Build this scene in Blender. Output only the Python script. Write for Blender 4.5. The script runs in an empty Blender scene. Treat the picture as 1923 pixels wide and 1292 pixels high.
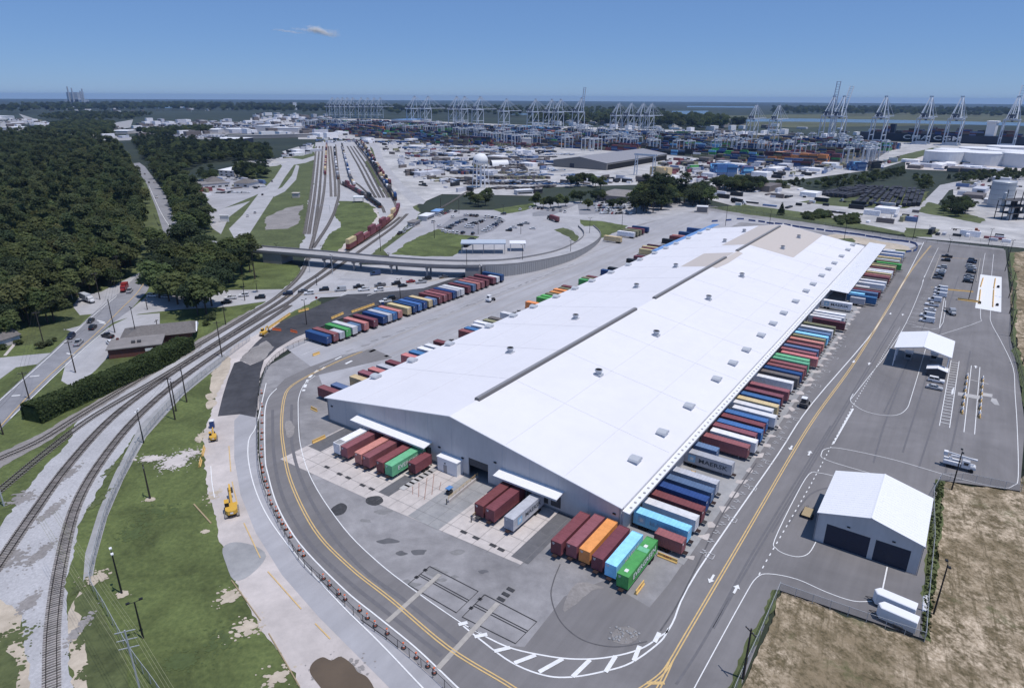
import bpy, bmesh, math, random
from math import sin, cos, radians, pi, hypot, atan2
from mathutils import Vector, Matrix
from mathutils.geometry import delaunay_2d_cdt
import numpy as np
random.seed(7)
S = bpy.context.scene
COL = S.collection
# ------------------------------------------------------------------ camera, sky, sun, exposure
PW, PH, PF, CAMZ = 1923.0, 1292.0, 1230.0, 88.0       # size of the photograph, focal length in its pixels, drone height in metres
PITCH, ROLL = math.atan((646 - 184) / PF), radians(0.31)
cF = Vector((0, cos(PITCH), -sin(PITCH))); _R = Vector((1, 0, 0)); _U = _R.cross(cF)
cR = cos(ROLL) * _R + sin(ROLL) * _U; cU = -sin(ROLL) * _R + cos(ROLL) * _U
cam = bpy.data.cameras.new('camera'); camo = bpy.data.objects.new('camera', cam); COL.objects.link(camo)
cam.sensor_fit = 'HORIZONTAL'; cam.sensor_width = 36; cam.lens = PF / PW * 36; cam.clip_start = 1; cam.clip_end = 60000
camo.matrix_world = Matrix(((cR.x, cU.x, -cF.x, 0), (cR.y, cU.y, -cF.y, 0), (cR.z, cU.z, -cF.z, CAMZ), (0, 0, 0, 1)))
S.camera = camo
SUN_EL, SUN_AZ = radians(72), radians(-30)              # azimuth counted from +X (right of the view) towards +Y (away)
W = bpy.data.worlds.new('World'); S.world = W; W.use_nodes = True
wn, wl = W.node_tree.nodes, W.node_tree.links
bg = wn['Background']; sky = wn.new('ShaderNodeTexSky'); sky.sky_type = 'NISHITA'; sky.sun_disc = False
sky.sun_elevation = SUN_EL; sky.sun_rotation = pi / 2 - SUN_AZ; sky.altitude = 2500; sky.air_density = 1.0; sky.dust_density = 0.1; sky.ozone_density = 5.0
gm = wn.new('ShaderNodeMix'); gm.data_type = 'RGBA'; gm.blend_type = 'MULTIPLY'; gm.inputs['Factor'].default_value = 1.0
gm.inputs['B'].default_value = (0.80, 0.92, 1.16, 1)
g2 = wn.new('ShaderNodeMix'); g2.data_type = 'RGBA'; g2.inputs['Factor'].default_value = 0.5; g2.inputs['B'].default_value = (2.15, 4.15, 8.1, 1)
wl.new(sky.outputs[0], gm.inputs['A']); wl.new(gm.outputs['Result'], g2.inputs['A']); wl.new(g2.outputs['Result'], bg.inputs['Color']); bg.inputs['Strength'].default_value = 0.079
sl = bpy.data.lights.new('sun', 'SUN'); so = bpy.data.objects.new('sun', sl); COL.objects.link(so)
sl.energy = 3.55; sl.angle = radians(0.53); sl.color = (1.0, 0.955, 0.90)
sd = Vector((cos(SUN_EL) * cos(SUN_AZ), cos(SUN_EL) * sin(SUN_AZ), sin(SUN_EL)))
so.rotation_euler = sd.to_track_quat('Z', 'Y').to_euler(); so.location = (0, 0, 400)
S.view_settings.view_transform = 'Standard'; S.view_settings.look = 'None'; S.view_settings.exposure = 0.0; S.view_settings.gamma = 1.0
S.view_settings.use_curve_mapping = False
S.render.engine = 'CYCLES'
S.cycles.max_bounces = 5; S.cycles.diffuse_bounces = 3; S.cycles.volume_bounces = 0; S.cycles.transparent_max_bounces = 6
# ------------------------------------------------------------------ coordinates
def G(x, y, z=0.0):
    """where the sight line through a point of the photograph meets the horizontal plane at height z"""
    d = cF * PF + cR * (x - 961.5) + cU * (646 - y)
    t = (z - CAMZ) / d.z
    return Vector((d.x * t, d.y * t, z))
AZ = radians(55.2)                                      # the warehouse frame: u along the building, v to its right, origin at its near right corner
UX, UY = Vector((cos(AZ), sin(AZ), 0)), Vector((sin(AZ), -cos(AZ), 0))
_o = G(1167, 953, 7.2); ORG = Vector((_o.x, _o.y, 0))
def B(u, v, z=0.0): return ORG + UX * u + UY * v + Vector((0, 0, z))
def ang(p, q):
    d = q - p; return atan2(d.y, d.x)
# ------------------------------------------------------------------ materials
def mat(name, col, rough=0.85, metal=0.0, var=0.0, scale=1.0, col2=None, jitter=0.0, bump=0.0, spec=0.3, stretch=None, big=0.0, big_scale=0.04, rot=None):
    m = bpy.data.materials.new(name); m.use_nodes = True
    n, l = m.node_tree.nodes, m.node_tree.links; b = n['Principled BSDF']
    b.inputs['Roughness'].default_value = rough; b.inputs['Metallic'].default_value = metal; b.inputs['Specular IOR Level'].default_value = spec
    c = (*col, 1); b.inputs['Base Color'].default_value = c
    out = None
    def coords(sc):
        tc = n.new('ShaderNodeTexCoord'); mp = n.new('ShaderNodeMapping'); l.new(tc.outputs['Object'], mp.inputs['Vector'])
        mp.inputs['Scale'].default_value = sc
        return mp
    if var or col2:
        mp = coords((scale, scale, scale) if stretch is None else tuple(scale * s for s in stretch))
        if rot is not None:
            m0 = n.new('ShaderNodeMapping'); m0.inputs['Rotation'].default_value = (0, 0, -rot)
            l.new(mp.inputs['Vector'].links[0].from_socket, m0.inputs['Vector']); l.new(m0.outputs[0], mp.inputs['Vector'])
        nz = n.new('ShaderNodeTexNoise'); nz.inputs['Detail'].default_value = 6; nz.inputs['Roughness'].default_value = 0.65; nz.inputs['Scale'].default_value = 1.0
        l.new(mp.outputs[0], nz.inputs['Vector'])
        rp = n.new('ShaderNodeValToRGB'); rp.color_ramp.elements[0].position = 0.30; rp.color_ramp.elements[1].position = 0.70
        c2 = col2 if col2 else tuple(max(0, v * (1 - var)) for v in col)
        c1 = col if col2 else tuple(min(1, v * (1 + var)) for v in col)
        rp.color_ramp.elements[0].color = (*c2, 1); rp.color_ramp.elements[1].color = (*c1, 1)
        l.new(nz.outputs['Fac'], rp.inputs['Fac']); out = rp.outputs['Color']
        if bump:
            bp = n.new('ShaderNodeBump'); bp.inputs['Strength'].default_value = bump; bp.inputs['Distance'].default_value = 0.05
            l.new(nz.outputs['Fac'], bp.inputs['Height']); l.new(bp.outputs[0], b.inputs['Normal'])
    if big:
        mp = coords((big_scale,) * 3)
        nz = n.new('ShaderNodeTexNoise'); nz.inputs['Detail'].default_value = 8; nz.inputs['Roughness'].default_value = 0.7; nz.inputs['Scale'].default_value = 1.0
        nz.inputs['Distortion'].default_value = 0.6
        l.new(mp.outputs[0], nz.inputs['Vector'])
        mr = n.new('ShaderNodeMapRange'); mr.inputs['From Min'].default_value = 0.32; mr.inputs['From Max'].default_value = 0.68
        mr.inputs['To Min'].default_value = 1 - big; mr.inputs['To Max'].default_value = 1 + big
        l.new(nz.outputs['Fac'], mr.inputs['Value'])
        mx = n.new('ShaderNodeVectorMath'); mx.operation = 'SCALE'
        if out: l.new(out, mx.inputs[0])
        else: mx.inputs[0].default_value = col
        l.new(mr.outputs[0], mx.inputs['Scale']); out = mx.outputs[0]
    if jitter:
        oi = n.new('ShaderNodeObjectInfo'); hs = n.new('ShaderNodeHueSaturation')
        mr = n.new('ShaderNodeMapRange'); mr.inputs['To Min'].default_value = 1 - jitter; mr.inputs['To Max'].default_value = 1 + jitter
        l.new(oi.outputs['Random'], mr.inputs['Value']); l.new(mr.outputs[0], hs.inputs['Value'])
        m2 = n.new('ShaderNodeMapRange'); m2.inputs['To Min'].default_value = 0.5 - jitter * 0.06; m2.inputs['To Max'].default_value = 0.5 + jitter * 0.06
        ml = n.new('ShaderNodeMath'); ml.operation = 'FRACT'; mm = n.new('ShaderNodeMath'); mm.operation = 'MULTIPLY'; mm.inputs[1].default_value = 7.31
        l.new(oi.outputs['Random'], mm.inputs[0]); l.new(mm.outputs[0], ml.inputs[0]); l.new(ml.outputs[0], m2.inputs['Value']); l.new(m2.outputs[0], hs.inputs['Hue'])
        if out: l.new(out, hs.inputs['Color'])
        else: hs.inputs['Color'].default_value = c
        out = hs.outputs['Color']
    if out: l.new(out, b.inputs['Base Color'])
    return m
M = {}
def mk(name, *a, **k): M[name] = mat(name, *a, **k); return M[name]
# ground
mk('port_asphalt', (0.16, 0.155, 0.16), col2=(0.10, 0.10, 0.105), scale=0.05, big=0.2, big_scale=0.02)
mk('terrain', (0.042, 0.052, 0.034), var=0.0, col2=(0.020, 0.030, 0.021), scale=0.012, big=0.35, big_scale=0.0015)
mk('grass', (0.122, 0.148, 0.050), col2=(0.066, 0.088, 0.030), scale=1.1, big=0.45, big_scale=0.07, bump=0.4)
mk('verge', (0.115, 0.135, 0.055), col2=(0.06, 0.075, 0.03), scale=0.5, big=0.3, big_scale=0.05)
def field_material():
    m = mat('dry_field', (.4, .3, .2), rough=.95, spec=.1); M['dry_field'] = m; n, l = m.node_tree.nodes, m.node_tree.links; b = n['Principled BSDF']; tc = n.new('ShaderNodeTexCoord')
    def noise(sc, st, rot, det=7, ro=.7):
        m0 = n.new('ShaderNodeMapping'); m0.inputs['Rotation'].default_value = (0, 0, rot); m1 = n.new('ShaderNodeMapping'); m1.inputs['Scale'].default_value = (sc * st[0], sc * st[1], sc); z = n.new('ShaderNodeTexNoise'); z.inputs['Scale'].default_value = 1; z.inputs['Detail'].default_value = det; z.inputs['Roughness'].default_value = ro
        l.new(tc.outputs['Object'], m0.inputs[0]); l.new(m0.outputs[0], m1.inputs[0]); l.new(m1.outputs[0], z.inputs['Vector']); return z.outputs['Fac']
    def ramp(f, a, b):
        r = n.new('ShaderNodeMapRange'); r.inputs['From Min'].default_value = a; r.inputs['From Max'].default_value = b; l.new(f, r.inputs['Value']); return r.outputs[0]
    def mix(f, c0, c1):
        x = n.new('ShaderNodeMix'); x.data_type = 'RGBA'; l.new(f, x.inputs['Factor'])
        for nm, c in (('A', c0), ('B', c1)):
            if isinstance(c, tuple): x.inputs[nm].default_value = (*c, 1)
            else: l.new(c, x.inputs[nm])
        return x.outputs['Result']
    fine = ramp(noise(1.5, (1, .75), radians(-20), 6, .75), .38, .62); mid = ramp(noise(.30, (1, .7), radians(-20), 9, .78), .43, .56); streak = ramp(noise(.5, (.10, 1.3), radians(-62), 5), .52, .66); broad = ramp(noise(.045, (1, 1), 0, 9, .72), .42, .56)
    c = mix(fine, (.30, .235, .16), (.66, .545, .42)); dk = mix(fine, (.088, .074, .042), (.205, .160, .100)); c1 = mix(mid, dk, c); c2 = mix(mid, dk, (.26, .205, .135)); c = mix(broad, c2, c1); c = mix(streak, c, dk)
    g = ramp(noise(.07, (1, 1), 1.0, 8, .7), .57, .68); c = mix(g, c, (.095, .105, .045)); l.new(c, b.inputs['Base Color'])
    bp = n.new('ShaderNodeBump'); bp.inputs['Strength'].default_value = .5; bp.inputs['Distance'].default_value = .12; l.new(fine, bp.inputs['Height']); l.new(bp.outputs[0], b.inputs['Normal'])
field_material()
mk('asphalt', (0.208, 0.198, 0.203), col2=(0.166, 0.158, 0.162), scale=0.30, stretch=(0.06, 1, 1), rot=AZ, big=0.16, big_scale=0.035)
mk('asphalt_old', (0.305, 0.295, 0.305), col2=(0.215, 0.208, 0.217), scale=0.22, big=0.24, big_scale=0.05)
mk('asphalt_new', (0.075, 0.075, 0.085), col2=(0.050, 0.050, 0.058), scale=0.35, big=0.35, big_scale=0.05)
mk('asphalt_patch', (0.125, 0.124, 0.134), var=0.15, scale=0.6, big=0.12)
mk('asphalt_pale', (0.395, 0.39, 0.415), col2=(0.32, 0.315, 0.335), scale=0.16, stretch=(0.10, 1, 1), rot=AZ, big=0.15, big_scale=0.03)
mk('road', (0.42, 0.415, 0.435), col2=(0.35, 0.345, 0.36), scale=0.2, big=0.15, big_scale=0.05)
mk('road_grey', (0.27, 0.27, 0.295), col2=(0.215, 0.215, 0.235), scale=0.3, big=0.15, big_scale=0.05)
mk('concrete', (0.565, 0.515, 0.495), col2=(0.455, 0.415, 0.40), scale=0.5, big=0.14, big_scale=0.08)
mk('concrete_grey', (0.36, 0.355, 0.36), col2=(0.27, 0.27, 0.28), scale=0.35, big=0.16, big_scale=0.06)
mk('port_paving', (0.50, 0.485, 0.48), col2=(0.33, 0.325, 0.335), scale=0.06, big=0.30, big_scale=0.02)
mk('dirt', (0.55, 0.495, 0.475), col2=(0.44, 0.40, 0.385), scale=0.28, big=0.16, big_scale=0.06)
mk('sand', (0.52, 0.45, 0.37), col2=(0.40, 0.34, 0.27), scale=0.5, big=0.2, big_scale=0.09)
mk('ballast', (0.47, 0.465, 0.485), col2=(0.33, 0.325, 0.34), scale=1.7, big=0.16, big_scale=0.06, bump=0.5)
mk('ballast_old', (0.30, 0.28, 0.275), col2=(0.21, 0.195, 0.19), scale=1.3, big=0.2, big_scale=0.08)
mk('mud_water', (0.125, 0.092, 0.062), rough=0.12, var=0.15, scale=0.15, spec=0.5)
mk('river', (0.10, 0.15, 0.20), rough=0.25, spec=0.5, var=0.1, scale=0.01)
mk('stain', (0.055, 0.055, 0.06), var=0.3, scale=1.5)
mk('white_paint', (0.74, 0.74, 0.75), var=0.10, scale=1.5, rough=0.7)
mk('pale_paint', (0.50, 0.50, 0.52), var=0.16, scale=1.2)
mk('yellow_paint', (0.60, 0.42, 0.19), var=0.14, scale=1.2, rough=0.7)
mk('black_line', (0.04, 0.04, 0.045), var=0.2, scale=2)
mk('pale_band', (0.38, 0.355, 0.33), var=0.12, scale=0.8)
# buildings
mk('roof_white', (0.715, 0.705, 0.745), var=0.018, scale=0.25, rough=0.7, big=0.03, big_scale=0.03)
mk('roof_seam', (0.60, 0.59, 0.62), rough=0.8)
mk('roof_tan', (0.52, 0.47, 0.44), var=0.03, scale=0.8, rough=0.8)
mk('roof_bright', (0.78, 0.78, 0.81), var=0.015, scale=0.4, rough=0.55)
mk('wall_white', (0.56, 0.545, 0.55), var=0.05, scale=1.2, stretch=(1, 1, .12), rough=0.7, big=0.06, big_scale=0.15)
mk('trim_white', (0.76, 0.76, 0.78), var=0.03, scale=1.0, rough=0.6)
mk('grey_metal', (0.32, 0.32, 0.34), rough=0.5, metal=0.2, var=0.06, scale=3)
mk('dark_grey', (0.085, 0.083, 0.088), var=0.15, scale=2)
mk('ridge_grey', (0.15, 0.145, 0.148), var=0.12, scale=1.5)
mk('door_navy', (0.030, 0.036, 0.060), rough=0.5, var=0.08, scale=2)
mk('painted_shade_black', (0.012, 0.012, 0.014))  # near-black that paints in the shade inside openings
mk('glass', (0.02, 0.025, 0.032), rough=0.08, spec=0.6)
mk('hood_grey', (0.46, 0.48, 0.52), rough=0.45, var=0.05, scale=2)
mk('blue_roof', (0.20, 0.36, 0.64), rough=0.6, var=0.05, scale=0.5)
mk('brick', (0.15, 0.062, 0.052), var=0.25, scale=4)
mk('shingle', (0.155, 0.142, 0.138), var=0.22, scale=1.2)
mk('membrane', (0.235, 0.218, 0.215), var=0.10, scale=0.35, big=0.12, big_scale=0.2)
mk('bridge_concrete', (0.40, 0.39, 0.40), col2=(0.32, 0.315, 0.325), scale=0.3, big=0.1)
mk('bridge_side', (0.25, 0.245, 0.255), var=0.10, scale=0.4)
mk('fence_mesh', (0.33, 0.33, 0.34), var=0.1, scale=2, rough=0.5)
mk('wood', (0.36, 0.28, 0.17), var=0.2, scale=3, stretch=(1, 8, 1))
mk('tie', (0.215, 0.195, 0.185), var=0.35, scale=2.5, jitter=0.35)
mk('rail', (0.045, 0.038, 0.036), rough=0.55, metal=0.3)
mk('pole_wood', (0.055, 0.045, 0.040), var=0.25, scale=2)
mk('pole_black', (0.018, 0.018, 0.021), rough=0.5)
mk('wire', (0.03, 0.03, 0.03))
mk('galv', (0.48, 0.50, 0.53), rough=0.45, metal=0.2, var=0.05, scale=1)
mk('tank_white', (0.66, 0.67, 0.69), var=0.05, scale=0.2)
mk('rust', (0.20, 0.07, 0.035), var=0.3, scale=1.5)
mk('crane_white', (0.46, 0.51, 0.59), rough=0.5, var=0.05, scale=0.3)
mk('crane_dark', (0.06, 0.075, 0.11), rough=0.5)
mk('rtg_white', (0.56, 0.58, 0.62), rough=0.5)
mk('hull_navy', (0.012, 0.022, 0.050), rough=0.5)
# vehicles
mk('tyre', (0.015, 0.015, 0.016))
mk('rim', (0.40, 0.40, 0.42), rough=0.4, metal=0.6)
mk('chassis', (0.032, 0.018, 0.017), var=0.2, scale=2)
mk('chassis_grey', (0.05, 0.05, 0.055), var=0.2, scale=2)
mk('cat_yellow', (0.62, 0.37, 0.06), rough=0.5, var=0.06, scale=2)
mk('barrier_yellow', (0.72, 0.46, 0.16), rough=0.55, var=0.08, scale=2)
mk('orange_plastic', (0.70, 0.16, 0.06), rough=0.5)
mk('red_letter', (0.45, 0.05, 0.05))
mk('blue_plastic', (0.035, 0.07, 0.20), rough=0.4)
for nm, c in dict(car_white=(0.72, 0.72, 0.74), car_black=(0.014, 0.014, 0.017), car_grey=(0.12, 0.12, 0.13), car_silver=(0.42, 0.43, 0.45), car_blue=(0.04, 0.07, 0.16), car_red=(0.28, 0.03, 0.03), car_navy=(0.015, 0.02, 0.05), car_green=(0.03, 0.06, 0.03), car_orange=(0.5, 0.12, 0.02)).items():
    mk(nm, c, rough=0.25, spec=0.5)
# containers: faded, streaked paint, a little different on each box
CC = dict(R=(0.195, 0.062, 0.072), M=(0.27, 0.10, 0.112), D=(0.105, 0.034, 0.040), P=(0.50, 0.20, 0.18), O=(0.78, 0.30, 0.105), B=(0.026, 0.066, 0.19), b=(0.068, 0.170, 0.38), L=(0.29, 0.63, 0.94),
          G=(0.10, 0.385, 0.11), E=(0.15, 0.43, 0.25), W=(0.72, 0.71, 0.73), S=(0.47, 0.475, 0.52), T=(0.62, 0.49, 0.28), K=(0.15, 0.128, 0.12), s=(0.125, 0.185, 0.32), V=(0.235, 0.225, 0.135), X=(0.022, 0.025, 0.030))
CNAME = dict(R='dark red', M='faded maroon', D='deep maroon', P='faded coral red', O='orange', B='navy blue', b='mid blue', L='bright sky blue', G='green', E='pale green', W='white', S='silver grey', T='tan', K='brown grey', s='slate blue', V='olive', X='black')
for k, c in CC.items(): mk('container_' + k, c, rough=0.55, var=0.13, scale=0.8, jitter=0.18, big=0.10, big_scale=0.35)
# foliage: leaves pass part of the light through
def leafy(m):
    n, l = m.node_tree.nodes, m.node_tree.links; b = n['Principled BSDF']; t = n.new('ShaderNodeBsdfTranslucent'); x = n.new('ShaderNodeMixShader'); x.inputs[0].default_value = .48
    l.new(b.inputs['Base Color'].links[0].from_socket, t.inputs['Color']); l.new(b.outputs[0], x.inputs[1]); l.new(t.outputs[0], x.inputs[2]); l.new(x.outputs[0], n['Material Output'].inputs['Surface'])
    return m
for nm, c, c2 in (('leaf_pine', (0.150, 0.180, 0.085), (0.075, 0.098, 0.050)), ('leaf_oak', (0.165, 0.195, 0.078), (0.075, 0.102, 0.045)), ('leaf_light', (0.20, 0.21, 0.09), (0.095, 0.112, 0.048)), ('leaf_dark', (0.085, 0.110, 0.058), (0.040, 0.058, 0.032))):
    leafy(mk(nm, c, col2=c2, scale=0.7, jitter=0.30, rough=0.8, spec=0.15))
leafy(mk('leaf_hedge', (0.105, 0.140, 0.056), col2=(0.052, 0.076, 0.032), scale=0.9, rough=0.8, spec=0.15))
mk('bark', (0.075, 0.060, 0.048), var=0.3, scale=3)
# ------------------------------------------------------------------ mesh helpers
class MB:
    def __init__(s): s.v, s.f, s.m = [], [], []
    def add(s, vs, fs, mi=0):
        o = len(s.v); s.v += [tuple(p) for p in vs]; s.f += [tuple(o + i for i in f) for f in fs]; s.m += [mi] * len(fs); return s
    def hexa(s, b, t, mi=0):      # bottom ring and top ring of four points each
        return s.add(list(b) + list(t), [(3, 2, 1, 0), (4, 5, 6, 7), (0, 1, 5, 4), (1, 2, 6, 5), (2, 3, 7, 6), (3, 0, 4, 7)], mi)
    def box(s, x0, x1, y0, y1, z0, z1, mi=0):
        r = [(x0, y0), (x1, y0), (x1, y1), (x0, y1)]
        return s.hexa([(x, y, z0) for x, y in r], [(x, y, z1) for x, y in r], mi)
    def bar(s, p, q, r, n=4, mi=0, r2=None, cap=True):
        p, q = Vector(p), Vector(q); d = (q - p)
        if d.length < 1e-6: return s
        d.normalize(); a = d.cross(Vector((0, 0, 1)) if abs(d.z) < 0.95 else Vector((1, 0, 0))).normalized(); b = d.cross(a)
        r2 = r if r2 is None else r2; off = pi / 4 if n == 4 else 0
        vs = [p + (a * cos(off + 2 * pi * k / n) + b * sin(off + 2 * pi * k / n)) * r for k in range(n)] + [q + (a * cos(off + 2 * pi * k / n) + b * sin(off + 2 * pi * k / n)) * r2 for k in range(n)]
        fs = [(k, n + k, n + (k + 1) % n, (k + 1) % n) for k in range(n)]
        if cap: fs += [tuple(range(n)), tuple(range(2 * n - 1, n - 1, -1))]
        return s.add(vs, fs, mi)
    def lathe(s, prof, n=16, c=(0, 0, 0), mi=0):
        vs = []; fs = []
        for r, z in prof: vs += [(c[0] + r * cos(2 * pi * k / n), c[1] + r * sin(2 * pi * k / n), c[2] + z) for k in range(n)]
        for i in range(len(prof) - 1):
            for k in range(n): fs.append((i * n + k, i * n + (k + 1) % n, (i + 1) * n + (k + 1) % n, (i + 1) * n + k))
        fs.append(tuple(range((len(prof) - 1) * n, len(prof) * n)))
        return s.add(vs, fs, mi)
    def prism(s, poly, y0, y1, mi=0):     # profile in x,z swept along y
        n = len(poly)
        return s.add([(x, y0, z) for x, z in poly] + [(x, y1, z) for x, z in poly], [tuple(range(n)), tuple(range(2 * n - 1, n - 1, -1))] + [(k, n + k, n + (k + 1) % n, (k + 1) % n) for k in range(n)], mi)
    def ball(s, c, r, nu=8, nv=6, mi=0):
        return s.lathe([(max(0.01, r * sin(pi * i / nv)), -r * cos(pi * i / nv)) for i in range(nv + 1)], nu, c, mi)
    def mesh(s, name):
        me = bpy.data.meshes.new(name); me.from_pydata(s.v, [], s.f)
        return me
    def obj(s, name, mats, parent=None, smooth=False, loc=None, rot=0.0):
        me = s.mesh(name)
        if not isinstance(mats, (list, tuple)): mats = [mats]
        for m in mats: me.materials.append(m)
        if len(mats) > 1: me.polygons.foreach_set('material_index', s.m)
        if smooth: me.polygons.foreach_set('use_smooth', [True] * len(me.polygons))
        me.update()
        o = bpy.data.objects.new(name, me); COL.objects.link(o)
        if parent: o.parent = parent
        if loc is not None: o.location = loc
        if rot: o.rotation_euler = (0, 0, rot)
        return o
def tag(o, label=None, cat=None, group=None, kind=None):
    for k, v in (('label', label), ('category', cat), ('group', group), ('kind', kind)):
        if v: o[k] = v
    return o
def thing(name, label, cat, loc=(0, 0, 0), rot=0.0, group=None):
    o = bpy.data.objects.new(name, None); COL.objects.link(o); o.location = loc; o.rotation_euler = (0, 0, rot); o.empty_display_size = 0.5
    return tag(o, label, cat, group)
def paint(o, m, slot=0):
    o.material_slots[slot].link = 'OBJECT'; o.material_slots[slot].material = m
def smooth_pts(pts, n=6, closed=False):
    if n <= 1: return list(pts)
    P = [Vector(p) for p in pts]; out = []; N = len(P)
    for i in range(N if closed else N - 1):
        p0 = P[(i - 1) % N] if closed or i > 0 else P[0]; p1 = P[i]; p2 = P[(i + 1) % N]; p3 = P[(i + 2) % N] if closed or i + 2 < N else P[-1]
        for k in range(n):
            t = k / n
            out.append(0.5 * ((2 * p1) + (p2 - p0) * t + (2 * p0 - 5 * p1 + 4 * p2 - p3) * t * t + (3 * p1 - p0 - 3 * p2 + p3) * t ** 3))
    if not closed: out.append(P[-1])
    return out
LV = 0.012
LEVEL_N, LINE_N = {}, [0, 0]
NATURAL = {'grass', 'verge', 'sand', 'dirt', 'ballast', 'ballast_old', 'terrain', 'dry_field', 'marsh', 'mud_water', 'stain'}
_rr = random.Random(3)
def rough_edge(pts):
    """an uneven outline for soil, grass and gravel: edges cut into short pieces and pushed in and out"""
    out = []; N = len(pts); w1 = 0
    for i in range(N):
        a, b = pts[i], pts[(i + 1) % N]; L = (b - a).length; d = max(a.length, b.length); st = max(1.1, d * .006); k = max(1, min(160, int(L / st)))
        nrm = Vector((-(b - a).y, (b - a).x, 0)); nrm = nrm / max(nrm.length, 1e-6)
        for j in range(k):
            t = j / k; amp = min(1.0, .22 * st + .12) * (0 if j == 0 else 1); w1 = .75 * w1 + .25 * _rr.uniform(-4, 4); out.append(a.lerp(b, t) + nrm * amp * (.5 * _rr.uniform(-1, 1) + w1 * min(1, 4 * t, 4 * (1 - t))))
    return out
def sheet(name, px, lev, m, n=1, world=False, kind='structure', label=None, cat=None):
    """a flat sheet of ground; px are points of the photograph laid out on the ground plane (or world points)"""
    pts = [Vector((p[0], p[1], 0)) for p in px] if world else [G(*p) for p in px]
    if n > 1: pts = smooth_pts(pts, n, True)
    if m.name in NATURAL: pts = rough_edge(pts)
    k_ = LEVEL_N.get(lev, 0); LEVEL_N[lev] = k_ + 1; dz_ = .0009 * (k_ % 12)
    v2, _, f2, _, _, _ = delaunay_2d_cdt([Vector((p.x, p.y)) for p in pts], [], [list(range(len(pts)))], 1, 1e-4)
    f2 = [f if sum(v2[f[i]].x * v2[f[(i + 1) % 3]].y - v2[f[(i + 1) % 3]].x * v2[f[i]].y for i in range(3)) > 0 else f[::-1] for f in f2]
    me = bpy.data.meshes.new(name); me.from_pydata([(v.x, v.y, lev * LV + dz_) for v in v2], [], f2); me.materials.append(m); me.update()
    o = bpy.data.objects.new(name, me); COL.objects.link(o); tag(o, label, cat, None, kind); return o
def ribbon_mb(mb, pts, w, z, mi=0, dash=None):
    """a painted line or strip of width w along world points"""
    if dash:
        L, gap = dash; d = [0]
        for a, b in zip(pts, pts[1:]): d.append(d[-1] + (b - a).length)
        def at(t):
            for i in range(len(d) - 1):
                if t <= d[i + 1]: return pts[i].lerp(pts[i + 1], (t - d[i]) / max(1e-6, d[i + 1] - d[i]))
            return pts[-1]
        t = 0
        while t < d[-1]:
            ribbon_mb(mb, [at(t), at(min(d[-1], t + L))], w, z, mi); t += L + gap
        return
    ls, rs = [], []
    for i, p in enumerate(pts):
        a = pts[max(0, i - 1)]; b = pts[min(len(pts) - 1, i + 1)]; t = (b - a); t.z = 0
        if t.length < 1e-6: t = Vector((1, 0, 0))
        t.normalize(); nrm = Vector((-t.y, t.x, 0)); ww = w[i] if isinstance(w, (list, tuple)) else w
        ls.append((p.x + nrm.x * ww / 2, p.y + nrm.y * ww / 2, z)); rs.append((p.x - nrm.x * ww / 2, p.y - nrm.y * ww / 2, z))
    n = len(pts); mb.add(rs + ls, [(i, i + 1, n + i + 1, n + i) for i in range(n - 1)], mi)
PZ = .226          # height of arrows, hatching and stencilled marks; every painted line lies a little above the one before
def line_z(lev):
    k = 0 if lev < 12 else 1; LINE_N[k] += 1
    return .143 + .0003 * (LINE_N[0] % 75) if k == 0 else .167 + .0004 * (LINE_N[1] % 140)
def line(name, px, w, lev, m, n=5, dash=None, world=False, closed=False):
    pts = [Vector((p[0], p[1], 0)) for p in px] if world else [G(*p) for p in px]
    if closed: pts = pts + [pts[0]]
    pts = smooth_pts(pts, n); mb = MB(); ribbon_mb(mb, pts, w, lev * LV, 0, dash)
    return tag(mb.obj(name, m), kind='structure')
def frame_line(name, uv, w, lev, m, n=1, dash=None):
    return line(name, [tuple(B(u, v))[:2] for u, v in uv], w, lev, m, n, dash, True)
ORD = 'first second third fourth fifth sixth seventh eighth ninth tenth eleventh twelfth thirteenth fourteenth fifteenth sixteenth seventeenth eighteenth nineteenth twentieth'.split()
TENS = {20: 'twenty', 30: 'thirty', 40: 'forty', 50: 'fifty', 60: 'sixty', 70: 'seventy', 80: 'eighty', 90: 'ninety'}
def nth(i):          # i counts from 0
    i += 1
    if i <= 20: return ORD[i - 1]
    h = ''
    if i > 100: h = 'hundred-and-' if i < 200 else 'two-hundred-and-'; i = i % 100 or 100
    if i <= 20: return h + ORD[i - 1]
    t, r = i // 10 * 10, i % 10
    if i == 100: return h + 'hundredth'
    return h + (TENS[t] + '-' + ORD[r - 1] if r else TENS[t][:-1] + 'ieth')
# ------------------------------------------------------------------ ground
mb = MB(); n = 96; RAD = 21000
mb.add([(0, 0, -0.3)] + [(RAD * cos(2 * pi * k / n), RAD * sin(2 * pi * k / n), -0.3) for k in range(n)], [(0, 1 + k, 1 + (k + 1) % n) for k in range(n)])
tag(mb.obj('ground', M['terrain']), kind='structure')
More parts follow.
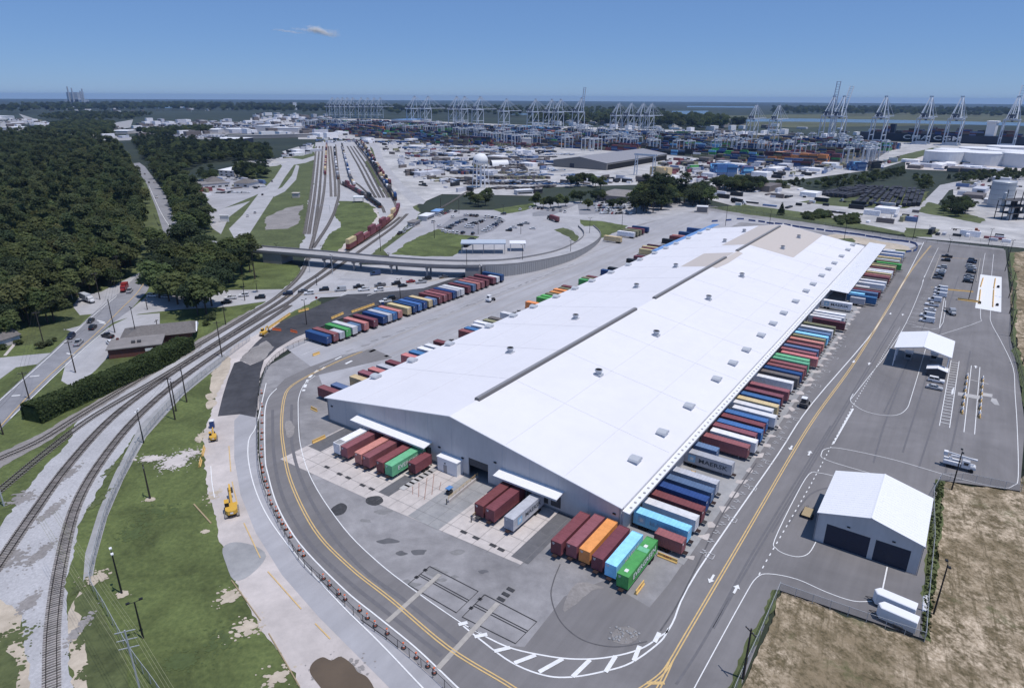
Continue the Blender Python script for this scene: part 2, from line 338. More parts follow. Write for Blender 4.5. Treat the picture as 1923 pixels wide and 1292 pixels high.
# --- far: river, marsh, port paving
for px in ([(1380, 224), (1500, 223), (1700, 226), (1923, 231), (2000, 233), (2000, 239), (1923, 237), (1700, 232), (1500, 229), (1380, 229)],
           [(1262, 209), (1330, 208.5), (1335, 215), (1300, 217), (1262, 214)], [(1290, 199.5), (1420, 200.5), (1420, 203), (1290, 202)],
           [(270, 201), (360, 199), (390, 200.5), (350, 203.5), (280, 204)], [(960, 213.5), (1130, 215), (1130, 217.5), (960, 216)], [(1480, 203), (1650, 204.5), (1650, 206.5), (1480, 205.5)]):
    sheet('river', px, 6, M['river'])
mk('marsh', (0.115, 0.115, 0.062), col2=(0.06, 0.07, 0.035), scale=0.006, big=0.3, big_scale=0.002)
sheet('marsh', [(1230, 219), (1400, 217), (1700, 212), (2000, 214), (2000, 232), (1500, 240), (1330, 236)], 2, M['marsh'])
sheet('port_paving', [(470, 222), (700, 224), (1000, 236), (1400, 249), (1700, 268), (1990, 272), (1990, 318), (1720, 297), (1650, 318), (1500, 338), (1335, 340), (1300, 345), (1020, 352), (1000, 368), (830, 365), (760, 395), (690, 262), (560, 262), (560, 248), (470, 240)], 3, M['port_paving'])
sheet('port_paving', [(270, 228), (480, 230), (590, 240), (590, 252), (430, 252), (400, 262), (290, 262), (250, 250)], 3, M['asphalt_old'])
sheet('port_paving', [(1300, 352), (1345, 342), (1480, 345), (1560, 372), (1700, 385), (1923, 420), (1990, 430), (1990, 475), (1923, 466), (1730, 448), (1640, 425), (1500, 398), (1380, 388), (1320, 372)], 3, M['port_paving'])
sheet('port_paving', [(1740, 405), (1790, 372), (1790, 345), (1923, 318), (1990, 320), (1990, 450), (1860, 410)], 4, M['port_paving'])
sheet('road', [(1700, 398), (1738, 375), (1765, 348), (1830, 335), (1923, 330), (1923, 341), (1830, 345), (1782, 358), (1755, 392), (1735, 402)], 5, M['road'])
sheet('stack_yard', [(560, 232), (600, 228), (1000, 244), (1400, 259), (1620, 270), (1672, 281), (1640, 303), (1500, 315), (1350, 301), (1120, 279), (860, 273), (720, 261), (590, 246)], 4, M['port_asphalt'])
sheet('tank_farm_paving', [(1700, 300), (1760, 288), (1990, 280), (1990, 330), (1700, 318)], 4, M['concrete'])
for px in ([(0, 228), (60, 222), (70, 226), (30, 238), (0, 240)], [(35, 214), (60, 222), (100, 236), (180, 253), (170, 262), (110, 254), (60, 236)], [(0, 236), (100, 244), (240, 258), (290, 256), (300, 262), (180, 266), (0, 246)], [(210, 232), (250, 225), (245, 240), (225, 243)]):
    sheet('far_clearing', px, 3, M['concrete_grey'])
# --- left: residential land, roads
sheet('lawn', [(-150, 560), (60, 560), (220, 500), (300, 440), (480, 470), (560, 500), (620, 600), (440, 690), (430, 900), (560, 1200), (640, 1420), (-260, 1420)], 0, M['grass'])
sheet('forest_floor', [(-400, 660), (-400, 300), (-60, 262), (240, 285), (300, 430), (290, 490), (215, 540), (170, 590), (110, 640), (0, 655)], 1, M['verge'])
sheet('lawn', [(230, 320), (300, 350), (400, 330), (520, 300), (600, 268), (700, 262), (760, 340), (800, 420), (760, 480), (500, 480), (380, 470), (310, 440), (280, 390)], 0, M['verge'])
sheet('road', [(-110, 870), (0, 749), (95, 663), (173, 590), (223, 551), (262, 513), (279, 494), (293, 470), (307, 437), (294, 394), (276, 347), (250, 307), (262, 306), (272, 313), (296, 345), (312, 368), (335, 409), (325, 435), (312, 470), (298, 500), (276, 548), (245, 582), (212, 606), (178, 635), (123, 684), (11, 796), (-90, 900)], 3, M['road_grey'])
sheet('road', [(245, 582), (212, 606), (260, 590), (330, 582), (430, 576), (500, 566), (560, 560), (640, 556), (720, 549), (800, 541), (900, 525), (930, 512), (880, 505), (760, 528), (680, 538), (560, 543), (430, 545), (330, 555), (276, 556)], 3, M['road'])
sheet('gravel_lot', [(123, 684), (178, 636), (212, 610), (250, 592), (300, 588), (300, 610), (240, 640), (205, 668), (180, 695), (140, 730), (115, 715)], 2, M['road'])
sheet('gravel_lot', [(136, 575), (150, 556), (190, 548), (262, 512), (255, 530), (223, 551), (173, 590), (150, 592)], 2, M['road'])
sheet('driveway', [(-60, 690), (0, 672), (50, 667), (95, 663), (70, 684), (30, 690), (0, 712), (-60, 740)], 3, M['road'])
sheet('driveway', [(120, 620), (150, 612), (165, 600), (172, 592), (160, 604), (140, 625), (120, 618)], 3, M['road'])
sheet('path', [(6, 668), (12, 668), (32, 645), (27, 643)], 3, M['concrete'])
sheet('road', [(430, 430), (455, 405), (485, 365), (515, 335), (530, 312), (520, 303), (505, 306), (470, 302), (540, 296), (568, 300), (600, 290), (602, 296), (575, 306), (552, 310), (534, 335), (512, 372), (486, 412), (468, 440), (440, 448)], 3, M['road'])
sheet('road', [(508, 362), (530, 352), (548, 330), (556, 310), (562, 312), (556, 338), (535, 360), (515, 370)], 3, M['road'])
sheet('parking_lot', [(345, 345), (420, 328), (490, 340), (505, 355), (478, 368), (420, 392), (385, 410), (375, 398)], 3, M['asphalt_pale'])
sheet('parking_lot', [(440, 305), (500, 300), (540, 304), (520, 312), (450, 318)], 3, M['port_paving'])
sheet('gravel_lot', [(378, 398), (420, 392), (470, 378), (430, 408), (415, 440), (400, 430)], 2, M['road'])
sheet('gravel_lot', [(500, 408), (540, 390), (570, 385), (560, 420), (540, 430), (498, 432)], 2, M['ballast_old'])
sheet('gravel_lot', [(530, 285), (560, 276), (590, 272), (580, 290), (540, 296)], 2, M['port_paving'])
# --- rail yard
sheet('road', [(590, 500), (640, 497), (900, 500), (940, 508), (900, 524), (800, 541), (640, 557), (560, 561), (575, 530)], 1, M['road'])
sheet('rail_yard_ballast', [(562, 465), (572, 440), (590, 330), (592, 268), (690, 262), (700, 290), (735, 345), (770, 385), (790, 400), (770, 420), (720, 460), (680, 490), (640, 520), (600, 560), (540, 590), (500, 625), (440, 672), (400, 690), (404, 625), (470, 585), (523, 552), (560, 520), (575, 480)], 2, M['ballast'])
sheet('lawn', [(625, 400), (636, 378), (680, 378), (705, 390), (715, 412), (700, 435), (655, 462), (640, 475), (600, 478), (618, 440), (640, 425)], 3, M['grass'])
sheet('lawn', [(684, 305), (692, 300), (720, 345), (745, 370), (728, 372), (712, 350)], 3, M['verge'])
sheet('path', [(630, 476), (650, 455), (680, 440), (700, 425), (708, 405), (700, 392), (706, 392), (714, 408), (705, 430), (684, 445), (655, 462), (642, 478)], 4, M['dirt'])
sheet('road', [(683, 262), (694, 262), (712, 275), (722, 305), (760, 350), (800, 378), (795, 384), (772, 382), (740, 350), (710, 312), (700, 280)], 4, M['road'])
sheet('ballast_lane', [(-60, 1085), (0, 990), (60, 905), (120, 840), (152, 776), (279, 697), (404, 625), (500, 568), (540, 575), (520, 612), (430, 672), (345, 738), (273, 790), (206, 887), (158, 966), (135, 1053), (127, 1156), (140, 1300), (150, 1420), (60, 1420), (55, 1292), (40, 1150), (0, 1130), (-90, 1180)], 3, M['ballast'])
sheet('ballast_lane', [(-60, 900), (0, 850), (75, 815), (152, 770), (279, 694), (404, 620), (470, 582), (470, 594), (404, 634), (279, 709), (152, 788), (75, 838), (0, 880), (-60, 950)], 4, M['ballast_old'])
sheet('bare_soil', [(-80, 1180), (0, 1125), (38, 1145), (55, 1292), (60, 1420), (-100, 1420)], 4, M['sand'])
sheet('weeds', [(-50, 1240), (10, 1200), (30, 1240), (40, 1420), (-50, 1420)], 5, M['verge'])
mk('dark_grass', (0.075, 0.10, 0.036), var=.2, scale=1)
mk('screen_fabric', (0.24, 0.235, 0.24), var=0.14, scale=1.0, big=0.15, big_scale=0.2)
sheet('gravel_path', [(156, 1092), (160, 1040), (185, 960), (215, 890), (262, 800), (330, 733), (420, 666), (428, 674), (345, 742), (275, 820), (232, 900), (202, 970), (180, 1050), (172, 1098)], 4, M['concrete_grey'])
sheet('bare_soil', [(128, 1150), (150, 1110), (175, 1180), (200, 1292), (230, 1420), (150, 1420)], 4, M['sand'])
sheet('weeds', [(140, 1125), (165, 1105), (230, 1220), (270, 1420), (200, 1420), (160, 1220)], 5, M['verge'])
def soft_patch(name, px, rx, ry, n, lev, m, rot=0.0, r0=.25, r1=.9):
    """a worn patch: many small uneven pieces, dense in the middle and thin at the rim, joined into one sheet"""
    c = G(*px); mb = MB(); rr = random.Random(int(px[0] * 7 + px[1]))
    for k in range(n):
        a = rr.gauss(0, .45); b_ = rr.gauss(0, .45); x, y = a * rx * cos(rot) - b_ * ry * sin(rot), a * rx * sin(rot) + b_ * ry * cos(rot); r = rr.uniform(r0, r1) * (1.25 - min(1, hypot(a, b_))); m_ = 7
        mb.add([(c.x + x + r * rr.uniform(.6, 1.3) * cos(6.28 * i / m_), c.y + y + r * rr.uniform(.5, 1.1) * sin(6.28 * i / m_), lev * LV + .00011 * (SOFT[0] + k)) for i in range(m_)], [tuple(range(m_))])
    SOFT[0] += 3; tag(mb.obj(name, m), kind='structure')
SOFT = [0]
soft_patch('bare_soil', (330, 866), 5.0, 5.5, 260, 5, M['concrete']); soft_patch('bare_soil', (285, 861), 6, 2.0, 110, 5, M['dirt']); soft_patch('bare_soil', (362, 850), 5, 3, 60, 5, M['dirt'])
for px, rx, ry, n in (((180, 1085), 3, 3, 60), ((282, 938), 1.2, 1, 30), ((231, 1116), 1.3, 1, 30), ((386, 998), 1.0, .7, 20), ((430, 1120), 3, 3, 50), ((460, 1180), 4, 3, 60), ((400, 930), 2, 4, 40), ((380, 820), 2, 5, 60), ((520, 1270), 3, 4, 40)): soft_patch('bare_soil', px, rx, ry, n, 5, M['sand'])
for px, rx, ry, n in (((340, 1240), 3.5, 2.5, 160), ((300, 960), 6, 4, 60), ((250, 1000), 5, 6, 80), ((420, 1200), 5, 6, 60)): soft_patch('dark_grass', px, rx, ry, n, 4, M['dark_grass'])
for px, rx, ry, n in (((20, 1050), 5, 5, 120), ((75, 1040), 1.6, 6, 120), ((95, 960), 1.5, 7, 110), ((130, 890), 1.5, 6, 80), ((55, 1130), 2, 4, 80), ((150, 1180), 1.2, 6, 60), ((40, 935), 4, 4, 90)): soft_patch('dirty_ballast', px, rx, ry, n, 6, M['ballast_old'])
for px, rx, ry, n in (((20, 1200), 4, 5, 120), ((15, 1265), 3, 4, 120), ((165, 1190), 1.5, 5, 80), ((175, 1250), 2, 4, 80), ((185, 940), 1.2, 6, 60), ((210, 880), 1.2, 5, 60), ((150, 1100), 1.0, 3, 40)): soft_patch('weeds', px, rx, ry, n, 7, M['verge'])
# --- construction road beside the lawn
sheet('construction_road', [(436, 652), (405, 722), (400, 760), (388, 800), (380, 850), (386, 900), (402, 960), (425, 1050), (468, 1140), (520, 1220), (565, 1292), (620, 1420), (900, 1420), (830, 1289), (785, 1248), (727, 1200), (678, 1165), (624, 1112), (562, 1050), (514, 965), (492, 900), (484, 850), (483, 780), (484, 730), (497, 690), (540, 655), (585, 630), (560, 610), (520, 605), (480, 630)], 4, M['dirt'])
sheet('construction_road', [(468, 760), (440, 790), (440, 860), (452, 930), (480, 1000), (530, 1080), (600, 1160), (680, 1240), (740, 1300), (850, 1420), (900, 1420), (830, 1289), (785, 1248), (727, 1200), (678, 1165), (624, 1112), (562, 1050), (514, 965), (492, 900), (484, 850), (484, 790)], 5, M['asphalt_pale'])
sheet('new_asphalt', [(409, 782), (418, 745), (428, 712), (440, 682), (452, 678), (470, 686), (496, 676), (489, 700), (485, 740), (480, 784), (450, 778)], 6, M['asphalt_new'])
sheet('new_asphalt', [(452, 676), (480, 645), (505, 622), (530, 603), (571, 586), (616, 566), (652, 553), (700, 551), (794, 542), (840, 527), (885, 514), (892, 521), (830, 545), (739, 568), (711, 574), (638, 600), (555, 634), (520, 655), (497, 676), (470, 684)], 6, M['asphalt_new'])
sheet('dust_patch', [(450, 676), (470, 655), (500, 640), (515, 652), (498, 674), (470, 685)], 7, M['ballast_old'])
for px in ([(398, 700), (410, 690), (428, 668), (432, 690), (420, 720), (405, 740), (396, 730)], [(387, 757), (400, 750), (408, 757), (398, 766), (389, 768)], [(386, 742), (402, 738), (408, 744), (392, 752)], [(394, 727), (408, 722), (412, 730), (398, 737)]):
    sheet('sand_patch', px, 6, M['sand'], n=3)
sheet('mud_puddle', [(582, 1262), (588, 1244), (606, 1234), (622, 1240), (640, 1233), (662, 1248), (672, 1262), (690, 1272), (704, 1300), (690, 1330), (640, 1320), (628, 1296), (610, 1300), (600, 1288)], 8, M['mud_water'], n=4)
soft_patch('wet_mud', (640, 1262), 5.5, 3.5, 120, 5, M['ballast_old'])
sheet('gravel_patch', [(418, 1030), (440, 1018), (478, 1025), (500, 1045), (470, 1080), (440, 1090), (425, 1060)], 6, M['concrete_grey'], n=3)
# --- warehouse yard
sheet('yard_paving', [(830, 1289), (785, 1246), (727, 1198), (678, 1163), (624, 1110), (562, 1048), (514, 963), (494, 900), (487, 850), (486, 780), (487, 730), (499, 690), (560, 655), (583, 640), (700, 588), (880, 528), (960, 506), (1090, 470), (1120, 455), (1250, 398), (1330, 385), (1400, 400), (1560, 425), (1700, 446), (1885, 468), (1897, 560), (1898, 640), (1912, 700), (1925, 800), (1915, 922), (1765, 902), (1745, 1100), (1735, 1200), (1462, 1108), (1390, 1292), (1340, 1420), (960, 1420)], 7, M['asphalt_old'])
sheet('lane_paving', [tuple(B(u, v))[:2] for u, v in [(30, -153), (75, -153), (165, -153), (180, -150), (420, -150), (420, -96), (330, -93), (5, -93), (14, -112), (22, -125)]], 8, M['asphalt_pale'], world=True)
east = [tuple(B(u, v))[:2] for u, v in [(345, 16), (-8, 14.5), (-16, 14)]]
ring = [(1135, 1090), (1060, 1120), (985, 1215), (950, 1213), (880, 1175), (800, 1128), (711, 1060), (645, 994), (590, 910), (566, 838), (561, 770), (568, 724), (592, 706), (660, 690), (738, 672), (700, 655), (640, 668), (580, 690), (535, 712), (512, 735), (500, 770), (499, 860), (506, 900), (524, 955), (565, 1025), (645, 1108), (711, 1162), (781, 1220), (859, 1292), (960, 1420), (1340, 1420), (1390, 1292), (1462, 1108), (1735, 1200), (1745, 1100), (1765, 902), (1915, 922), (1925, 800), (1912, 700), (1898, 640), (1897, 560), (1888, 470), (1735, 455)]
sheet('asphalt', east + [tuple(G(*p))[:2] for p in ring], 9, M['asphalt'], world=True)
sheet('rear_road', [(1330, 396), (1400, 408), (1500, 424), (1600, 436), (1735, 458), (1700, 470), (1660, 458), (1560, 438), (1460, 425), (1330, 412)], 10, M['asphalt_pale'])
sheet('sandy_verge', [(1530, 446), (1570, 440), (1640, 450), (1700, 462), (1715, 470), (1690, 478), (1640, 462), (1600, 456)], 10, M['sand'])
sheet('verge', [(1560, 452), (1600, 448), (1600, 460), (1570, 457)], 11, M['verge'], n=3)
sheet('verge', [(1640, 468), (1700, 470), (1705, 474), (1650, 476)], 11, M['verge'], n=3)
sheet('verge', [(1330, 390), (1400, 385), (1500, 398), (1640, 425), (1700, 438), (1690, 441), (1560, 424), (1400, 403)], 8, M['verge'])
sheet('verge', [(1700, 428), (1760, 432), (1750, 446), (1700, 446)], 8, M['verge'])
sheet('verge', [(1720, 398), (1745, 380), (1790, 395), (1850, 412), (1840, 420), (1780, 408)], 8, M['verge'])
sheet('verge', [(1500, 380), (1560, 372), (1650, 372), (1720, 362), (1745, 360), (1730, 385), (1700, 392), (1600, 390)], 6, M['verge'])
sheet('verge', [(1650, 305), (1700, 290), (1760, 276), (1775, 280), (1720, 298), (1670, 308)], 6, M['verge'])
sheet('dock_apron', [tuple(B(u, v))[:2] for u, v in [(-0.3, -86), (-22, -86), (-21.5, -50), (-20, -12), (-0.3, -12)]], 10, M['concrete'], world=True)
for u, v, w, l in ((-7, -83, 5, 13), (-13.6, -52.6, 3.4, 9), (-9.5, -13, 4.2, 19)):
    sheet('asphalt_patch', [tuple(B(u + a * l / 2, v + b * w / 2))[:2] for a, b in ((-1, -1), (1, -1), (1, 1), (-1, 1))], 11, M['asphalt_patch'], world=True)
sheet('ramp_paving', [tuple(B(u, v))[:2] for u, v in [(-0.3, -42), (-21, -42), (-21, -33), (-0.3, -33)]], 11, M['concrete_grey'], world=True)
sheet('dock_apron', [tuple(B(u, v))[:2] for u, v in [(322, 0.2), (322, 14.8), (-1, 14.8), (-1, 0.2)]], 10, M['concrete_grey'], world=True)
for i in range(46):
    u = 2 + i * 7 + random.uniform(-1, 1)
    sheet('worn_patch', [tuple(B(u + random.uniform(0, 2) * a, 15.2 + b * random.uniform(0.5, 1.2)))[:2] for a, b in ((-1, -1), (0, -1.3), (1, -0.6), (1.2, 0.8), (0, 1.2), (-1.1, 0.7))], 11, M['concrete'], n=3, world=True)
for px in ([(621, 957), (640, 945), (652, 952), (645, 965), (628, 968)], [(690, 935), (712, 932), (720, 942), (705, 950), (688, 945)]): sheet('oil_stain', px, 11, M['stain'], n=3)
for px in ([(1150, 1190), (1165, 1178), (1190, 1180), (1198, 1198), (1178, 1210), (1152, 1205)], [(1085, 1095), (1115, 1098), (1135, 1105), (1110, 1110), (1060, 1150), (1065, 1120)], [(535, 795), (548, 792), (552, 815), (540, 822)]): sheet('pale_stain', px, 11, M['ballast_old'], n=3)
# --- gate area beyond the flyover
sheet('gate_paving', [(720, 470), (760, 440), (800, 410), (850, 395), (930, 395), (1000, 382), (1100, 378), (1200, 378), (1260, 375), (1330, 385), (1250, 400), (1140, 448), (1110, 465), (1000, 490), (900, 497), (740, 490)], 7, M['asphalt_pale'])
sheet('lawn', [(735, 478), (760, 458), (800, 440), (830, 428), (860, 440), (900, 445), (880, 452), (868, 465), (850, 482), (790, 482)], 8, M['grass'])
sheet('lawn', [(1058, 414), (1075, 412), (1130, 416), (1180, 425), (1160, 435), (1140, 445), (1125, 448), (1105, 436), (1080, 422)], 8, M['grass'])
sheet('lawn', [(1040, 432), (1058, 428), (1078, 436), (1086, 448), (1080, 455), (1070, 446)], 8, M['verge'])
sheet('lawn', [(925, 394), (1000, 382), (1010, 388), (985, 396), (950, 402)], 8, M['grass'])
sheet('parking_lot', [(822, 430), (845, 412), (875, 404), (940, 408), (950, 415), (925, 435), (895, 444), (850, 440)], 8, M['road_grey'])
sheet('parking_lot', [(1000, 400), (1060, 385), (1150, 380), (1155, 398), (1060, 408), (1000, 408)], 8, M['road_grey'])
sheet('roadway', [(985, 408), (1060, 404), (1100, 404), (1180, 410), (1320, 384), (1330, 390), (1200, 422), (1100, 412), (1060, 412)], 9, M['road'])
sheet('roadway', [(1085, 384), (1090, 420), (1106, 432), (1118, 450), (1100, 466), (1000, 490), (1000, 478), (1060, 466), (1090, 452), (1086, 438), (1060, 420), (1020, 412)], 9, M['road'])
# --- dry field to the right
sheet('dry_field', [(1765, 904), (1915, 924), (1940, 800), (1920, 700), (1903, 620), (1895, 475), (1960, 470), (2150, 800), (2300, 1420), (1340, 1420), (1390, 1300), (1468, 1112), (1736, 1206), (1750, 1100)], 6, M['dry_field'])
sheet('verge', [(1735, 1200), (1728, 1190), (1737, 1090), (1745, 990), (1757, 900), (1775, 904), (1768, 1000), (1758, 1100), (1748, 1206)], 10, M['verge'])
sheet('verge', [(1895, 475), (1905, 475), (1910, 560), (1907, 640), (1925, 710), (1940, 800), (1932, 800), (1914, 710), (1898, 640), (1900, 560)], 10, M['verge'])
sheet('verge', [(1450, 1108), (1466, 1108), (1400, 1250), (1375, 1400), (1350, 1400), (1385, 1250)], 10, M['verge'])
# ------------------------------------------------------------------ painted lines
YL, WL = M['yellow_paint'], M['white_paint']
ringy = [(680, 661), (638, 678), (580, 706), (546, 727), (534, 748), (529, 790), (531.5, 834), (546, 904), (591, 995), (657, 1065), (735, 1127), (842, 1217), (962, 1291), (1010, 1330)]
def double(name, px, gap, w, lev, m):
    pts = smooth_pts([G(*p) for p in px], 6); mb = MB(); LZ = line_z(12)
    for s in (-1, 1):
        q = []
        for i, p in enumerate(pts):
            t = pts[min(i + 1, len(pts) - 1)] - pts[max(0, i - 1)]; t.normalize(); q.append(p + Vector((-t.y, t.x, 0)) * s * gap / 2)
        ribbon_mb(mb, q, w, LZ)
    tag(mb.obj(name, m), kind='structure')
double('yellow_line', ringy, 0.55, 0.26, 12, YL)
double('yellow_line', [(1195, 1300), (1240, 1268), (1262, 1238), (1290, 1190), (1390, 1020), (1520, 800), (1600, 688), (1655, 600), (1710, 510), (1748, 462)], 0.5, 0.24, 12, YL)
double('yellow_line', [(1222, 1320), (1248, 1270), (1262, 1238)], 0.5, 0.24, 12, YL)
line('yellow_line', [(1215, 1283), (1248, 1283)], 0.6, 12, YL, 1)
line('yellow_line', [(680, 661), (790, 612), (960, 547), (1080, 502), (1180, 465)], 0.3, 12, M['pale_band'])
line('yellow_line', [(430, 838), (433, 880), (440, 930), (455, 975), (490, 1050), (520, 1095), (620, 1200)], 0.22, 12, M['yellow_paint'], dash=(14, 5))
line('white_line', [(592, 706), (572, 722), (562, 744), (560, 768), (564, 834), (587, 904), (645, 991), (711, 1057), (785, 1114), (851, 1160), (880, 1178), (905, 1190)], 0.2, 12, WL)
line('white_line', [(520, 730), (504, 748), (497, 780), (498, 860), (503, 890), (521, 950), (562, 1020), (645, 1106), (711, 1160), (781, 1217), (859, 1291), (900, 1330)], 0.28, 12, WL)
line('white_line', [(500, 720), (482, 797), (470, 820), (466, 836), (467, 868), (479, 918), (505, 974), (554, 1040), (636, 1131), (711, 1205), (793, 1291), (830, 1330)], 0.26, 12, WL)
line('white_line', [(396, 876), (398, 905), (403, 935)], 0.2, 12, WL)
line('white_line', [(565, 668), (620, 646), (655, 632)], 0.5, 12, M['pale_paint'], 1)
for q in ([(600, 690), (640, 672), (730, 634), (860, 580), (1000, 525), (1120, 478)], [(655, 720), (735, 673), (860, 620), (1000, 560), (1200, 478)]): line('white_line', q, 0.22, 12, M['pale_paint'])
for q in ([(597, 696), (585, 705), (577, 716), (570, 735)], [(610, 690), (600, 697)]): line('white_line', q, 0.9, 12, WL, 3, dash=(2.4, 1.6))
line('white_line', [(1735, 455), (1702, 520), (1646, 614.6), (1526, 757), (1460, 855), (1310, 1073), (1262, 1172), (1240, 1195), (1200, 1220), (1140, 1235), (1080, 1238), (1020, 1231), (950, 1214), (880, 1178)], 0.3, 12, WL)
line('white_line', [(1255, 1180), (1240, 1205), (1185, 1245), (1130, 1262), (1070, 1272), (1020, 1268), (960, 1244), (900, 1200), (870, 1176)], 0.3, 12, WL)
mb = MB()
for a, b in (((861, 1174), (878, 1170)), ((891, 1197), (915, 1192)), ((928, 1224), (958, 1217)), ((966, 1246), (1006, 1231)), ((1012, 1263), (1057, 1238)), ((1075, 1272), (1108, 1240)), ((1137, 1263), (1156, 1233)), ((1190, 1242), (1201, 1214)), ((1229, 1207), (1238, 1189))): ribbon_mb(mb, [G(*a), G(*b)], 0.75, PZ)
tag(mb.obj('hatch_marking', WL), kind='structure')
for q in ([(1564, 894), (1540, 889), (1519, 891), (1490, 940), (1455, 1013), (1457, 1030), (1475, 1041), (1500, 1046), (1519, 1039), (1532, 1018)], [(1300, 1300), (1320, 1262), (1395, 1125), (1420, 1086), (1444, 1078), (1496, 1088), (1551, 1112), (1602, 1129), (1641, 1129)],
          [(1688, 904), (1637, 890), (1551, 864), (1543, 851), (1552, 843), (1581, 843), (1679, 864), (1782, 894), (1876, 916), (1903, 912), (1912, 894), (1910, 804), (1906, 740), (1902, 690), (1880, 642), (1861, 606), (1860, 584), (1862, 520), (1866, 478)],
          [(1602, 740), (1598, 755), (1628, 774), (1675, 781), (1701, 770), (1713, 740), (1738, 656)], [(1598, 750), (1640, 697), (1665, 665), (1702, 606), (1730, 540), (1736, 518)], [(1763, 630), (1838, 605), (1841, 592), (1843, 520), (1850, 476)], [(1702, 607), (1764, 617), (1776, 565)],
          [(1732, 530), (1750, 490), (1762, 466)]): line('white_line', q, 0.17, 12, WL, 4)
line('white_line', [(1666, 1065), (1654, 1122)], 0.25, 12, WL, 1)
line('white_line', [(1564, 834), (1602, 768)], 0.5, 12, WL, 1)
line('white_line', [(1425, 1080), (1440, 1052), (1520, 915), (1600, 765), (1690, 615)], 0.22, 12, WL, 1, dash=(0.9, 1.5))
lad = [(1786, 677), (1801, 679), (1783, 804), (1764, 800)]
line('white_line', lad, 0.2, 12, WL, 1, closed=True)
mb = MB(); q = [G(*p) for p in lad]
for k in range(1, 24): ribbon_mb(mb, [q[0].lerp(q[3], k / 24), q[1].lerp(q[2], k / 24)], 0.3, PZ)
tag(mb.obj('hatch_marking', WL), kind='structure')
for a, b in (((1824, 687), (1810, 812)), ((1840, 690), (1830, 816)), ((1820, 713), (1856, 722)), ((1740, 616), (1712, 614)), ((1776, 545), (1764, 616))): line('white_line', [a, b], 0.2, 12, WL, 1)
mb = MB()
for k in range(9):
    a = G(1738, 548).lerp(G(1703, 604), k / 8); ribbon_mb(mb, [a, a + UY * 6.2], 0.12, PZ)
tag(mb.obj('parking_stall_lines', WL), kind='structure')
def arrow(px, d, s=1.0):
    p = G(*px); t = UX * d; nrm = Vector((-t.y, t.x, 0)); mb = MB()
    mb.add([tuple(p + t * (a * s) + nrm * (b * s) + Vector((0, 0, PZ))) for a, b in ((1.6, 0), (0.3, 0.75), (0.3, 0.24), (-1.6, 0.24), (-1.6, -0.24), (0.3, -0.24), (0.3, -0.75))], [(0, 1, 2, 3, 4, 5, 6)])
    tag(mb.obj('lane_arrow', WL), kind='structure')
for px, d in (((1336, 1088), -1), ((1382, 1107), 1), ((1485, 842), -1), ((1520, 852), 1), ((1603, 680), -1), ((1632, 684), 1), ((1672, 590), -1), ((1695, 592), 1), ((1832, 690), 1)): arrow(px, d, 0.9)
for px in ((636, 673), (655, 681)): line('lane_arrow', [(px[0] - 6, px[1] + 3), (px[0] + 6, px[1] - 3)], 0.9, 12, WL, 1)
for r in ([(807, 1064), (898, 1111), (857, 1151), (766, 1098)], [(910, 1117), (1008, 1168), (968, 1209), (868, 1159)]):
    line('seal_line', r, 0.22, 12, M['black_line'], 1, closed=True)
    a, b, c, d = [Vector((*p, 0)) for p in r]
    for t in (0.42, 0.5): line('seal_line', [tuple(a.lerp(d, t))[:2], tuple(b.lerp(c, t))[:2]], 0.2, 12, M['black_line'], 1)
    for p in (a.lerp(d, 0.2), a.lerp(d, 0.6)): line('seal_line', [(p.x - 3, p.y - 1.5), (p.x + 3, p.y + 1.5)], 0.7, 12, M['black_line'], 1)
line('pale_band', [(826, 1079), (727, 1168)], 0.95, 13, M['pale_band'], 1); line('pale_band', [(935, 1133), (822, 1256)], 0.95, 13, M['pale_band'], 1)
for px in ((614, 878), (638, 891), (654, 898), (681, 912), (698, 919), (871, 1000), (894, 1011), (926, 1025), (941, 1033), (941, 1126), (950, 1117), (959, 1108)):
    p = G(*px); ribbon_mb_ = MB(); ribbon_mb(ribbon_mb_, [p - UY * 0.8, p + UY * 0.8], 0.8, PZ); tag(ribbon_mb_.obj('drain_grate', M['stain']), kind='structure')
# main road on the left
line('yellow_line', [(-30, 836), (40, 758), (100, 699), (150, 655), (190, 618), (225, 583), (262, 545), (285, 505)], 0.3, 12, YL)
for q in ([(-20, 770), (95, 668), (170, 598), (220, 556)], [(20, 786), (120, 690), (175, 640), (205, 616)], [(290, 480), (304, 440)], [(280, 350), (300, 395), (318, 425)]): line('white_line', q, 0.3, 12, WL)
for a, b in (((182, 602), (197, 606)), ((186, 606), (200, 609)), ((125, 664), (140, 667)), ((56, 708), (74, 706)), ((22, 744), (38, 743))): line('white_line', [a, b], 0.7, 12, WL, 1)
for q in ([(560, 548), (700, 541), (800, 531)], [(640, 556), (660, 545), (700, 538)], [(690, 556), (740, 538)]): line('white_line', q, 0.3, 12, WL)
for q in ([(520, 560), (640, 547), (780, 533), (880, 512)],): line('yellow_line', q, 0.3, 12, YL)

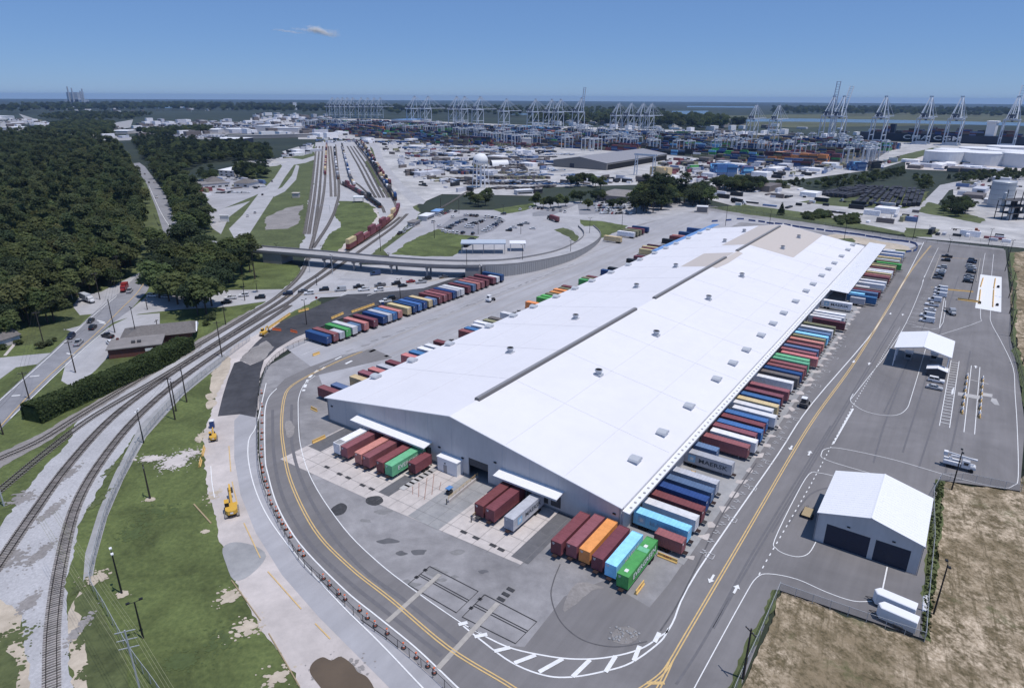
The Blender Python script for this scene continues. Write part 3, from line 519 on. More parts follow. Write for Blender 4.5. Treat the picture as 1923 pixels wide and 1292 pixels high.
# slab joints of the loading apron, seams and tyre marks
JT = mk('joint_grey', (0.20, 0.195, 0.20), var=.1)
mb = MB()
for u in (-4.5, -9, -13.5, -18): ribbon_mb(mb, [B(u, -86), B(u, -12)], .07, .1645)
for k in range(19): v = -84 + k * 4; ribbon_mb(mb, [B(-.4, v), B(-21, v)], .07, .164)
tag(mb.obj('slab_joints', JT), kind='structure')
TM = mk('tyre_mark', (0.105, 0.102, 0.11), var=.2, scale=.5); SE = mk('seam_grey', (0.145, 0.141, 0.152), var=.1)
line('tyre_mark', [(1052, 1060), (1040, 1090), (1035, 1120), (1048, 1160), (1075, 1190), (1110, 1208), (1160, 1215), (1215, 1205)], .22, 12, TM, 6); line('tyre_mark', [(1240, 1185), (1275, 1130), (1320, 1040), (1360, 960), (1420, 870)], .3, 12, TM, 6)
for q in ([(1660, 775), (1700, 690), (1740, 600), (1780, 500)], [(1695, 850), (1730, 740), (1760, 640), (1800, 520)], [(1725, 880), (1762, 760), (1790, 650)], [(1640, 870), (1660, 800), (1690, 720)], [(1775, 890), (1800, 780), (1822, 660)], [(1450, 1000), (1560, 815), (1680, 612)], [(1340, 1180), (1420, 1040), (1540, 840), (1700, 570)], [(1270, 1285), (1330, 1190), (1430, 1010), (1560, 800)], [(1480, 985), (1520, 930), (1560, 915)]): line('asphalt_seam', q, .45, 11, SE, 5)
for q in ([(548, 760), (548, 830), (566, 900), (610, 985), (680, 1068), (760, 1128), (860, 1208)], [(512, 770), (514, 850), (530, 930), (575, 1012), (640, 1080), (720, 1145), (830, 1232)]): line('asphalt_seam', q, .8, 11, SE, 6)
for k in range(26):
    u = 40 + k * 6.5 + random.uniform(-1, 1); line('lane_stain', [tuple(B(u, -130.5 + random.uniform(-1, 1)))[:2], tuple(B(u + random.uniform(3, 6), -130 + random.uniform(-1, 1)))[:2]], random.uniform(.6, 1.6), 10, M['asphalt_old'], 1, None, True)
for off in (-136.5, -128.0, -123.5, -115.5): line('wheel_track', [tuple(B(u, off + random.uniform(-.4, .4)))[:2] for u in range(45, 380, 30)], 1.4, 9, mk('wheel_track', (0.31, 0.295, 0.30), col2=(.37, .36, .38), scale=.1), 4, None, True)
for k in range(16):
    c = G(random.uniform(650, 1000), random.uniform(960, 1100)); r = random.uniform(.5, 2.2)
    sheet('pale_stain' if k % 3 else 'oil_stain', [(c.x + r * cos(t) * random.uniform(.6, 1.5), c.y + r * .6 * sin(t) * random.uniform(.6, 1.4)) for t in np.linspace(0, 5.6, 8)], 8, mk('faint_stain', (.22, .215, .22), var=.15) if k % 3 else M['asphalt_patch'], n=3, world=True)
# ------------------------------------------------------------------ the long white warehouse
WL_, WW_, EAVE, APEX = 321.0, 93.0, 7.2, 15.0
wh = thing('warehouse', 'very long white warehouse with low gabled roof and containers docked around it', 'warehouse', ORG, AZ)
def rz(v): return APEX - abs(v + WW_ / 2) * (APEX - EAVE) / (WW_ / 2)
def gable_wall(mb, x0, x1, top, d0, d1, dh):
    """end wall between x0 and x1 with one doorway from y=-d0.. to -d1 of height dh (v counted to the right, y = -v)"""
    def col(va, vb, za):
        vs = sorted({va, vb} | ({-WW_ / 2} if va < -WW_ / 2 < vb else set()))
        for a, b in zip(vs, vs[1:]):
            mb.hexa([(x0, -a, za), (x1, -a, za), (x1, -b, za), (x0, -b, za)], [(x0, -a, top(a)), (x1, -a, top(a)), (x1, -b, top(b)), (x0, -b, top(b))])
    if d0 is None: col(-WW_, 0, 0)
    else: col(-WW_, d0, 0); col(d0, d1, dh); col(d1, 0, 0)
mb = MB(); gable_wall(mb, 0, 0.4, rz, -41.2, -35.2, 5.3); mb.obj('wall', M['wall_white'], wh)
mb = MB(); gable_wall(mb, WL_ - 0.4, WL_, rz, None, None, 0); mb.obj('wall', M['wall_white'], wh)
MB().box(0.41, WL_ - 0.41, -0.4, 0, 0, EAVE - 0.02).obj('wall', M['wall_white'], wh)
MB().box(0.41, WL_ - 0.41, WW_ - 0.4, WW_, 0, EAVE - 0.02).obj('wall', M['wall_white'], wh)
for va, vb in ((-WW_ - 0.5, -WW_ / 2), (-WW_ / 2, 0.35)):
    mb = MB(); za, zb = rz(va), rz(vb); mb.hexa([(-0.35, -va, za), (WL_ + 0.35, -va, za), (WL_ + 0.35, -vb, zb), (-0.35, -vb, zb)], [(-0.35, -va, za + .25), (WL_ + 0.35, -va, za + .25), (WL_ + 0.35, -vb, zb + .25), (-0.35, -vb, zb + .25)])
    r = mb.obj('roof_slope', M['roof_white'], wh)
mb = MB()      # seams of the membrane
for k in range(1, 12):
    for side in (-1, 1):
        mb.bar((k * 27, -(-WW_ / 2 + side * 1), rz(-WW_ / 2 + side) + .26), (k * 27, -(-WW_ / 2 + side * 46), rz(-WW_ / 2 + side * 46) + .26), 0.05)
for v in (-80, -64, -30, -14): mb.bar((0, -v, rz(v) + .26), (WL_, -v, rz(v) + .26), 0.05)
mb.obj('membrane_seam', M['roof_seam'], wh)
for va, vb in ((-WW_ - 0.55, -WW_ / 2), (-WW_ / 2, 0.4)):   # gable trim
    MB().bar((-0.42, -va, rz(va) + .1), (-0.42, -vb, rz(vb) + .1), 0.16).obj('gable_trim', M['trim_white'], wh)
def patch(name, uvs, m):
    mb = MB(); mb.add([(u, -v, rz(v) + 0.29) for u, v in uvs], [tuple(range(len(uvs)))]); mb.obj(name, m, wh)
patch('roof_panel', [(320.5, -23), (320.5, -46.3), (247, -46.3), (247, -23)], M['roof_tan'])
patch('roof_panel', [(320.5, -46.7), (320.5, -61), (247.5, -61), (247.5, -46.7)], M['roof_tan'])
patch('roof_panel', [(223, -46.7), (223, -62), (188, -61), (187, -46.7)], M['roof_tan'])
patch('roof_panel', [(228, -46.3), (226, -43), (200, -42.5), (187, -43.5), (187, -46.3)], M['roof_tan'])
for a, b in ((10.4, 105.8), (122.7, 209), (227, 312)):
    rv = MB().prism([(-0.8, 0), (0.8, 0), (0.65, 0.75), (-0.65, 0.75)], 0, b - a).obj('ridge_vent', M['ridge_grey'], wh, loc=(b, WW_ / 2, APEX + 0.1), rot=pi / 2)
    MB().prism([(-0.28, 0.75), (0.28, 0.75), (0.2, 0.95), (-0.2, 0.95)], 0.1, b - a - 0.1).obj('vent_cap', M['grey_metal'], rv)
# roof ventilators and eave hoods
mb = MB(); mb.box(-1.1, 1.1, -1.1, 1.1, -0.35, 0.45); mb.lathe([(0.85, 0.45), (0.85, 1.2), (1.15, 1.35), (1.15, 1.75)], 14)
mv = mb.mesh('roof_ventilator'); mv.materials.append(M['hood_grey'])
mb = MB(); mb.lathe([(0.98, 1.752), (0.96, 1.77)], 14); mvd = mb.mesh('fan_shade_disc'); mvd.materials.append(M['painted_shade_black'])  # near-black disc on the closed cap, painting the shade inside the fan
for u in (48.5, 90, 142, 186, 258.5, 295):
    for v in (-62.7, -31.4):
        o = bpy.data.objects.new('roof_ventilator', mv); COL.objects.link(o); o.parent = wh; o.location = (u, -v, rz(v) + .3)
        d = bpy.data.objects.new('fan_shade_disc', mvd); COL.objects.link(d); d.parent = o
mb = MB(); mb.box(-1.0, 1.0, -1.0, 1.0, -0.3, 0.5, 1)
pr = [(-1.35, 0.35), (-1.45, 0.6), (-1.2, 0.95), (-0.6, 1.15), (0, 1.2), (0.6, 1.15), (1.2, 0.95), (1.45, 0.6), (1.35, 0.35)]
mb.prism(pr, -1.25, 1.25)
mh = mb.mesh('exhaust_hood'); mh.materials.append(M['hood_grey']); mh.materials.append(M['trim_white']); mh.polygons.foreach_set('material_index', mb.m)
for u in (17.3, 33.5, 52.2, 75, 90.8, 105.3, 123.2, 139.2, 155.2, 174.8, 194.2, 208.4, 227.3, 243.3, 258.7, 278.5, 298, 314):
    for v in (-90.9, -5.0):
        o = bpy.data.objects.new('exhaust_hood', mh); COL.objects.link(o); o.parent = wh; o.location = (u, -v, rz(v) + .3)
# eave strip and canopies (each carried by the wall)
cs = MB().hexa([(-0.2, -0.35, 6.55), (212, -0.35, 6.55), (212, -2.0, 6.35), (-0.2, -2.0, 6.35)], [(-0.2, -0.35, 6.68), (212, -0.35, 6.68), (212, -2.0, 6.48), (-0.2, -2.0, 6.48)]).obj('eave_canopy', M['trim_white'], wh)
mb = MB(); mb.box(-0.65, 0.65, -0.3, 0.3, 0, 0.10)
mp_ = mb.mesh('snow_pad'); mp_.materials.append(M['concrete'])
mb = MB()
for k in range(92): mb.lathe([(0.34, 0), (0.34, 0.05)], 7, (2 + k * 2.28, -1.25 + random.uniform(-.12, .12), 6.585))
tag(mb.obj('canopy_fixings', M['concrete_grey'], cs), kind='stuff')
MB().box(-0.25, 212, -2.12, -2.001, 6.15, 6.50).obj('fascia', M['grey_metal'], cs)
def canopy(u0, u1, v0, v1, z0, z1, m, label):
    o = MB().hexa([(u0, -v0, z0), (u1, -v0, z0), (u1, -v1, z1), (u0, -v1, z1)], [(u0, -v0, z0 + .16), (u1, -v0, z0 + .16), (u1, -v1, z1 + .16), (u0, -v1, z1 + .16)]).obj('canopy', m, wh)
    o['label'] = label
    mb = MB(); n = int(max(abs(u1 - u0), abs(v1 - v0)) / 0.9)
    for k in range(1, n):
        t = k / n
        if abs(u1 - u0) > abs(v1 - v0): mb.bar((u0 + (u1 - u0) * t, -v0, z0 + .18), (u0 + (u1 - u0) * t, -v1, z1 + .18), 0.03)
        else: mb.bar((u0, -(v0 + (v1 - v0) * t), z0 + .18), (u1, -(v0 + (v1 - v0) * t), z0 + .18 ), 0.03)
    mb.obj('standing_seams', m, o); return o
for va, vb, l in ((-80, -53, 'white canopy over the left dock bays of the gable wall'), (-31.4, -14, 'white canopy right of the big doorway in the gable wall')):
    c = MB().hexa([(0, -va, 5.6), (-3.2, -va, 5.2), (-3.2, -vb, 5.2), (0, -vb, 5.6)], [(0, -va, 5.78), (-3.2, -va, 5.38), (-3.2, -vb, 5.38), (0, -vb, 5.78)]).obj('canopy', M['roof_bright'], wh); c['label'] = l
    mb = MB()
    for k in range(1, int((vb - va) / 0.6)): mb.bar((-0.05, -(va + k * 0.6), 5.80), (-3.15, -(va + k * 0.6), 5.40), 0.03)
    mb.obj('standing_seams', M['roof_bright'], c)
    MB().box(-3.28, -3.201, -vb, -va, 4.95, 5.40).obj('fascia', M['hood_grey'], c)
    for k in range(int((vb - va) / 3.3)):
        MB().box(-0.12, -0.02, -(va + 2.2 + k * 3.3) - 1.25, -(va + 2.2 + k * 3.3) + 1.25, 1.1, 4.0).obj('dock_door', M['dark_grey'], wh)
canopy(212, 341, 0.4, 9.6, 6.3, 5.8, M['roof_bright'], 'wide white canopy over the docks at the far right end')
post_me = MB().bar((0, 0, 0), (0, 0, 5.8), 0.18).mesh('canopy_post'); post_me.materials.append(M['grey_metal'])
def post_at(x, y):
    o = bpy.data.objects.new('canopy_post', post_me); COL.objects.link(o); o.parent = wh; o.location = (x, y, 0)
for k in range(14): post_at(214 + k * 9.7, -8.8)
o = canopy(240, 346, -93.6, -98.5, 6.6, 6.2, M['blue_roof'], 'blue canopy along the far left eave')
for k in range(11): post_at(242 + k * 10.2, 98)
mdoor = MB().box(-1.3, 1.3, -0.06, 0.06, 1.1, 4.1).mesh('dock_door'); mdoor.materials.append(M['dark_grey'])
for k in range(84):
    for y in (0.08, WW_ + 0.08 - 0.0):
        o = bpy.data.objects.new('dock_door', mdoor); COL.objects.link(o); o.parent = wh; o.location = (4 + k * 3.72, -0.08 if y < 1 else WW_ + 0.08, 0)
for k in range(1, 12):      # wall seams, plinth, gutter and downpipes of the gable end
    v = -WW_ + k * 7.75
    if -42.5 < v < -34: continue
    MB().box(-.03, .0, -v - .06, -v + .06, .5, rz(v) - .1).obj('wall_seam', M['hood_grey'], wh)
for a, b in ((-WW_, -49.5), (-43, -41.3), (-35.1, 0)): MB().box(-.06, -.002, -b, -a, 0, .55).obj('plinth', M['concrete_grey'], wh)
MB().box(-.2, WL_, WW_ + .46, WW_ + .64, EAVE - .15, EAVE + .12).obj('gutter', M['grey_metal'], wh)
for v in (-WW_ + .25, -.3): MB().bar((-.12, -v, .1), (-.12, -v, EAVE - .1), .09, 6).obj('downpipe', M['grey_metal'], wh)
# doorway with its shutter half down, the floor inside
MB().box(0.12, 0.28, 35.2, 41.2, 3.3, 5.3).obj('roller_shutter', M['dark_grey'], wh)
MB().box(0.45, 12, 33.5, 43, 0.0, 0.03).obj('inner_floor', M['concrete_grey'], wh)
MB().box(12, 12.3, 33, 43.5, 0.0, 6).obj('inner_partition', M['dark_grey'], wh)
mb = MB().box(-0.25, -0.02, -0.35, 0.35, 0, 0.3); lm = mb.mesh('wall_light'); lm.materials.append(M['pole_black'])
for v, z in ((-91, 5.0), (-50.5, 5.0), (-43, 4.4), (-33, 6.6), (-1.5, 5)):
    o = bpy.data.objects.new('wall_light', lm); COL.objects.link(o); o.parent = wh; o.location = (0, -v, z)
# annex box by the doorway, against the gable wall
ax = MB().box(-2.3, -0.03, 43.1, 49.4, 0, 3.85).obj('equipment_room', M['trim_white'], None, loc=ORG, rot=AZ); tag(ax, 'small white flat roofed plant room with grey door left of the big doorway', 'plant room')
MB().box(-2.45, 0.0, 42.95, 49.55, 3.851, 4.1).obj('roof', M['roof_bright'], ax)
MB().box(-2.36, -2.301, 46.3, 47.4, 0, 2.3).obj('door', M['grey_metal'], ax); MB().box(-2.5, -2.301, 46.7, 47.0, 2.7, 2.95).obj('wall_light', M['pole_black'], ax)
# ------------------------------------------------------------------ gabled buildings
def gable_building(name, label, cat, loc, rot, L, Wd, eave, ridge, wall, roof, doors=(), over=0.3, open_sides=False, ribs=False, group=None, windows=()):
    """ridge along local x, centred on loc; doors on the -x end: (y0, y1, height, material)"""
    t = thing(name, label, cat, loc, rot, group); h = Wd / 2
    if not open_sides:
        for x0, x1 in ((-L / 2, -L / 2 + .2), (L / 2 - .2, L / 2)):
            mb = MB(); ds = sorted(doors) if x0 < 0 else []
            ys = [-h] + [q for d in ds for q in d[:2]] + [h]
            def top(y): return ridge - abs(y) * (ridge - eave) / h - 0.02
            def col(a, b, z):
                q = sorted({a, b} | ({0.0} if a < 0 < b else set()))
                for c, d in zip(q, q[1:]): mb.hexa([(x0, c, z), (x1, c, z), (x1, d, z), (x0, d, z)], [(x0, c, top(c)), (x1, c, top(c)), (x1, d, top(d)), (x0, d, top(d))])
            prev = -h
            for d in ds: col(prev, d[0], 0); col(d[0], d[1], d[2]); prev = d[1]
            col(prev, h, 0); mb.obj('wall', wall, t)
        for s in (-1, 1): MB().box(-L / 2 + .201, L / 2 - .201, *sorted((s * (h - .2), s * h)), 0, eave - 0.03).obj('wall', wall, t)
        for d in sorted(doors):
            dd = MB().box(-L / 2 + .08, -L / 2 + .14, d[0], d[1], 0, d[2]).obj('roller_door', d[3], t)
            mb = MB()
            for k in range(1, int(d[2] / 0.6)): mb.bar((-L / 2 + .07, d[0], k * .6), (-L / 2 + .07, d[1], k * .6), 0.02)
            mb.obj('door_ribs', d[3], dd)
    else:
        for x in np.linspace(-L / 2 + .3, L / 2 - .3, max(2, int(L / 6) + 1)):
            for s in (-1, 1): MB().bar((x, s * (h - .4), 0), (x, s * (h - .4), eave), 0.16).obj('post', wall, t)
        for s in (-1, 1): MB().bar((-L / 2, s * (h - .4), eave - .15), (L / 2, s * (h - .4), eave - .15), 0.18).obj('beam', wall, t)
        for x in np.linspace(-L / 2 + .3, L / 2 - .3, max(2, int(L / 6) + 1)):
            MB().bar((x, -h + .4, eave - .2), (x, 0, ridge - .25), .12).bar((x, h - .4, eave - .2), (x, 0, ridge - .25), .12).bar((x, -h + .4, eave - .3), (x, h - .4, eave - .3), .09).obj('truss', wall, t)
    for s in (-1, 1):
        y1 = s * (h + over); z1 = ridge - (h + over) * (ridge - eave) / h; a = (-L / 2 - over, L / 2 + over)
        o = MB().hexa([(a[0], 0, ridge), (a[1], 0, ridge), (a[1], y1, z1), (a[0], y1, z1)], [(a[0], 0, ridge + .15), (a[1], 0, ridge + .15), (a[1], y1, z1 + .15), (a[0], y1, z1 + .15)]).obj('roof_slope', roof, t)
        if ribs:
            mb = MB(); n = int(L / 0.9)
            for k in range(1, n): x = a[0] + (a[1] - a[0]) * k / n; mb.bar((x, 0, ridge + .16), (x, y1, z1 + .16), .025)
            mb.obj('standing_seams', roof, o)
    MB().prism([(-.25, ridge + .11), (0, ridge + .22), (.25, ridge + .11)], a[0], a[1]).obj('ridge_cap', roof, t, rot=-pi / 2).location = (0, 0, 0)
    for w in windows:
        f = MB().box(*w).obj('window', M['trim_white'], t)
    return t
gar = gable_building('garage', 'white gabled garage with two dark roller doors beside the dry field', 'garage', B(32.5, 44, 0), AZ, 19.6, 19.0, 7.0, 9.5, M['wall_white'], M['roof_bright'], doors=[(-0.6 - 0.0, 7.6, 5.0, M['door_navy']), (-9.5 + 2.9 - 1.2, -1.6, 5.0, M['door_navy'])], ribs=True)
for y in (3.6, -4.6): MB().box(-9.95, -9.802, y - .3, y + .3, 5.7, 5.95).obj('wall_light', M['pole_black'], gar)
for y in (-9.62, 9.62): MB().bar((-9.95, y, 0), (-9.95, y, 6.9), .08, 6).obj('downpipe', M['grey_metal'], gar); MB().box(-10.1, 10.1, min(y, y * 1.025), max(y, y * 1.025), 6.72, 6.9).obj('gutter', M['grey_metal'], gar)
for k in range(16):
    y = -9.2 + k * 1.22; MB().box(-9.83, -9.801, y - .03, y + .03, 5.1, 6.9 + (9.5 - 7.0) * (1 - abs(y) / 9.5)).obj('cladding_rib', M['wall_white'], gar)
she = gable_building('open_shelter', 'open sided white gabled drive-through shelter on the car park', 'shelter', B(152.4, 43.9, 0), AZ, 19.4, 16.6, 7.0, 9.0, M['trim_white'], M['roof_bright'], open_sides=True)
for x, y in ((2, 4.2), (6, -3.5)):
    k = MB().box(-1.5, 1.5, -1.1, 1.1, 0.01, 2.6).obj('inspection_booth', M['grey_metal']); k.location = she.matrix_basis @ Vector((0, 0, 0)); k.location = B(152.4 + x, 43.9 - y); k.rotation_euler = (0, 0, AZ)
    tag(k, f'grey inspection booth standing under the {"left" if y > 0 else "right"} half of the white shelter', 'booth'); MB().box(-1.7, 1.7, -1.3, 1.3, 2.601, 2.75).obj('roof', M['trim_white'], k)
    MB().box(-1.53, -1.501, -0.8, 0.8, 1.0, 2.0).obj('window', M['glass'], k)
gable_building('guard_booth', 'small dark booth with white gabled roof in front of the shelter', 'booth', G(1757, 706), AZ, 3.6, 5.6, 2.7, 3.4, M['dark_grey'], M['roof_bright'], over=0.35)
# flat-roofed booths and gate canopies beyond the flyover
def flat_canopy(name, label, cat, loc, rot, L, Wd, h, roof, post, group=None, th=0.5, n=(2, 2)):
    t = thing(name, label, cat, loc, rot, group)
    MB().box(-L / 2, L / 2, -Wd / 2, Wd / 2, h, h + th).obj('roof', roof, t)
    for x in np.linspace(-L / 2 + .6, L / 2 - .6, n[0]):
        for y in np.linspace(-Wd / 2 + .6, Wd / 2 - .6, n[1]): MB().bar((x, y, 0), (x, y, h), 0.2).obj('post', post, t)
    return t
def ax2(p, q): return ang(G(*p), G(*q))
flat_canopy('gate_canopy', 'long pale canopy over the truck gate lanes beyond the flyover', 'canopy', G(908, 474), ax2((880, 474), (940, 474)), 27, 11, 6, M['crane_white'], M['grey_metal'], n=(5, 2), th=0.7)
flat_canopy('gate_canopy', 'small white square canopy standing alone in the gate loop', 'canopy', G(972, 470), ax2((950, 472), (990, 472)), 10, 9, 4.8, M['roof_bright'], M['trim_white'], th=0.3)
for k, (p, q, L, Wd, h, m, wl, l) in enumerate([((790, 417), (812, 408), 15, 7, 3.6, 'roof_bright', 'wall_white', 'white roofed gate office between railway and gate lane'), ((813, 408), (830, 400), 12, 6, 3.6, 'blue_roof', 'wall_white', 'blue roofed gate office behind the white one'), ((770, 428), (785, 421), 11, 5.5, 3.4, 'membrane', 'concrete', 'tan flat roofed office nearest the flyover'),
      ((966, 366), (1000, 364), 17, 8, 4.2, 'roof_bright', 'wall_white', 'low white office beside the access road'), ((1000, 364), (1018, 362), 9, 6, 3.6, 'dark_grey', 'dark_grey', 'small dark cabin behind the low white office')]):
    a, b = G(*p), G(*q); t = thing('gate_office', l, 'office', (a + b) / 2, ang(a, b)); MB().box(-L / 2, L / 2, -Wd / 2, Wd / 2, 0, h).obj('wall', M[wl], t)
    MB().box(-L / 2 - .4, L / 2 + .4, -Wd / 2 - .4, Wd / 2 + .4, h + .001, h + .35).obj('roof', M[m], t)
    MB().box(-L / 2 + 1, L / 2 - 1, -Wd / 2 - .06, -Wd / 2 - .001, 1.1, 2.3).obj('window', M['glass'], t)
# the brick building and the small house on the left
br = thing('brick_building', 'low red brick building with grey roofs behind the clipped hedge', 'building', G(275, 655), ax2((215, 668), (330, 655)))
MB().box(-11, 6, -7, 4, 0, 3.4).obj('wall', M['brick'], br); MB().box(-11.5, 6.5, -7.5, 4.4, 3.401, 3.75).obj('roof', M['membrane'], br)
MB().box(-11.4, -11.001, -5, 0, 0.2, 2.6).obj('door', M['dark_grey'], br)
MB().box(-7, 15, 4.5, 17, 0, 3.0).obj('wall', M['brick'], br)
MB().hexa([(-9, 3.6, 3.2), (17, 3.6, 3.2), (17, 18.2, 3.2), (-9, 18.2, 3.2)], [(-2, 10.2, 5.6), (15, 10.2, 5.6), (15, 11.6, 5.6), (-2, 11.6, 5.6)]).obj('roof', M['shingle'], br)
MB().prism([(5.5, 3.0), (16.5, 3.0), (11, 5.4)], -17.3, -16.9).obj('gable_end', M['trim_white'], br, rot=pi / 2)
MB().box(-9.6, -8.8, 2.6, 3.4, 0, 4.4).obj('chimney', M['brick'], br)
for x in (-3.3, -1.4): MB().box(x - .6, x + .6, -3.4, -2.2, 3.751, 4.6).obj('roof_unit', M['dark_grey'], br)
MB().box(.8, 3.4, -7.54, -7.51, 1.6, 2.7).obj('sign_board', M['trim_white'], br)
gable_building('house', 'small grey house at the left edge under the trees', 'house', G(-2, 648), radians(70), 11, 8, 3, 5, M['wall_white'], M['shingle'], over=.5)
gable_building('house', 'pale house glimpsed at the left edge beside the forest', 'house', G(-4, 355), radians(10), 20, 14, 4, 6.5, M['wall_white'], M['shingle'], over=.5)
gable_building('house', 'small house with pale roof in the clearing at the left edge', 'house', G(24, 388), radians(20), 12, 9, 3, 5, M['wall_white'], M['membrane'], over=.5)
# motel-like buildings and offices further up the road
def block(name, label, cat, p, q, Wd, h, wall, roof, hip=0, group=None, band=True):
    """a building whose front foot runs from p to q in the photograph"""
    a, b = G(*p), G(*q); L = (b - a).length; t = thing(name, label, cat, (a + b) / 2, ang(a, b), group)
    MB().box(-L / 2, L / 2, 0, Wd, 0, h).obj('wall', M[wall], t)
    if hip:
        i = min(Wd, L) * 0.42; o = 0.8
        MB().hexa([(-L / 2 - o, -o, h), (L / 2 + o, -o, h), (L / 2 + o, Wd + o, h), (-L / 2 - o, Wd + o, h)], [(-L / 2 + i, i, h + hip), (L / 2 - i, i, h + hip), (L / 2 - i, Wd - i, h + hip), (-L / 2 + i, Wd - i, h + hip)]).obj('roof', M[roof], t)
    else: MB().box(-L / 2 - .4, L / 2 + .4, -.4, Wd + .4, h + .001, h + .5).obj('roof', M[roof], t)
    if band:
        n = max(2, int(L / 6)); bm_ = MB().box(-1.6, 1.6, -.08, -.002, 0, 1.4).mesh('window'); bm_.materials.append(M['glass'])
        for fl in range(max(1, int(h / 3.4))):
            for k in range(min(n, 24)):
                o = bpy.data.objects.new('window', bm_); COL.objects.link(o); o.parent = t; o.location = (-L / 2 + (k + .5) * L / min(n, 24), 0, 1.1 + fl * 3.3)
    return t
block('motel', 'pale two storey block with white hipped roof behind the car park', 'motel', (412, 331), (440, 333), 34, 7, 'wall_white', 'roof_bright', 3)
block('shop_row', 'long low shop row with grey gables beside the parking lot', 'shops', (356, 358), (432, 352), 24, 4.5, 'wall_white', 'membrane', 0)
block('shop', 'grey hip roofed shop in the middle of the low row', 'shop', (392, 352), (424, 350), 22, 5, 'wall_white', 'shingle', 4)
block('shop', 'grey hip roofed shop at the right end of the low row', 'shop', (440, 352), (468, 353), 18, 4.5, 'wall_white', 'shingle', 3.5)
block('office_building', 'dark glass building with broad white roof among the trees', 'office', (398, 272), (450, 273), 50, 11, 'door_navy', 'roof_bright', 0)
block('highway_overpass', 'long pale concrete structure crossing above the far end of the rail yard', 'overpass', (430, 262), (592, 258), 22, 7, 'bridge_side', 'bridge_concrete', 0, band=False)
block('shed', 'small tan hut on the grass beside the straight railway', 'hut', (549, 372), (561, 372), 5, 4, 'concrete', 'roof_tan', 0, band=False)
block('sign_board', 'pale board standing at the edge of the gravel lot', 'board', (414, 417), (430, 417), 0.6, 4.5, 'trim_white', 'trim_white', 0, band=False)
flat_canopy('white_tent', 'small white peaked tent on the grass inside the curving tracks', 'tent', G(674, 380), 0.1, 9, 8, 4, M['roof_bright'], M['grey_metal'], th=1.2)
# ------------------------------------------------------------------ shipping containers and chassis
def container_mesh(L, H, Wc, ribs=True):
    mb = MB(); h = Wc / 2; p = 0.13
    for x in (-L / 2, L / 2 - p):
        for y in (-h, h - p): mb.box(x, x + p, y, y + p, 0, H)
    for y in (-h, h - 0.09): mb.box(-L / 2 + p, L / 2 - p, y, y + .09, 0, .16); mb.box(-L / 2 + p, L / 2 - p, y, y + .09, H - .10, H)
    for x in (-L / 2, L / 2 - .09): mb.box(x, x + .09, -h + p, h - p, H - .10, H); mb.box(x, x + .09, -h + p, h - p, 0, .16)
    x0, x1 = -L / 2 + p, L / 2 - p
    if ribs:
        n = int(L / 0.42); st = (x1 - x0) / n
        for s in (-1, 1):
            prof = []
            for k in range(n): prof += [(x0 + k * st, h - .07), (x0 + (k + .22) * st, h - .012), (x0 + (k + .55) * st, h - .012), (x0 + (k + .77) * st, h - .07)]
            prof.append((x1, h - .07)); m = len(prof)
            vs = [(x, s * y, .16) for x, y in prof] + [(x, s * y, H - .10) for x, y in prof]
            mb.add(vs, [(i, i + 1, m + i + 1, m + i) if s < 0 else (i + 1, i, m + i, m + i + 1) for i in range(m - 1)])
        prof = []; n = int(L / 0.75); st = (x1 - x0) / n
        for k in range(n): prof += [(x0 + k * st, H - .045), (x0 + (k + .3) * st, H - .012), (x0 + (k + .55) * st, H - .012), (x0 + (k + .85) * st, H - .045)]
        prof.append((x1, H - .045)); m = len(prof)
        mb.add([(x, -h + .09, z) for x, z in prof] + [(x, h - .09, z) for x, z in prof], [(i, i + 1, m + i + 1, m + i) for i in range(m - 1)])
    else:
        for s in (-1, 1): mb.box(x0, x1, *sorted((s * (h - .05), s * (h - .02))), .16, H - .1)
        mb.box(x0, x1, -h + .09, h - .09, H - .06, H - .02)
    mb.box(x0, x1, -h + .09, h - .09, .05, .1)
    return mb.mesh('shipping_container')
def panel_mesh(Wc, H):
    mb = MB(); h = Wc / 2 - .13; n = 7; st = 2 * h / n; prof = []
    for k in range(n): prof += [(-h + k * st, .05), (-h + (k + .25) * st, .01), (-h + (k + .55) * st, .01), (-h + (k + .8) * st, .05)]
    prof.append((h, .05)); m = len(prof)
    mb.add([(x, y, .16) for y, x in prof] + [(x, y, H - .1) for y, x in prof], [(i + 1, i, m + i, m + i + 1) for i in range(m - 1)])
    return mb.mesh('front_panel')
def door_mesh(Wc, H):
    mb = MB(); w = Wc / 2 - .14; mb.box(-.05, -.02, .01, w, .17, H - .11)
    for k in range(3): mb.box(-.02, .0, .12, w - .1, .35 + k * (H - .6) / 3, .35 + (k + .8) * (H - .6) / 3)
    return mb.mesh('door')
def rod_mesh(Wc, H):
    mb = MB()
    for y in (.28, .82): mb.bar((.025, y, .1), (.025, y, H - .05), .022); mb.box(.0, .05, y - .12, y + .12, 1.0, 1.06)
    return mb.mesh('lock_rod')
mm = {}
def with_mat(me, m):
    me.materials.append(m); return me
PROT = {}
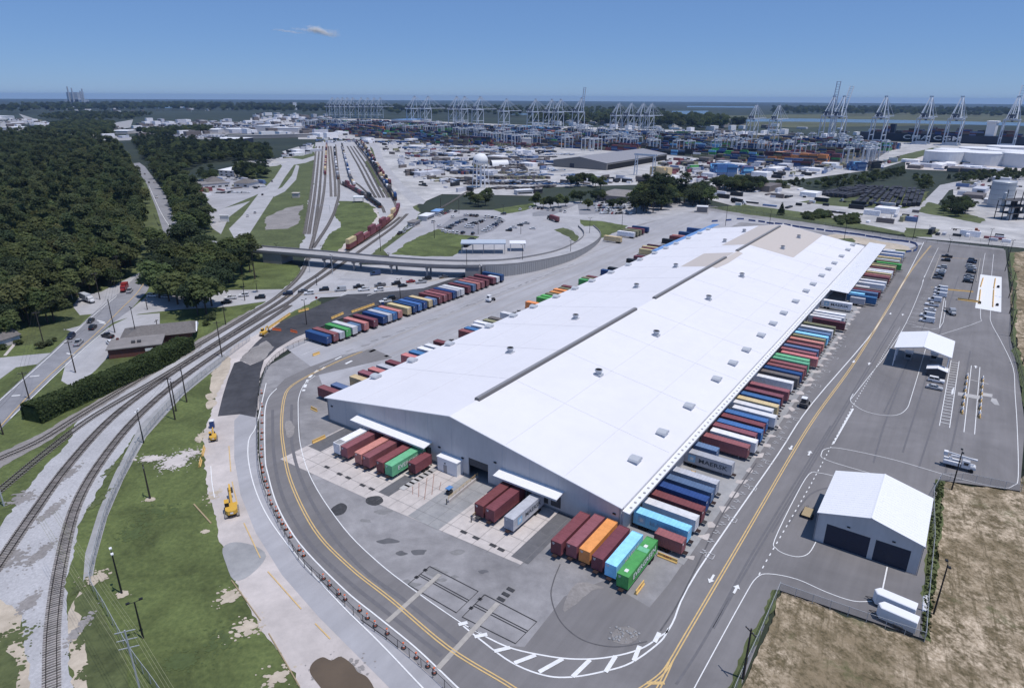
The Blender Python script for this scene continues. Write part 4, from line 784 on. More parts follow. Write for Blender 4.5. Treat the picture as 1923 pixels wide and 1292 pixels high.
for key, L, H, ribs in (('40', 12.19, 2.9, True), ('20', 6.06, 2.6, True), ('45', 13.7, 2.9, True), ('r', 12.19, 2.9, False), ('53', 16.0, 2.95, False)):
    o = bpy.data.objects.new('shipping_container', with_mat(container_mesh(L, H, 2.44, ribs), M['container_R']))
    fp = bpy.data.objects.new('front_panel', with_mat(panel_mesh(2.44, H), M['container_R'])); fp.parent = o; fp.location = (-L / 2, 0, 0)
    dm = with_mat(door_mesh(2.44, H), M['container_R']); rm = with_mat(rod_mesh(2.44, H), M['grey_metal'])
    for s in (1, -1):
        d = bpy.data.objects.new('door', dm); d.parent = o; d.location = (L / 2, 0, 0); d.scale = (1, s, 1)
        r = bpy.data.objects.new('lock_rod', rm); r.parent = d
    PROT[key] = (o, L, H)
wheel_m = MB().lathe([(.2, -.5), (.5, -.48), (.5, -.03), (.5, .03), (.5, .48), (.2, .5)], 14).mesh('wheel'); wheel_m.materials.append(M['tyre'])
def chassis_mesh(L):
    mb = MB()
    for y in (-.45, .45): mb.box(-L / 2, L / 2, y - .07, y + .07, .82, 1.1)
    for x in (-L / 2 + .1, -L / 4, 0, L / 4, L / 2 - .1): mb.box(x - .08, x + .08, -1.15 if abs(x) > L / 3 else -.38, 1.15 if abs(x) > L / 3 else .38, .9, 1.19)
    for x in (L / 2 - 1.6, L / 2 - 2.9): mb.box(x - .07, x + .07, -.9, .9, .43, .57); mb.box(x - .3, x + .3, -.52, -.38, .5, .82); mb.box(x - .3, x + .3, .38, .52, .5, .82)
    mb.box(-L / 2 - .9, -L / 2, -.5, .5, .95, 1.1); mb.box(L / 2 - .1, L / 2, -1.1, 1.1, .55, .7)
    return mb.mesh('container_chassis')
leg_m = MB().box(-.07, .07, -.07, .07, .05, .9).box(-.2, .2, -.2, .2, 0, .05).mesh('landing_leg'); leg_m.materials.append(M['grey_metal'])
CH = {}
for key, (o, L, H) in PROT.items():
    c = bpy.data.objects.new('container_chassis', with_mat(chassis_mesh(L), M['chassis']))
    for x in (L / 2 - 1.6, L / 2 - 2.9):
        for s in (-1, 1):
            w = bpy.data.objects.new('wheel', wheel_m); w.parent = c; w.location = (x, s * .88, .5); w.rotation_euler = (pi / 2, 0, 0); w.scale = (1, 1, .62)
    for s in (-1, 1):
        g = bpy.data.objects.new('landing_leg', leg_m); g.parent = c; g.location = (-L / 2 + 2.2, s * .6, 0)
    CH[key] = c
CHILD, MADE = {}, {}
def index(o):
    CHILD[o.name] = list(o.children)
    for k in CHILD[o.name]: index(k)
def dup(o, parent=None, loc=None, rot=None, scale=None):
    """a copy of a prototype with copies of its parts and sub-parts, linked into the scene"""
    c = o.copy(); COL.objects.link(c)
    if parent: c.parent = parent
    if loc is not None: c.location = loc
    if rot is not None: c.rotation_euler = (0, 0, rot)
    if scale is not None: c.scale = (scale,) * 3 if not isinstance(scale, tuple) else scale
    MADE[c.name] = [dup(ch, c) for ch in CHILD[o.name]]
    return c
for key in PROT: index(PROT[key][0]); index(CH[key])
def text_mesh(s, size, extrude=0.006):
    cu = bpy.data.curves.new('lettering', 'FONT'); cu.body = s; cu.size = size; cu.align_x = 'CENTER'; cu.align_y = 'CENTER'; cu.extrude = extrude; cu.resolution_u = 2; cu.offset = size * .012
    ob = bpy.data.objects.new('lettering', cu); COL.objects.link(ob); dg = bpy.context.evaluated_depsgraph_get(); me = bpy.data.meshes.new_from_object(ob.evaluated_get(dg)); bpy.data.objects.remove(ob); me.name = 'lettering'; return me
def lettering(s, size, m, parent, loc, xdir, ydir, sx=1.0, name='lettering'):
    me = text_mesh(s, size); me.materials.clear(); me.materials.append(m); o = bpy.data.objects.new(name, me); COL.objects.link(o); o.parent = parent
    x, y = Vector(xdir), Vector(ydir); z = x.cross(y); o.matrix_basis = Matrix(((x.x * sx, y.x, z.x, loc[0]), (x.y * sx, y.y, z.y, loc[1]), (x.z * sx, y.z, z.z, loc[2]), (0, 0, 0, 1))); return o
def logo_star(parent, loc, xdir, bg_m, size=1.7):
    x, z = Vector(xdir), Vector((0, 0, 1)); nrm = x.cross(z); c = Vector(loc)
    MB().add([c + x * a * size / 2 + z * b * size / 2 for a, b in ((-1, -1), (1, -1), (1, 1), (-1, 1))], [(0, 1, 2, 3)]).obj('logo_panel', bg_m, parent)
    c2 = c + nrm * .012; pts = [c2 + (x * sin(2 * pi * k / 14) + z * cos(2 * pi * k / 14)) * size * (.40 if k % 2 == 0 else .17) for k in range(14)]
    MB().add([c2] + pts, [(0, 1 + k, 1 + (k + 1) % 14) for k in range(14)]).obj('star_emblem', M['white_paint'], parent)
SZ = {'40': '40-foot', '20': '20-foot', '45': '45-foot', 'r': 'smooth sided', '53': 'long'}
def boxcar(key, color, loc, rot, label, group, chassis=True, clabel=None, cgroup=None, doors=True):
    o, L, H = PROT[key]; c = dup(o); c.location = loc + Vector((0, 0, 1.2 if chassis else 0)); c.rotation_euler = (0, 0, rot)
    m = M['container_' + color]; paint(c, m)
    for ch in MADE[c.name]:
        if ch.name.startswith(('front', 'door')): paint(ch, m)
    tag(c, label, 'container', group)
    if chassis:
        k = dup(CH[key]); k.location = loc; k.rotation_euler = (0, 0, rot); tag(k, clabel, 'chassis', cgroup)
        if random.random() < .4: paint(k, M['chassis_grey'])
    return c
RIGHT, GABLE, YARD, LEFT, FAR = [], [], [], [], []
def dock_row(items, v_end, sgn, group, where, dist_word, store, doors_out=False):
    """items: (u of the near edge, colour, size, optional v of the outer end); boxes lie across the building"""
    side = -UY * sgn        # from the outer end towards the dock
    rot = atan2(side.y, side.x)
    if doors_out: rot += pi
    for i, it in enumerate(items):
        u, c, key = it[0], it[1], it[2]; ve = it[3] if len(it) > 3 else v_end; L = PROT[key][1]
        p = B(u + 1.22, ve - sgn * L / 2)
        o = boxcar(key, c, p, rot, f'{CNAME[c]} {"trailer box" if key == "53" else "container"}, {nth(i)} from the near end {where}', group, True, f'chassis under the {nth(i)} box from the near end {where}', group.replace('containers', 'chassis under containers'))
        store.append(o)
R_ = [(0.4, 'M', '20', 13.6), (4.5, 'L', '40'), (9.0, 'W', 'r'), (12.9, 'R', '40'), (17.2, 'B', '40', 12.6), (21.2, 's', '40', 12.4), (25.3, 'S', '40', 12.2), (35.9, 'S', 'r', 12.5), (40.9, 's', '20', 7.0), (46.6, 'M', '40'), (50.5, 'W', 'r', 14.1), (54.1, 'M', '40', 12.9), (57.1, 'b', '40', 13.7), (61.0, 'R', '40'), (64.3, 'b', '40'), (68.2, 'W', 'r', 14.5), (71.9, 'W', 'r', 12.6), (75.6, 'T', '40'), (79.4, 'b', '40', 12.6), (83.5, 'M', '40', 12.6), (88.5, 'M', '40'), (96.0, 'W', '45', 12.6), (101.1, 'K', '40'), (104.9, 'B', '40'), (108.3, 'M', '40'), (111.9, 'M', '40'), (115.7, 'E', '40'), (119.0, 'E', '40', 12.6), (122.8, 'P', '40', 14.6), (126.7, 'M', '40'), (130.7, 's', '40'), (134.9, 'M', '40'), (140.0, 'P', '40'), (144.4, 'V', '40', 12.9), (148.0, 'L', '40'), (152.0, 's', '40'), (157.2, 'W', 'r'), (162.0, 'V', '40'), (170.4, 'D', '40', 15.4), (174.0, 'W', 'r'), (177.6, 'W', 'r', 13.9), (181.8, 'W', 'r', 13.7), (201.0, 'W', 'r', 13.1)]
dock_row(R_, 13.2, 1, 'containers along the right wall', 'along the right wall', '', RIGHT)
F_ = [(214.0, 'S', '20', 16.5), (217.8, 'b', '40'), (222.5, 'L', '20', 15), (226.0, 's', '40', 20), (229.5, 'R', '40'), (233.2, 'K', '40'), (237, 'W', '20', 15), (244.4, 'W', 'r'), (250.7, 'W', 'r'), (255.1, 'K', '40'), (260.9, 'R', '40'), (264.6, 'P', '40'), (269.9, 'T', '40'), (273.5, 'W', 'r'), (277.2, 'W', 'r'), (281.9, 'R', '40'), (287.9, 'T', '40'), (292.0, 'V', '40'), (297.2, 'G', '40', 22.5), (302.0, 'V', '40'), (306.1, 'W', 'r'), (310, 'V', '40'), (313.5, 'T', '40'), (317.3, 's', '40'), (323.9, 'W', 'r'), (328.5, 's', '40'), (333.0, 'W', 'r'), (338, 'W', '20', 15)]
dock_row(F_, 20.6, 1, 'containers beside the wide far canopy', 'beside the wide canopy', '', FAR)
L_ = [(7.7, 'M', '40', -106.9), (11.4, 's', '40'), (19.1, 'T', '40'), (23.3, 'M', '40', -105.9), (27.1, 'P', '40'), (30.9, 'S', '40'), (35.0, 'R', '40'), (42.6, 'P', '40'), (46.5, 'b', '40'), (50.7, 'W', 'r'), (54.5, 'W', 'r'), (59.6, 'R', '40'), (74.2, 'M', '40'), (77.6, 'b', '40'), (82.0, 'W', 'r'), (85.8, 'W', 'r', -106.9), (89.6, 'V', '40'), (93.2, 'K', '40'), (101.7, 'W', 'r'), (120.6, 'O', '40'), (129.5, 'G', '40'), (133.0, 'G', '40'), (136.8, 'V', '40'), (140.6, 'O', '40'), (145.1, 'O', '40', -105.9), (148.7, 'V', '40'), (152.5, 'R', '40', -105.9), (168.0, 'G', '40'), (171.8, 'V', '40', -105.7), (175.4, 'R', '40'), (191.5, 'B', '40'), (199.4, 'X', '20'), (222.1, 'X', '40'), (231.6, 'R', '40'), (235.5, 'K', '40'), (250.8, 'T', '40', -110.6), (255.0, 'R', '40', -111), (258.9, 'T', '40', -112.4), (264.6, 'D', '40', -111.7), (286.9, 'X', '40', -111.3), (298.8, 'R', '40', -111.1), (302.8, 'P', '40', -111.1), (316.1, 'B', '40', -111.7), (332.6, 'B', '53', -112.2)]
dock_row(L_, -105.2, -1, 'containers along the left wall', 'along the left wall', '', LEFT)
Y_ = [(39.4, 'B', '40'), (42.8, 'M', '40'), (45.9, 'S', '20'), (49.0, 'G', '40'), (52.4, 'W', 'r'), (55.3, 's', '20', -141.3), (58.4, 'P', '40'), (63.4, 'R', '40'), (68.6, 'B', '40'), (71.5, 'S', 'r'), (74.4, 'b', '40'), (77.5, 'P', '40'), (83.0, 'T', '40'), (86.6, 'B', '40'), (89.8, 'b', '40'), (93.1, 'B', '40'), (96.6, 'T', '40'), (99.7, 's', '20'), (103.3, 'R', '40'), (106.8, 'M', '40'), (110.0, 'R', '40'), (113.2, 'B', '40'), (116.2, 'S', 'r'), (119.2, 'W', 'r'), (124.0, 'R', '40'), (128.0, 's', '40'), (131.4, 'P', '40'), (135.0, 'M', '40'), (138.7, 'R', '40'), (144.2, 'R', '40'), (147.4, 'W', '20'), (151.2, 'B', '40')]
dock_row(Y_, -140.3, 1, 'containers in the yard row by the new road', 'of the yard row', '', YARD, True)
Z_ = [(273.9, 'T', '40'), (293.8, 'W', 'r'), (299.5, 'V', '40'), (304, 'V', '40'), (308.8, 'R', '40'), (316.6, 'B', '40')]
dock_row(Z_, -134.0, 1, 'containers by the triangle of grass', 'by the grass triangle', '', FAR, True)
LO = 'left to right'
def gable_row(items, where):
    out = []
    for i, (v, c, key, ue) in enumerate(items):
        L = PROT[key][1]; p = B(ue + L / 2, v + 1.22)
        out.append(boxcar(key, c, p, AZ, f'{CNAME[c]} container, {nth(i)} from the left {where}', 'containers at the gable end', True, f'chassis under the {nth(i)} container from the left {where}', 'chassis at the gable end'))
    GABLE.extend(out); return out
ga = gable_row([(-75.9, 'W', 'r', -12.8), (-72.9, 'M', '40', -12.9), (-67.7, 'P', '40', -13), (-64.8, 'M', '40', -13), (-60.3, 'R', '40', -12.7), (-57.4, 'E', '40', -12.6), (-53.7, 'R', '20', -8.3)], 'under the left gable canopy')
gb = gable_row([(-29.2, 'R', '40', -13), (-26.2, 'R', '40', -13), (-21.0, 'S', 'r', -13.2)], 'under the right gable canopy')
gc = gable_row([(-8.6, 'R', '40', -14.2), (-5.6, 'M', '40', -13.2), (-2.6, 'O', '40', -13.2), (0.5, 'R', '40', -13.7), (3.6, 'L', '40', -14), (6.8, 'G', '45', -15.4)], 'at the near corner')
WP = M['white_paint']; MT = mk('letter_dark', (0.05, 0.06, 0.075), rough=0.6); MQ = mk('logo_blue', (0.30, 0.52, 0.72), rough=0.6)
lettering('EVERGREEN', 1.75, WP, gc[5], (0.6, -1.235, 1.42), (1, 0, 0), (0, 0, 1), 1.15)
lettering('EVERGREEN', 1.6, WP, ga[5], (0.6, -1.235, 1.42), (1, 0, 0), (0, 0, 1), 1.1)
for o, t in ((gb[2], 0), (ga[6], 1), (gb[1], 1)):
    if t == 0: lettering('MAERSK', 1.5, MT, o, (1.6, -1.235, 1.45), (1, 0, 0), (0, 0, 1), 1.15); logo_star(o, (-3.6, -1.24, 1.45), (1, 0, 0), MQ)
for o in (RIGHT[7], RIGHT[-1]):
    lettering('MAERSK', 1.6, MT, o, (-1.4, 1.235, 1.4), (-1, 0, 0), (0, 0, 1), 1.25); logo_star(o, (4.0, 1.24, 1.45), (-1, 0, 0), MQ, 1.9)
lettering('MAERSK', 1.5, MQ, RIGHT[1], (-0.8, 1.235, 1.4), (-1, 0, 0), (0, 0, 1), 1.2); logo_star(RIGHT[1], (4.2, 1.24, 1.45), (-1, 0, 0), MQ, 1.7)
lettering('MAERSK', 1.5, WP, gc[4], (1.0, -1.235, 1.4), (1, 0, 0), (0, 0, 1), 1.2)
lettering('HAMBURG SUD', 0.9, WP, ga[6], (0.0, -1.235, 1.7), (1, 0, 0), (0, 0, 1), .8) if False else None
for x in (-5.2, 3.6): MB().box(x - .45, x + .45, -.35, .35, 2.905, 2.93).obj('roof_patch', M['trim_white'], gc[5])
MB().box(1.6, 3.1, -1.1, 1.1, 2.902, 2.915).obj('roof_band', M['container_E'], gc[5])
MB().box(-5.9, -3.9, -1.0, 1.0, 2.902, 2.912).obj('roof_patch', M['concrete_grey'], ga[0])
# empty chassis left in the bays
for i, (u, v) in enumerate([(63.5, -99.5), (67, -99.5), (70.5, -99.6), (105.5, -99.4), (109, -99.4), (112.5, -99.4), (116, -99.4), (157, -99.5), (161, -99.5), (15.2, -99)]):
    k = dup(CH['40']); k.location = B(u, v); k.rotation_euler = (0, 0, atan2(UY.y, UX.y * 0 + UY.x)); paint(k, M['chassis_grey']); tag(k, f'bare chassis without a box, {nth(i)} from the near end along the left wall', 'chassis', 'empty chassis along the left wall')
k = dup(CH['40']); k.location = B(187, 7); k.rotation_euler = (0, 0, atan2(-UY.y, -UY.x)); tag(k, 'bare chassis in front of the white box nearest the wide canopy', 'chassis')

simple = MB().box(-6.0, 6.0, -1.22, 1.22, 0, 2.75); sb = MB().box(-6.0, 6.0, -1.22, 1.22, 0, 2.75)
for k in range(14):
    x = -5.8 + k * .89
    for s in (-1, 1): sb.box(x, x + .3, *sorted((s * 1.22, s * 1.26)), .1, 2.65)
simple_me = sb.mesh('container'); simple_me.materials.append(M['container_R'])
NBOX = len([o for o in COL.objects if o.name.startswith('shipping_container')]); BV, BF, BC = [], [], []
def small_box(loc, rot, c, label, group, want=True, scale=None):
    """a plain box container: an object of its own while fewer than 300 stand, otherwise part of the mass of far stacks"""
    global NBOX
    if want and NBOX < 300:
        NBOX += 1; o = bpy.data.objects.new('container', simple_me); COL.objects.link(o); o.location = loc; o.rotation_euler = (0, 0, rot); paint(o, M['container_' + c])
        if scale: o.scale = scale
        return tag(o, label, 'container', group)
    a, b = Vector((cos(rot), sin(rot), 0)) * 6 * (scale[0] if scale else 1), Vector((-sin(rot), cos(rot), 0)) * 1.24; k = len(BV)
    for z in (0, 2.75): BV.extend([tuple(Vector(loc) + s * a + t * b + Vector((0, 0, z))) for s, t in ((-1, -1), (1, -1), (1, 1), (-1, 1))])
    BF.extend([tuple(k + i for i in f) for f in ((3, 2, 1, 0), (4, 5, 6, 7), (0, 1, 5, 4), (1, 2, 6, 5), (2, 3, 7, 6), (3, 0, 4, 7))]); BC.extend([c] * 6)

code_me = MB()
for k, w in enumerate((.62, .5, .36)): code_me.box(-.012, 0, -w / 2, w / 2, -.18 * k, -.18 * k + .09)
code_me = code_me.mesh('code_marking'); code_me.materials.append(M['white_paint'])
def code(o, end, L, H):
    c = bpy.data.objects.new('code_marking', code_me); COL.objects.link(c); c.parent = o; c.location = (end * (L / 2 + (.012 if end < 0 else .012)), .62 * (1 if end < 0 else -1), H - .45); c.rotation_euler = (0, 0, 0 if end < 0 else pi)
for o in RIGHT[:16] + GABLE: L_ = max(v.co.x for v in o.data.vertices) * 2; code(o, -1, L_, 2.9 if L_ > 7 else 2.6)
for o in YARD[:20]: L_ = max(v.co.x for v in o.data.vertices) * 2; code(o, 1, L_, 2.9 if L_ > 7 else 2.6)
# ------------------------------------------------------------------ vehicles
car_wheel = MB().lathe([(.18, -.11), (.33, -.10), (.33, .10), (.18, .11)], 12).mesh('wheel'); car_wheel.materials.append(M['tyre'])
rim_m = MB().lathe([(.19, -.115), (.19, .115)], 10).mesh('rim'); rim_m.materials.append(M['rim'])
lamp_m = MB().box(-.03, .03, -.22, .22, -.07, .07).mesh('headlight'); lamp_m.materials.append(M['trim_white'])
tail_m = MB().box(-.03, .03, -.18, .18, -.08, .08).mesh('tail_light'); tail_m.materials.append(M['red_letter'])
def loft(mb, rings, mi=0):
    """rings: (x0, x1, half width, z) from below upwards"""
    n = len(rings); vs = []
    for x0, x1, w, z in rings: vs += [(x0, -w, z), (x1, -w, z), (x1, w, z), (x0, w, z)]
    fs = [(3, 2, 1, 0), tuple(range(4 * n - 4, 4 * n))]
    for i in range(n - 1):
        for k in range(4): fs.append((i * 4 + k, i * 4 + (k + 1) % 4, i * 4 + 4 + (k + 1) % 4, i * 4 + 4 + k))
    return mb.add(vs, fs, mi)
def car_proto(name, kind):
    P = dict(sedan=(4.7, .90, .92, (-1.75, 1.05), (-1.05, .30), 1.44), suv=(4.8, .96, 1.05, (-2.2, 1.05), (-2.0, .45), 1.80), pickup=(5.7, .98, 1.08, (-.75, 1.35), (-.55, .75), 1.88), van=(5.6, 1.0, 1.15, (-2.6, 1.9), (-2.55, 1.2), 2.35))[kind]
    L, w, zb, cb, ct, zt = P; h = L / 2
    mb = MB(); loft(mb, [(-h + .08, h - .1, w - .06, .28), (-h, h - .02, w, .55), (-h + .02, h - .06, w - .01, zb - .12), (-h + .12, h - .3, w - .07, zb)])
    if kind == 'pickup':
        for s in (-1, 1): mb.box(-h + .12, cb[0] - .05, *sorted((s * (w - .14), s * (w - .06))), zb, zb + .18)
        mb.box(-h + .12, -h + .2, -w + .14, w - .14, zb, zb + .18)
    mb.box(ct[0] - .04, ct[1] + .04, -w + .24, w - .24, zt - .03, zt + .03)
    for x in (cb[0], (cb[0] + cb[1]) / 2):   # roof pillars
        for s in (-1, 1): mb.bar((x + .05, s * (w - .10), zb - .02), (ct[0] + .05 if x == cb[0] else (ct[0] + ct[1]) / 2, s * (w - .23), zt - .01), .05)
    for s in (-1, 1): mb.bar((cb[1] - .02, s * (w - .1), zb - .02), (ct[1], s * (w - .23), zt), .05)
    b = bpy.data.objects.new(name, mb.mesh('body')); b.data.materials.append(M['car_white'])
    g = bpy.data.objects.new('windows', loft(MB(), [(cb[0], cb[1], w - .11, zb - .02), (ct[0], ct[1], w - .24, zt - .031)]).mesh('windows')); g.data.materials.append(M['glass']); g.parent = b
    if kind == 'pickup':
        q = bpy.data.objects.new('cargo_bed', MB().box(-h + .2, cb[0] - .06, -w + .14, w - .14, zb + .001, zb + .03).mesh('cargo_bed')); q.data.materials.append(M['dark_grey']); q.parent = b
    if kind == 'van':
        q = bpy.data.objects.new('cargo_panel', MB().box(-h + .15, .45, -w + .02, w - .02, zb, zt - .06).mesh('cargo_panel')); q.data.materials.append(M['car_white']); q.parent = b
    for x in (-h + .95, h - .95):
        for s in (-1, 1):
            q = bpy.data.objects.new('wheel', car_wheel); q.parent = b; q.location = (x, s * (w - .1), .33); q.rotation_euler = (pi / 2, 0, 0)
            r = bpy.data.objects.new('rim', rim_m); r.parent = q
    for s in (-1, 1):
        q = bpy.data.objects.new('headlight', lamp_m); q.parent = b; q.location = (h - .04, s * (w - .3), .66)
        q = bpy.data.objects.new('tail_light', tail_m); q.parent = b; q.location = (-h + .0, s * (w - .25), .72)
    index(b); return b
CARS = {k: car_proto('parked_car' if k != 'pickup' else 'pickup_truck', k) for k in ('sedan', 'suv', 'pickup', 'van')}
CARS['van'].name = 'van'; CARS['suv'].name = 'suv_car'
for k in CARS: index(CARS[k])
def car(px, rot, kind, col, label, group=None, z=0.14, small=False, world=None):
    p = Vector(world) if world is not None else G(*px); p.z = z
    c = dup(CARS[kind], loc=p, rot=rot) if not small else CARS[kind].copy()
    if small:
        COL.objects.link(c); c.location = p; c.rotation_euler = (0, 0, rot); g = CHILD[CARS[kind].name][0].copy(); COL.objects.link(g); g.parent = c
        MADE[c.name] = []
    paint(c, M['car_' + col])
    for k in MADE[c.name]:
        if k.name.startswith('cargo_panel'): paint(k, M['car_' + col])
    return tag(c, label, {'pickup': 'pickup truck', 'van': 'van'}.get(kind, 'car'), group)
RA = ax2((95, 663), (223, 551)); RB = ax2((120, 684), (212, 606))
for px, r, k, c, l in [((171, 605), RA + pi, 'sedan', 'black', 'black car leading down the main road towards the camera'), ((175, 618), RA, 'suv', 'black', 'black car in the right lane beside the brick building'), ((134, 635), RA + pi, 'suv', 'navy', 'dark blue suv on the main road beside the lawn'), ((148, 647), RA, 'pickup', 'silver', 'silver pickup in the right lane with an open bed'),
                       ((244, 549), ax2((223, 560), (279, 500)), 'pickup', 'silver', 'silver pickup behind the red truck at the junction'), ((203, 634), RA + .9, 'pickup', 'black', 'dark pickup parked at the corner of the brick building'), ((208, 647), RA + .6, 'suv', 'white', 'white suv parked nose up beside the brick wall'),
                       ((287, 558), ax2((270, 560), (330, 562)), 'suv', 'white', 'white suv half hidden under the big trees at the junction'), ((313, 560), ax2((270, 560), (330, 562)), 'sedan', 'silver', 'silver car in the tree shade behind the white suv'),
                       ((294, 372), ax2((290, 390), (275, 340)), 'pickup', 'white', 'white pickup driving up the tree lined road'), ((280, 344), ax2((290, 390), (275, 340)), 'sedan', 'black', 'dark car in the left lane far up the tree lined road'), ((291, 344), ax2((290, 390), (275, 340)), 'suv', 'white', 'white car in the right lane far up the tree lined road'), ((272, 328), ax2((290, 390), (275, 340)), 'sedan', 'grey', 'grey car farthest up the tree lined road'),
                       ((493, 367), ax2((475, 395), (520, 330)), 'sedan', 'black', 'dark car on the pale road beside the hut'), ((511, 342), ax2((475, 395), (520, 330)), 'sedan', 'grey', 'grey car climbing the pale road by the dark trees'), ((479, 401), ax2((475, 395), (520, 330)), 'sedan', 'silver', 'silver car low on the pale road'), ((465, 407), ax2((475, 395), (520, 330)), 'sedan', 'white', 'white car lowest on the pale road')]:
    car(px, r, k, c, l)
QA = ax2((460, 560), (640, 548)); QB = ax2((640, 548), (800, 530))
for px, k, c, l in [((425, 570), 'sedan', 'black', 'dark car half under the trees left of the palm'), ((433, 562), 'pickup', 'white', 'white pickup left of the palm tree'), ((458, 557), 'suv', 'white', 'white suv between the palm tree and the railway'), ((489, 561), 'suv', 'black', 'black suv waiting just left of the railway crossing'), ((541, 554), 'suv', 'navy', 'navy suv crossing the railway tracks'), ((569, 549), 'sedan', 'grey', 'grey car behind the white one right of the crossing'), ((581, 553), 'suv', 'white', 'white suv right of the railway crossing'), ((609, 546), 'suv', 'black', 'black suv in the queue ahead of the silver van'),
                    ((640, 547), 'van', 'silver', 'silver van in the queue'), ((674, 541), 'pickup', 'black', 'black pickup above the white pickup in the queue'), ((684, 546), 'pickup', 'white', 'white pickup at the edge of the new asphalt'), ((714, 538), 'pickup', 'grey', 'dark grey pickup in the queue under the flyover'), ((712, 547), 'suv', 'white', 'white car beside the new asphalt'), ((744, 535), 'suv', 'black', 'black suv in the queue before the red car'), ((756, 539), 'sedan', 'black', 'low black car below the black suv'), ((771, 531), 'sedan', 'red', 'red car in the queue'), ((791, 532), 'pickup', 'silver', 'silver pickup after the red car'),
                    ((802, 526), 'suv', 'black', 'black suv under the flyover by a pier'), ((705, 517), 'van', 'blue', 'blue van in the shadow under the flyover'), ((833, 522), 'sedan', 'grey', 'grey car in shade at the right end of the queue'), ((733, 563), 'suv', 'black', 'black suv standing on the new asphalt'), ((724, 569), 'pickup', 'white', 'white pickup standing on the new asphalt beside containers')]:
    car(px, QA + pi if px[0] < 650 else QB + pi, k, c, l)
# gate car park
k_ = 300 / 1923
def zz(L, o=(700, 380)): return [(o[0] + x * k_, o[1] + y * k_) for x, y in L]
lots = [('front row of the gate car park', zz([(850, 355), (890, 370), (935, 375), (975, 375), (1020, 380), (1085, 380), (1205, 390)]), (0, -1)), ('slanting left row of the gate car park', zz([(895, 310), (920, 322), (945, 295), (975, 285), (1000, 265), (1030, 250), (1060, 240), (1105, 225)]), (1, 1)),
        ('middle row of the gate car park', zz([(1140, 305), (1175, 312), (1160, 285), (1205, 290), (1215, 268), (1245, 260), (1275, 250), (1295, 243), (1325, 225)]), (1, 1)), ('rear row of the gate car park', zz([(1115, 165), (1150, 168), (1185, 170), (1220, 173), (1255, 175), (1360, 185), (1400, 185), (1440, 190), (1485, 200), (1530, 212)]), (0, -1)),
        ('slanting right row of the gate car park', zz([(1535, 245), (1505, 250), (1480, 275), (1455, 290), (1420, 305), (1400, 325), (1370, 340), (1345, 355)]), (1, 1)), ('verge by the gate offices', zz([(780, 165), (815, 170), (845, 152), (870, 145), (905, 130), (945, 112), (1000, 120), (965, 187), (730, 245), (800, 300), (410, 335), (440, 318), (370, 372), (325, 385), (470, 305)]), (1, 0)),
        ('kerb by the gate lawn', zz([(300, 100), (420, 72), (470, 80), (520, 84), (565, 88), (640, 100), (700, 105), (790, 115), (840, 125)], (930, 380)), (0, -1)),
        ('gate loop lane', zz([(165, 350), (220, 315), (300, 285), (372, 265), (450, 327), (100, 150)], (930, 380)), (1, 1))]
wt = ['white'] * 9 + ['silver'] * 3 + ['black'] * 4 + ['grey'] * 2 + ['blue', 'red']
for nm, L, d in lots:
    for i, px in enumerate(L):
        c = random.choice(wt); kd = random.choice(['sedan', 'suv', 'pickup', 'suv'])
        rot = ax2((850, 435), (920, 400)) + (pi / 2 if d == (1, 1) else 0) + random.uniform(-.08, .08) if d != (0, -1) else AZ + pi / 2 * 0 + random.uniform(-.08, .08) + .35
        car(px, rot, kd, c, f'{"blue" if c == "navy" else c} {dict(sedan="car", suv="tall car", pickup="pickup", van="van")[kd]}, {nth(i)} along the {nm}', 'cars parked around the truck gate', z=0.12)
n = 0
for r, (y, x0, x1) in enumerate([(387, 1118, 1190), (392, 1120, 1186), (397, 1122, 1180), (402, 1126, 1186), (382, 1132, 1186)]):
    x = x0
    while x < x1:
        if random.random() < .86:
            c = random.choice(wt); car((x, y + random.uniform(-.4, .4)), AZ + random.uniform(-.05, .05), random.choice(['sedan', 'suv']), c, f'{c} car, {nth(n)} counting along the rows of the car park by the dark trees', 'cars parked by the dark trees', small=True); n += 1
        x += 3.5
n = 0
for L, c_ in ((zz([(0, 640)], (0, 0)), 0),):
    for y, x0, x1 in ((341, 356, 386), (346, 360, 384), (336, 428, 452), (339, 425, 450), (316, 452, 488), (313, 462, 500), (345, 470, 500), (352, 478, 498), (309, 470, 512), (366, 362, 372), (363, 405, 470)):
        x = x0
        while x < x1:
            if random.random() < .8: c = random.choice(wt); car((x, y + random.uniform(-.5, .5)), random.choice([.2, 1.6]) + random.uniform(-.1, .1), 'sedan', c, f'{c} car, {nth(n)} counting through the car parks by the motel', 'cars parked by the motel', small=True, z=0.05); n += 1
            x += 4.2
# right-hand car park
kk = 200 / 1520
def zr(x, y): return (1700 + x * kk, 470 + y * kk)
RR = atan2(UY.y, UY.x)
for i, (x, y, k, c) in enumerate([(592, 105, 'pickup', 'black'), (575, 160, 'suv', 'black'), (525, 258, 'suv', 'silver'), (510, 305, 'sedan', 'white'), (500, 330, 'sedan', 'silver'), (480, 375, 'suv', 'black'), (460, 410, 'sedan', 'grey')]):
    car(zr(x, y), RR + pi, k, c, f'{c} {dict(pickup="pickup", suv="suv", sedan="car")[k]}, {nth(i)} from the far end of the left parking column', 'cars in the right-hand car park')
for i, (x, y, k, c) in enumerate([(955, 160, 'suv', 'black'), (945, 190, 'suv', 'navy'), (925, 245, 'suv', 'silver'), (940, 275, 'suv', 'silver'), (935, 330, 'suv', 'black'), (910, 385, 'sedan', 'grey'), (905, 415, 'sedan', 'silver'), (890, 465, 'suv', 'black')]):
    car(zr(x, y), RR, k, c, f'{c} {dict(pickup="pickup", suv="suv", sedan="car")[k]}, {nth(i)} from the far end of the right parking column', 'cars in the right-hand car park')
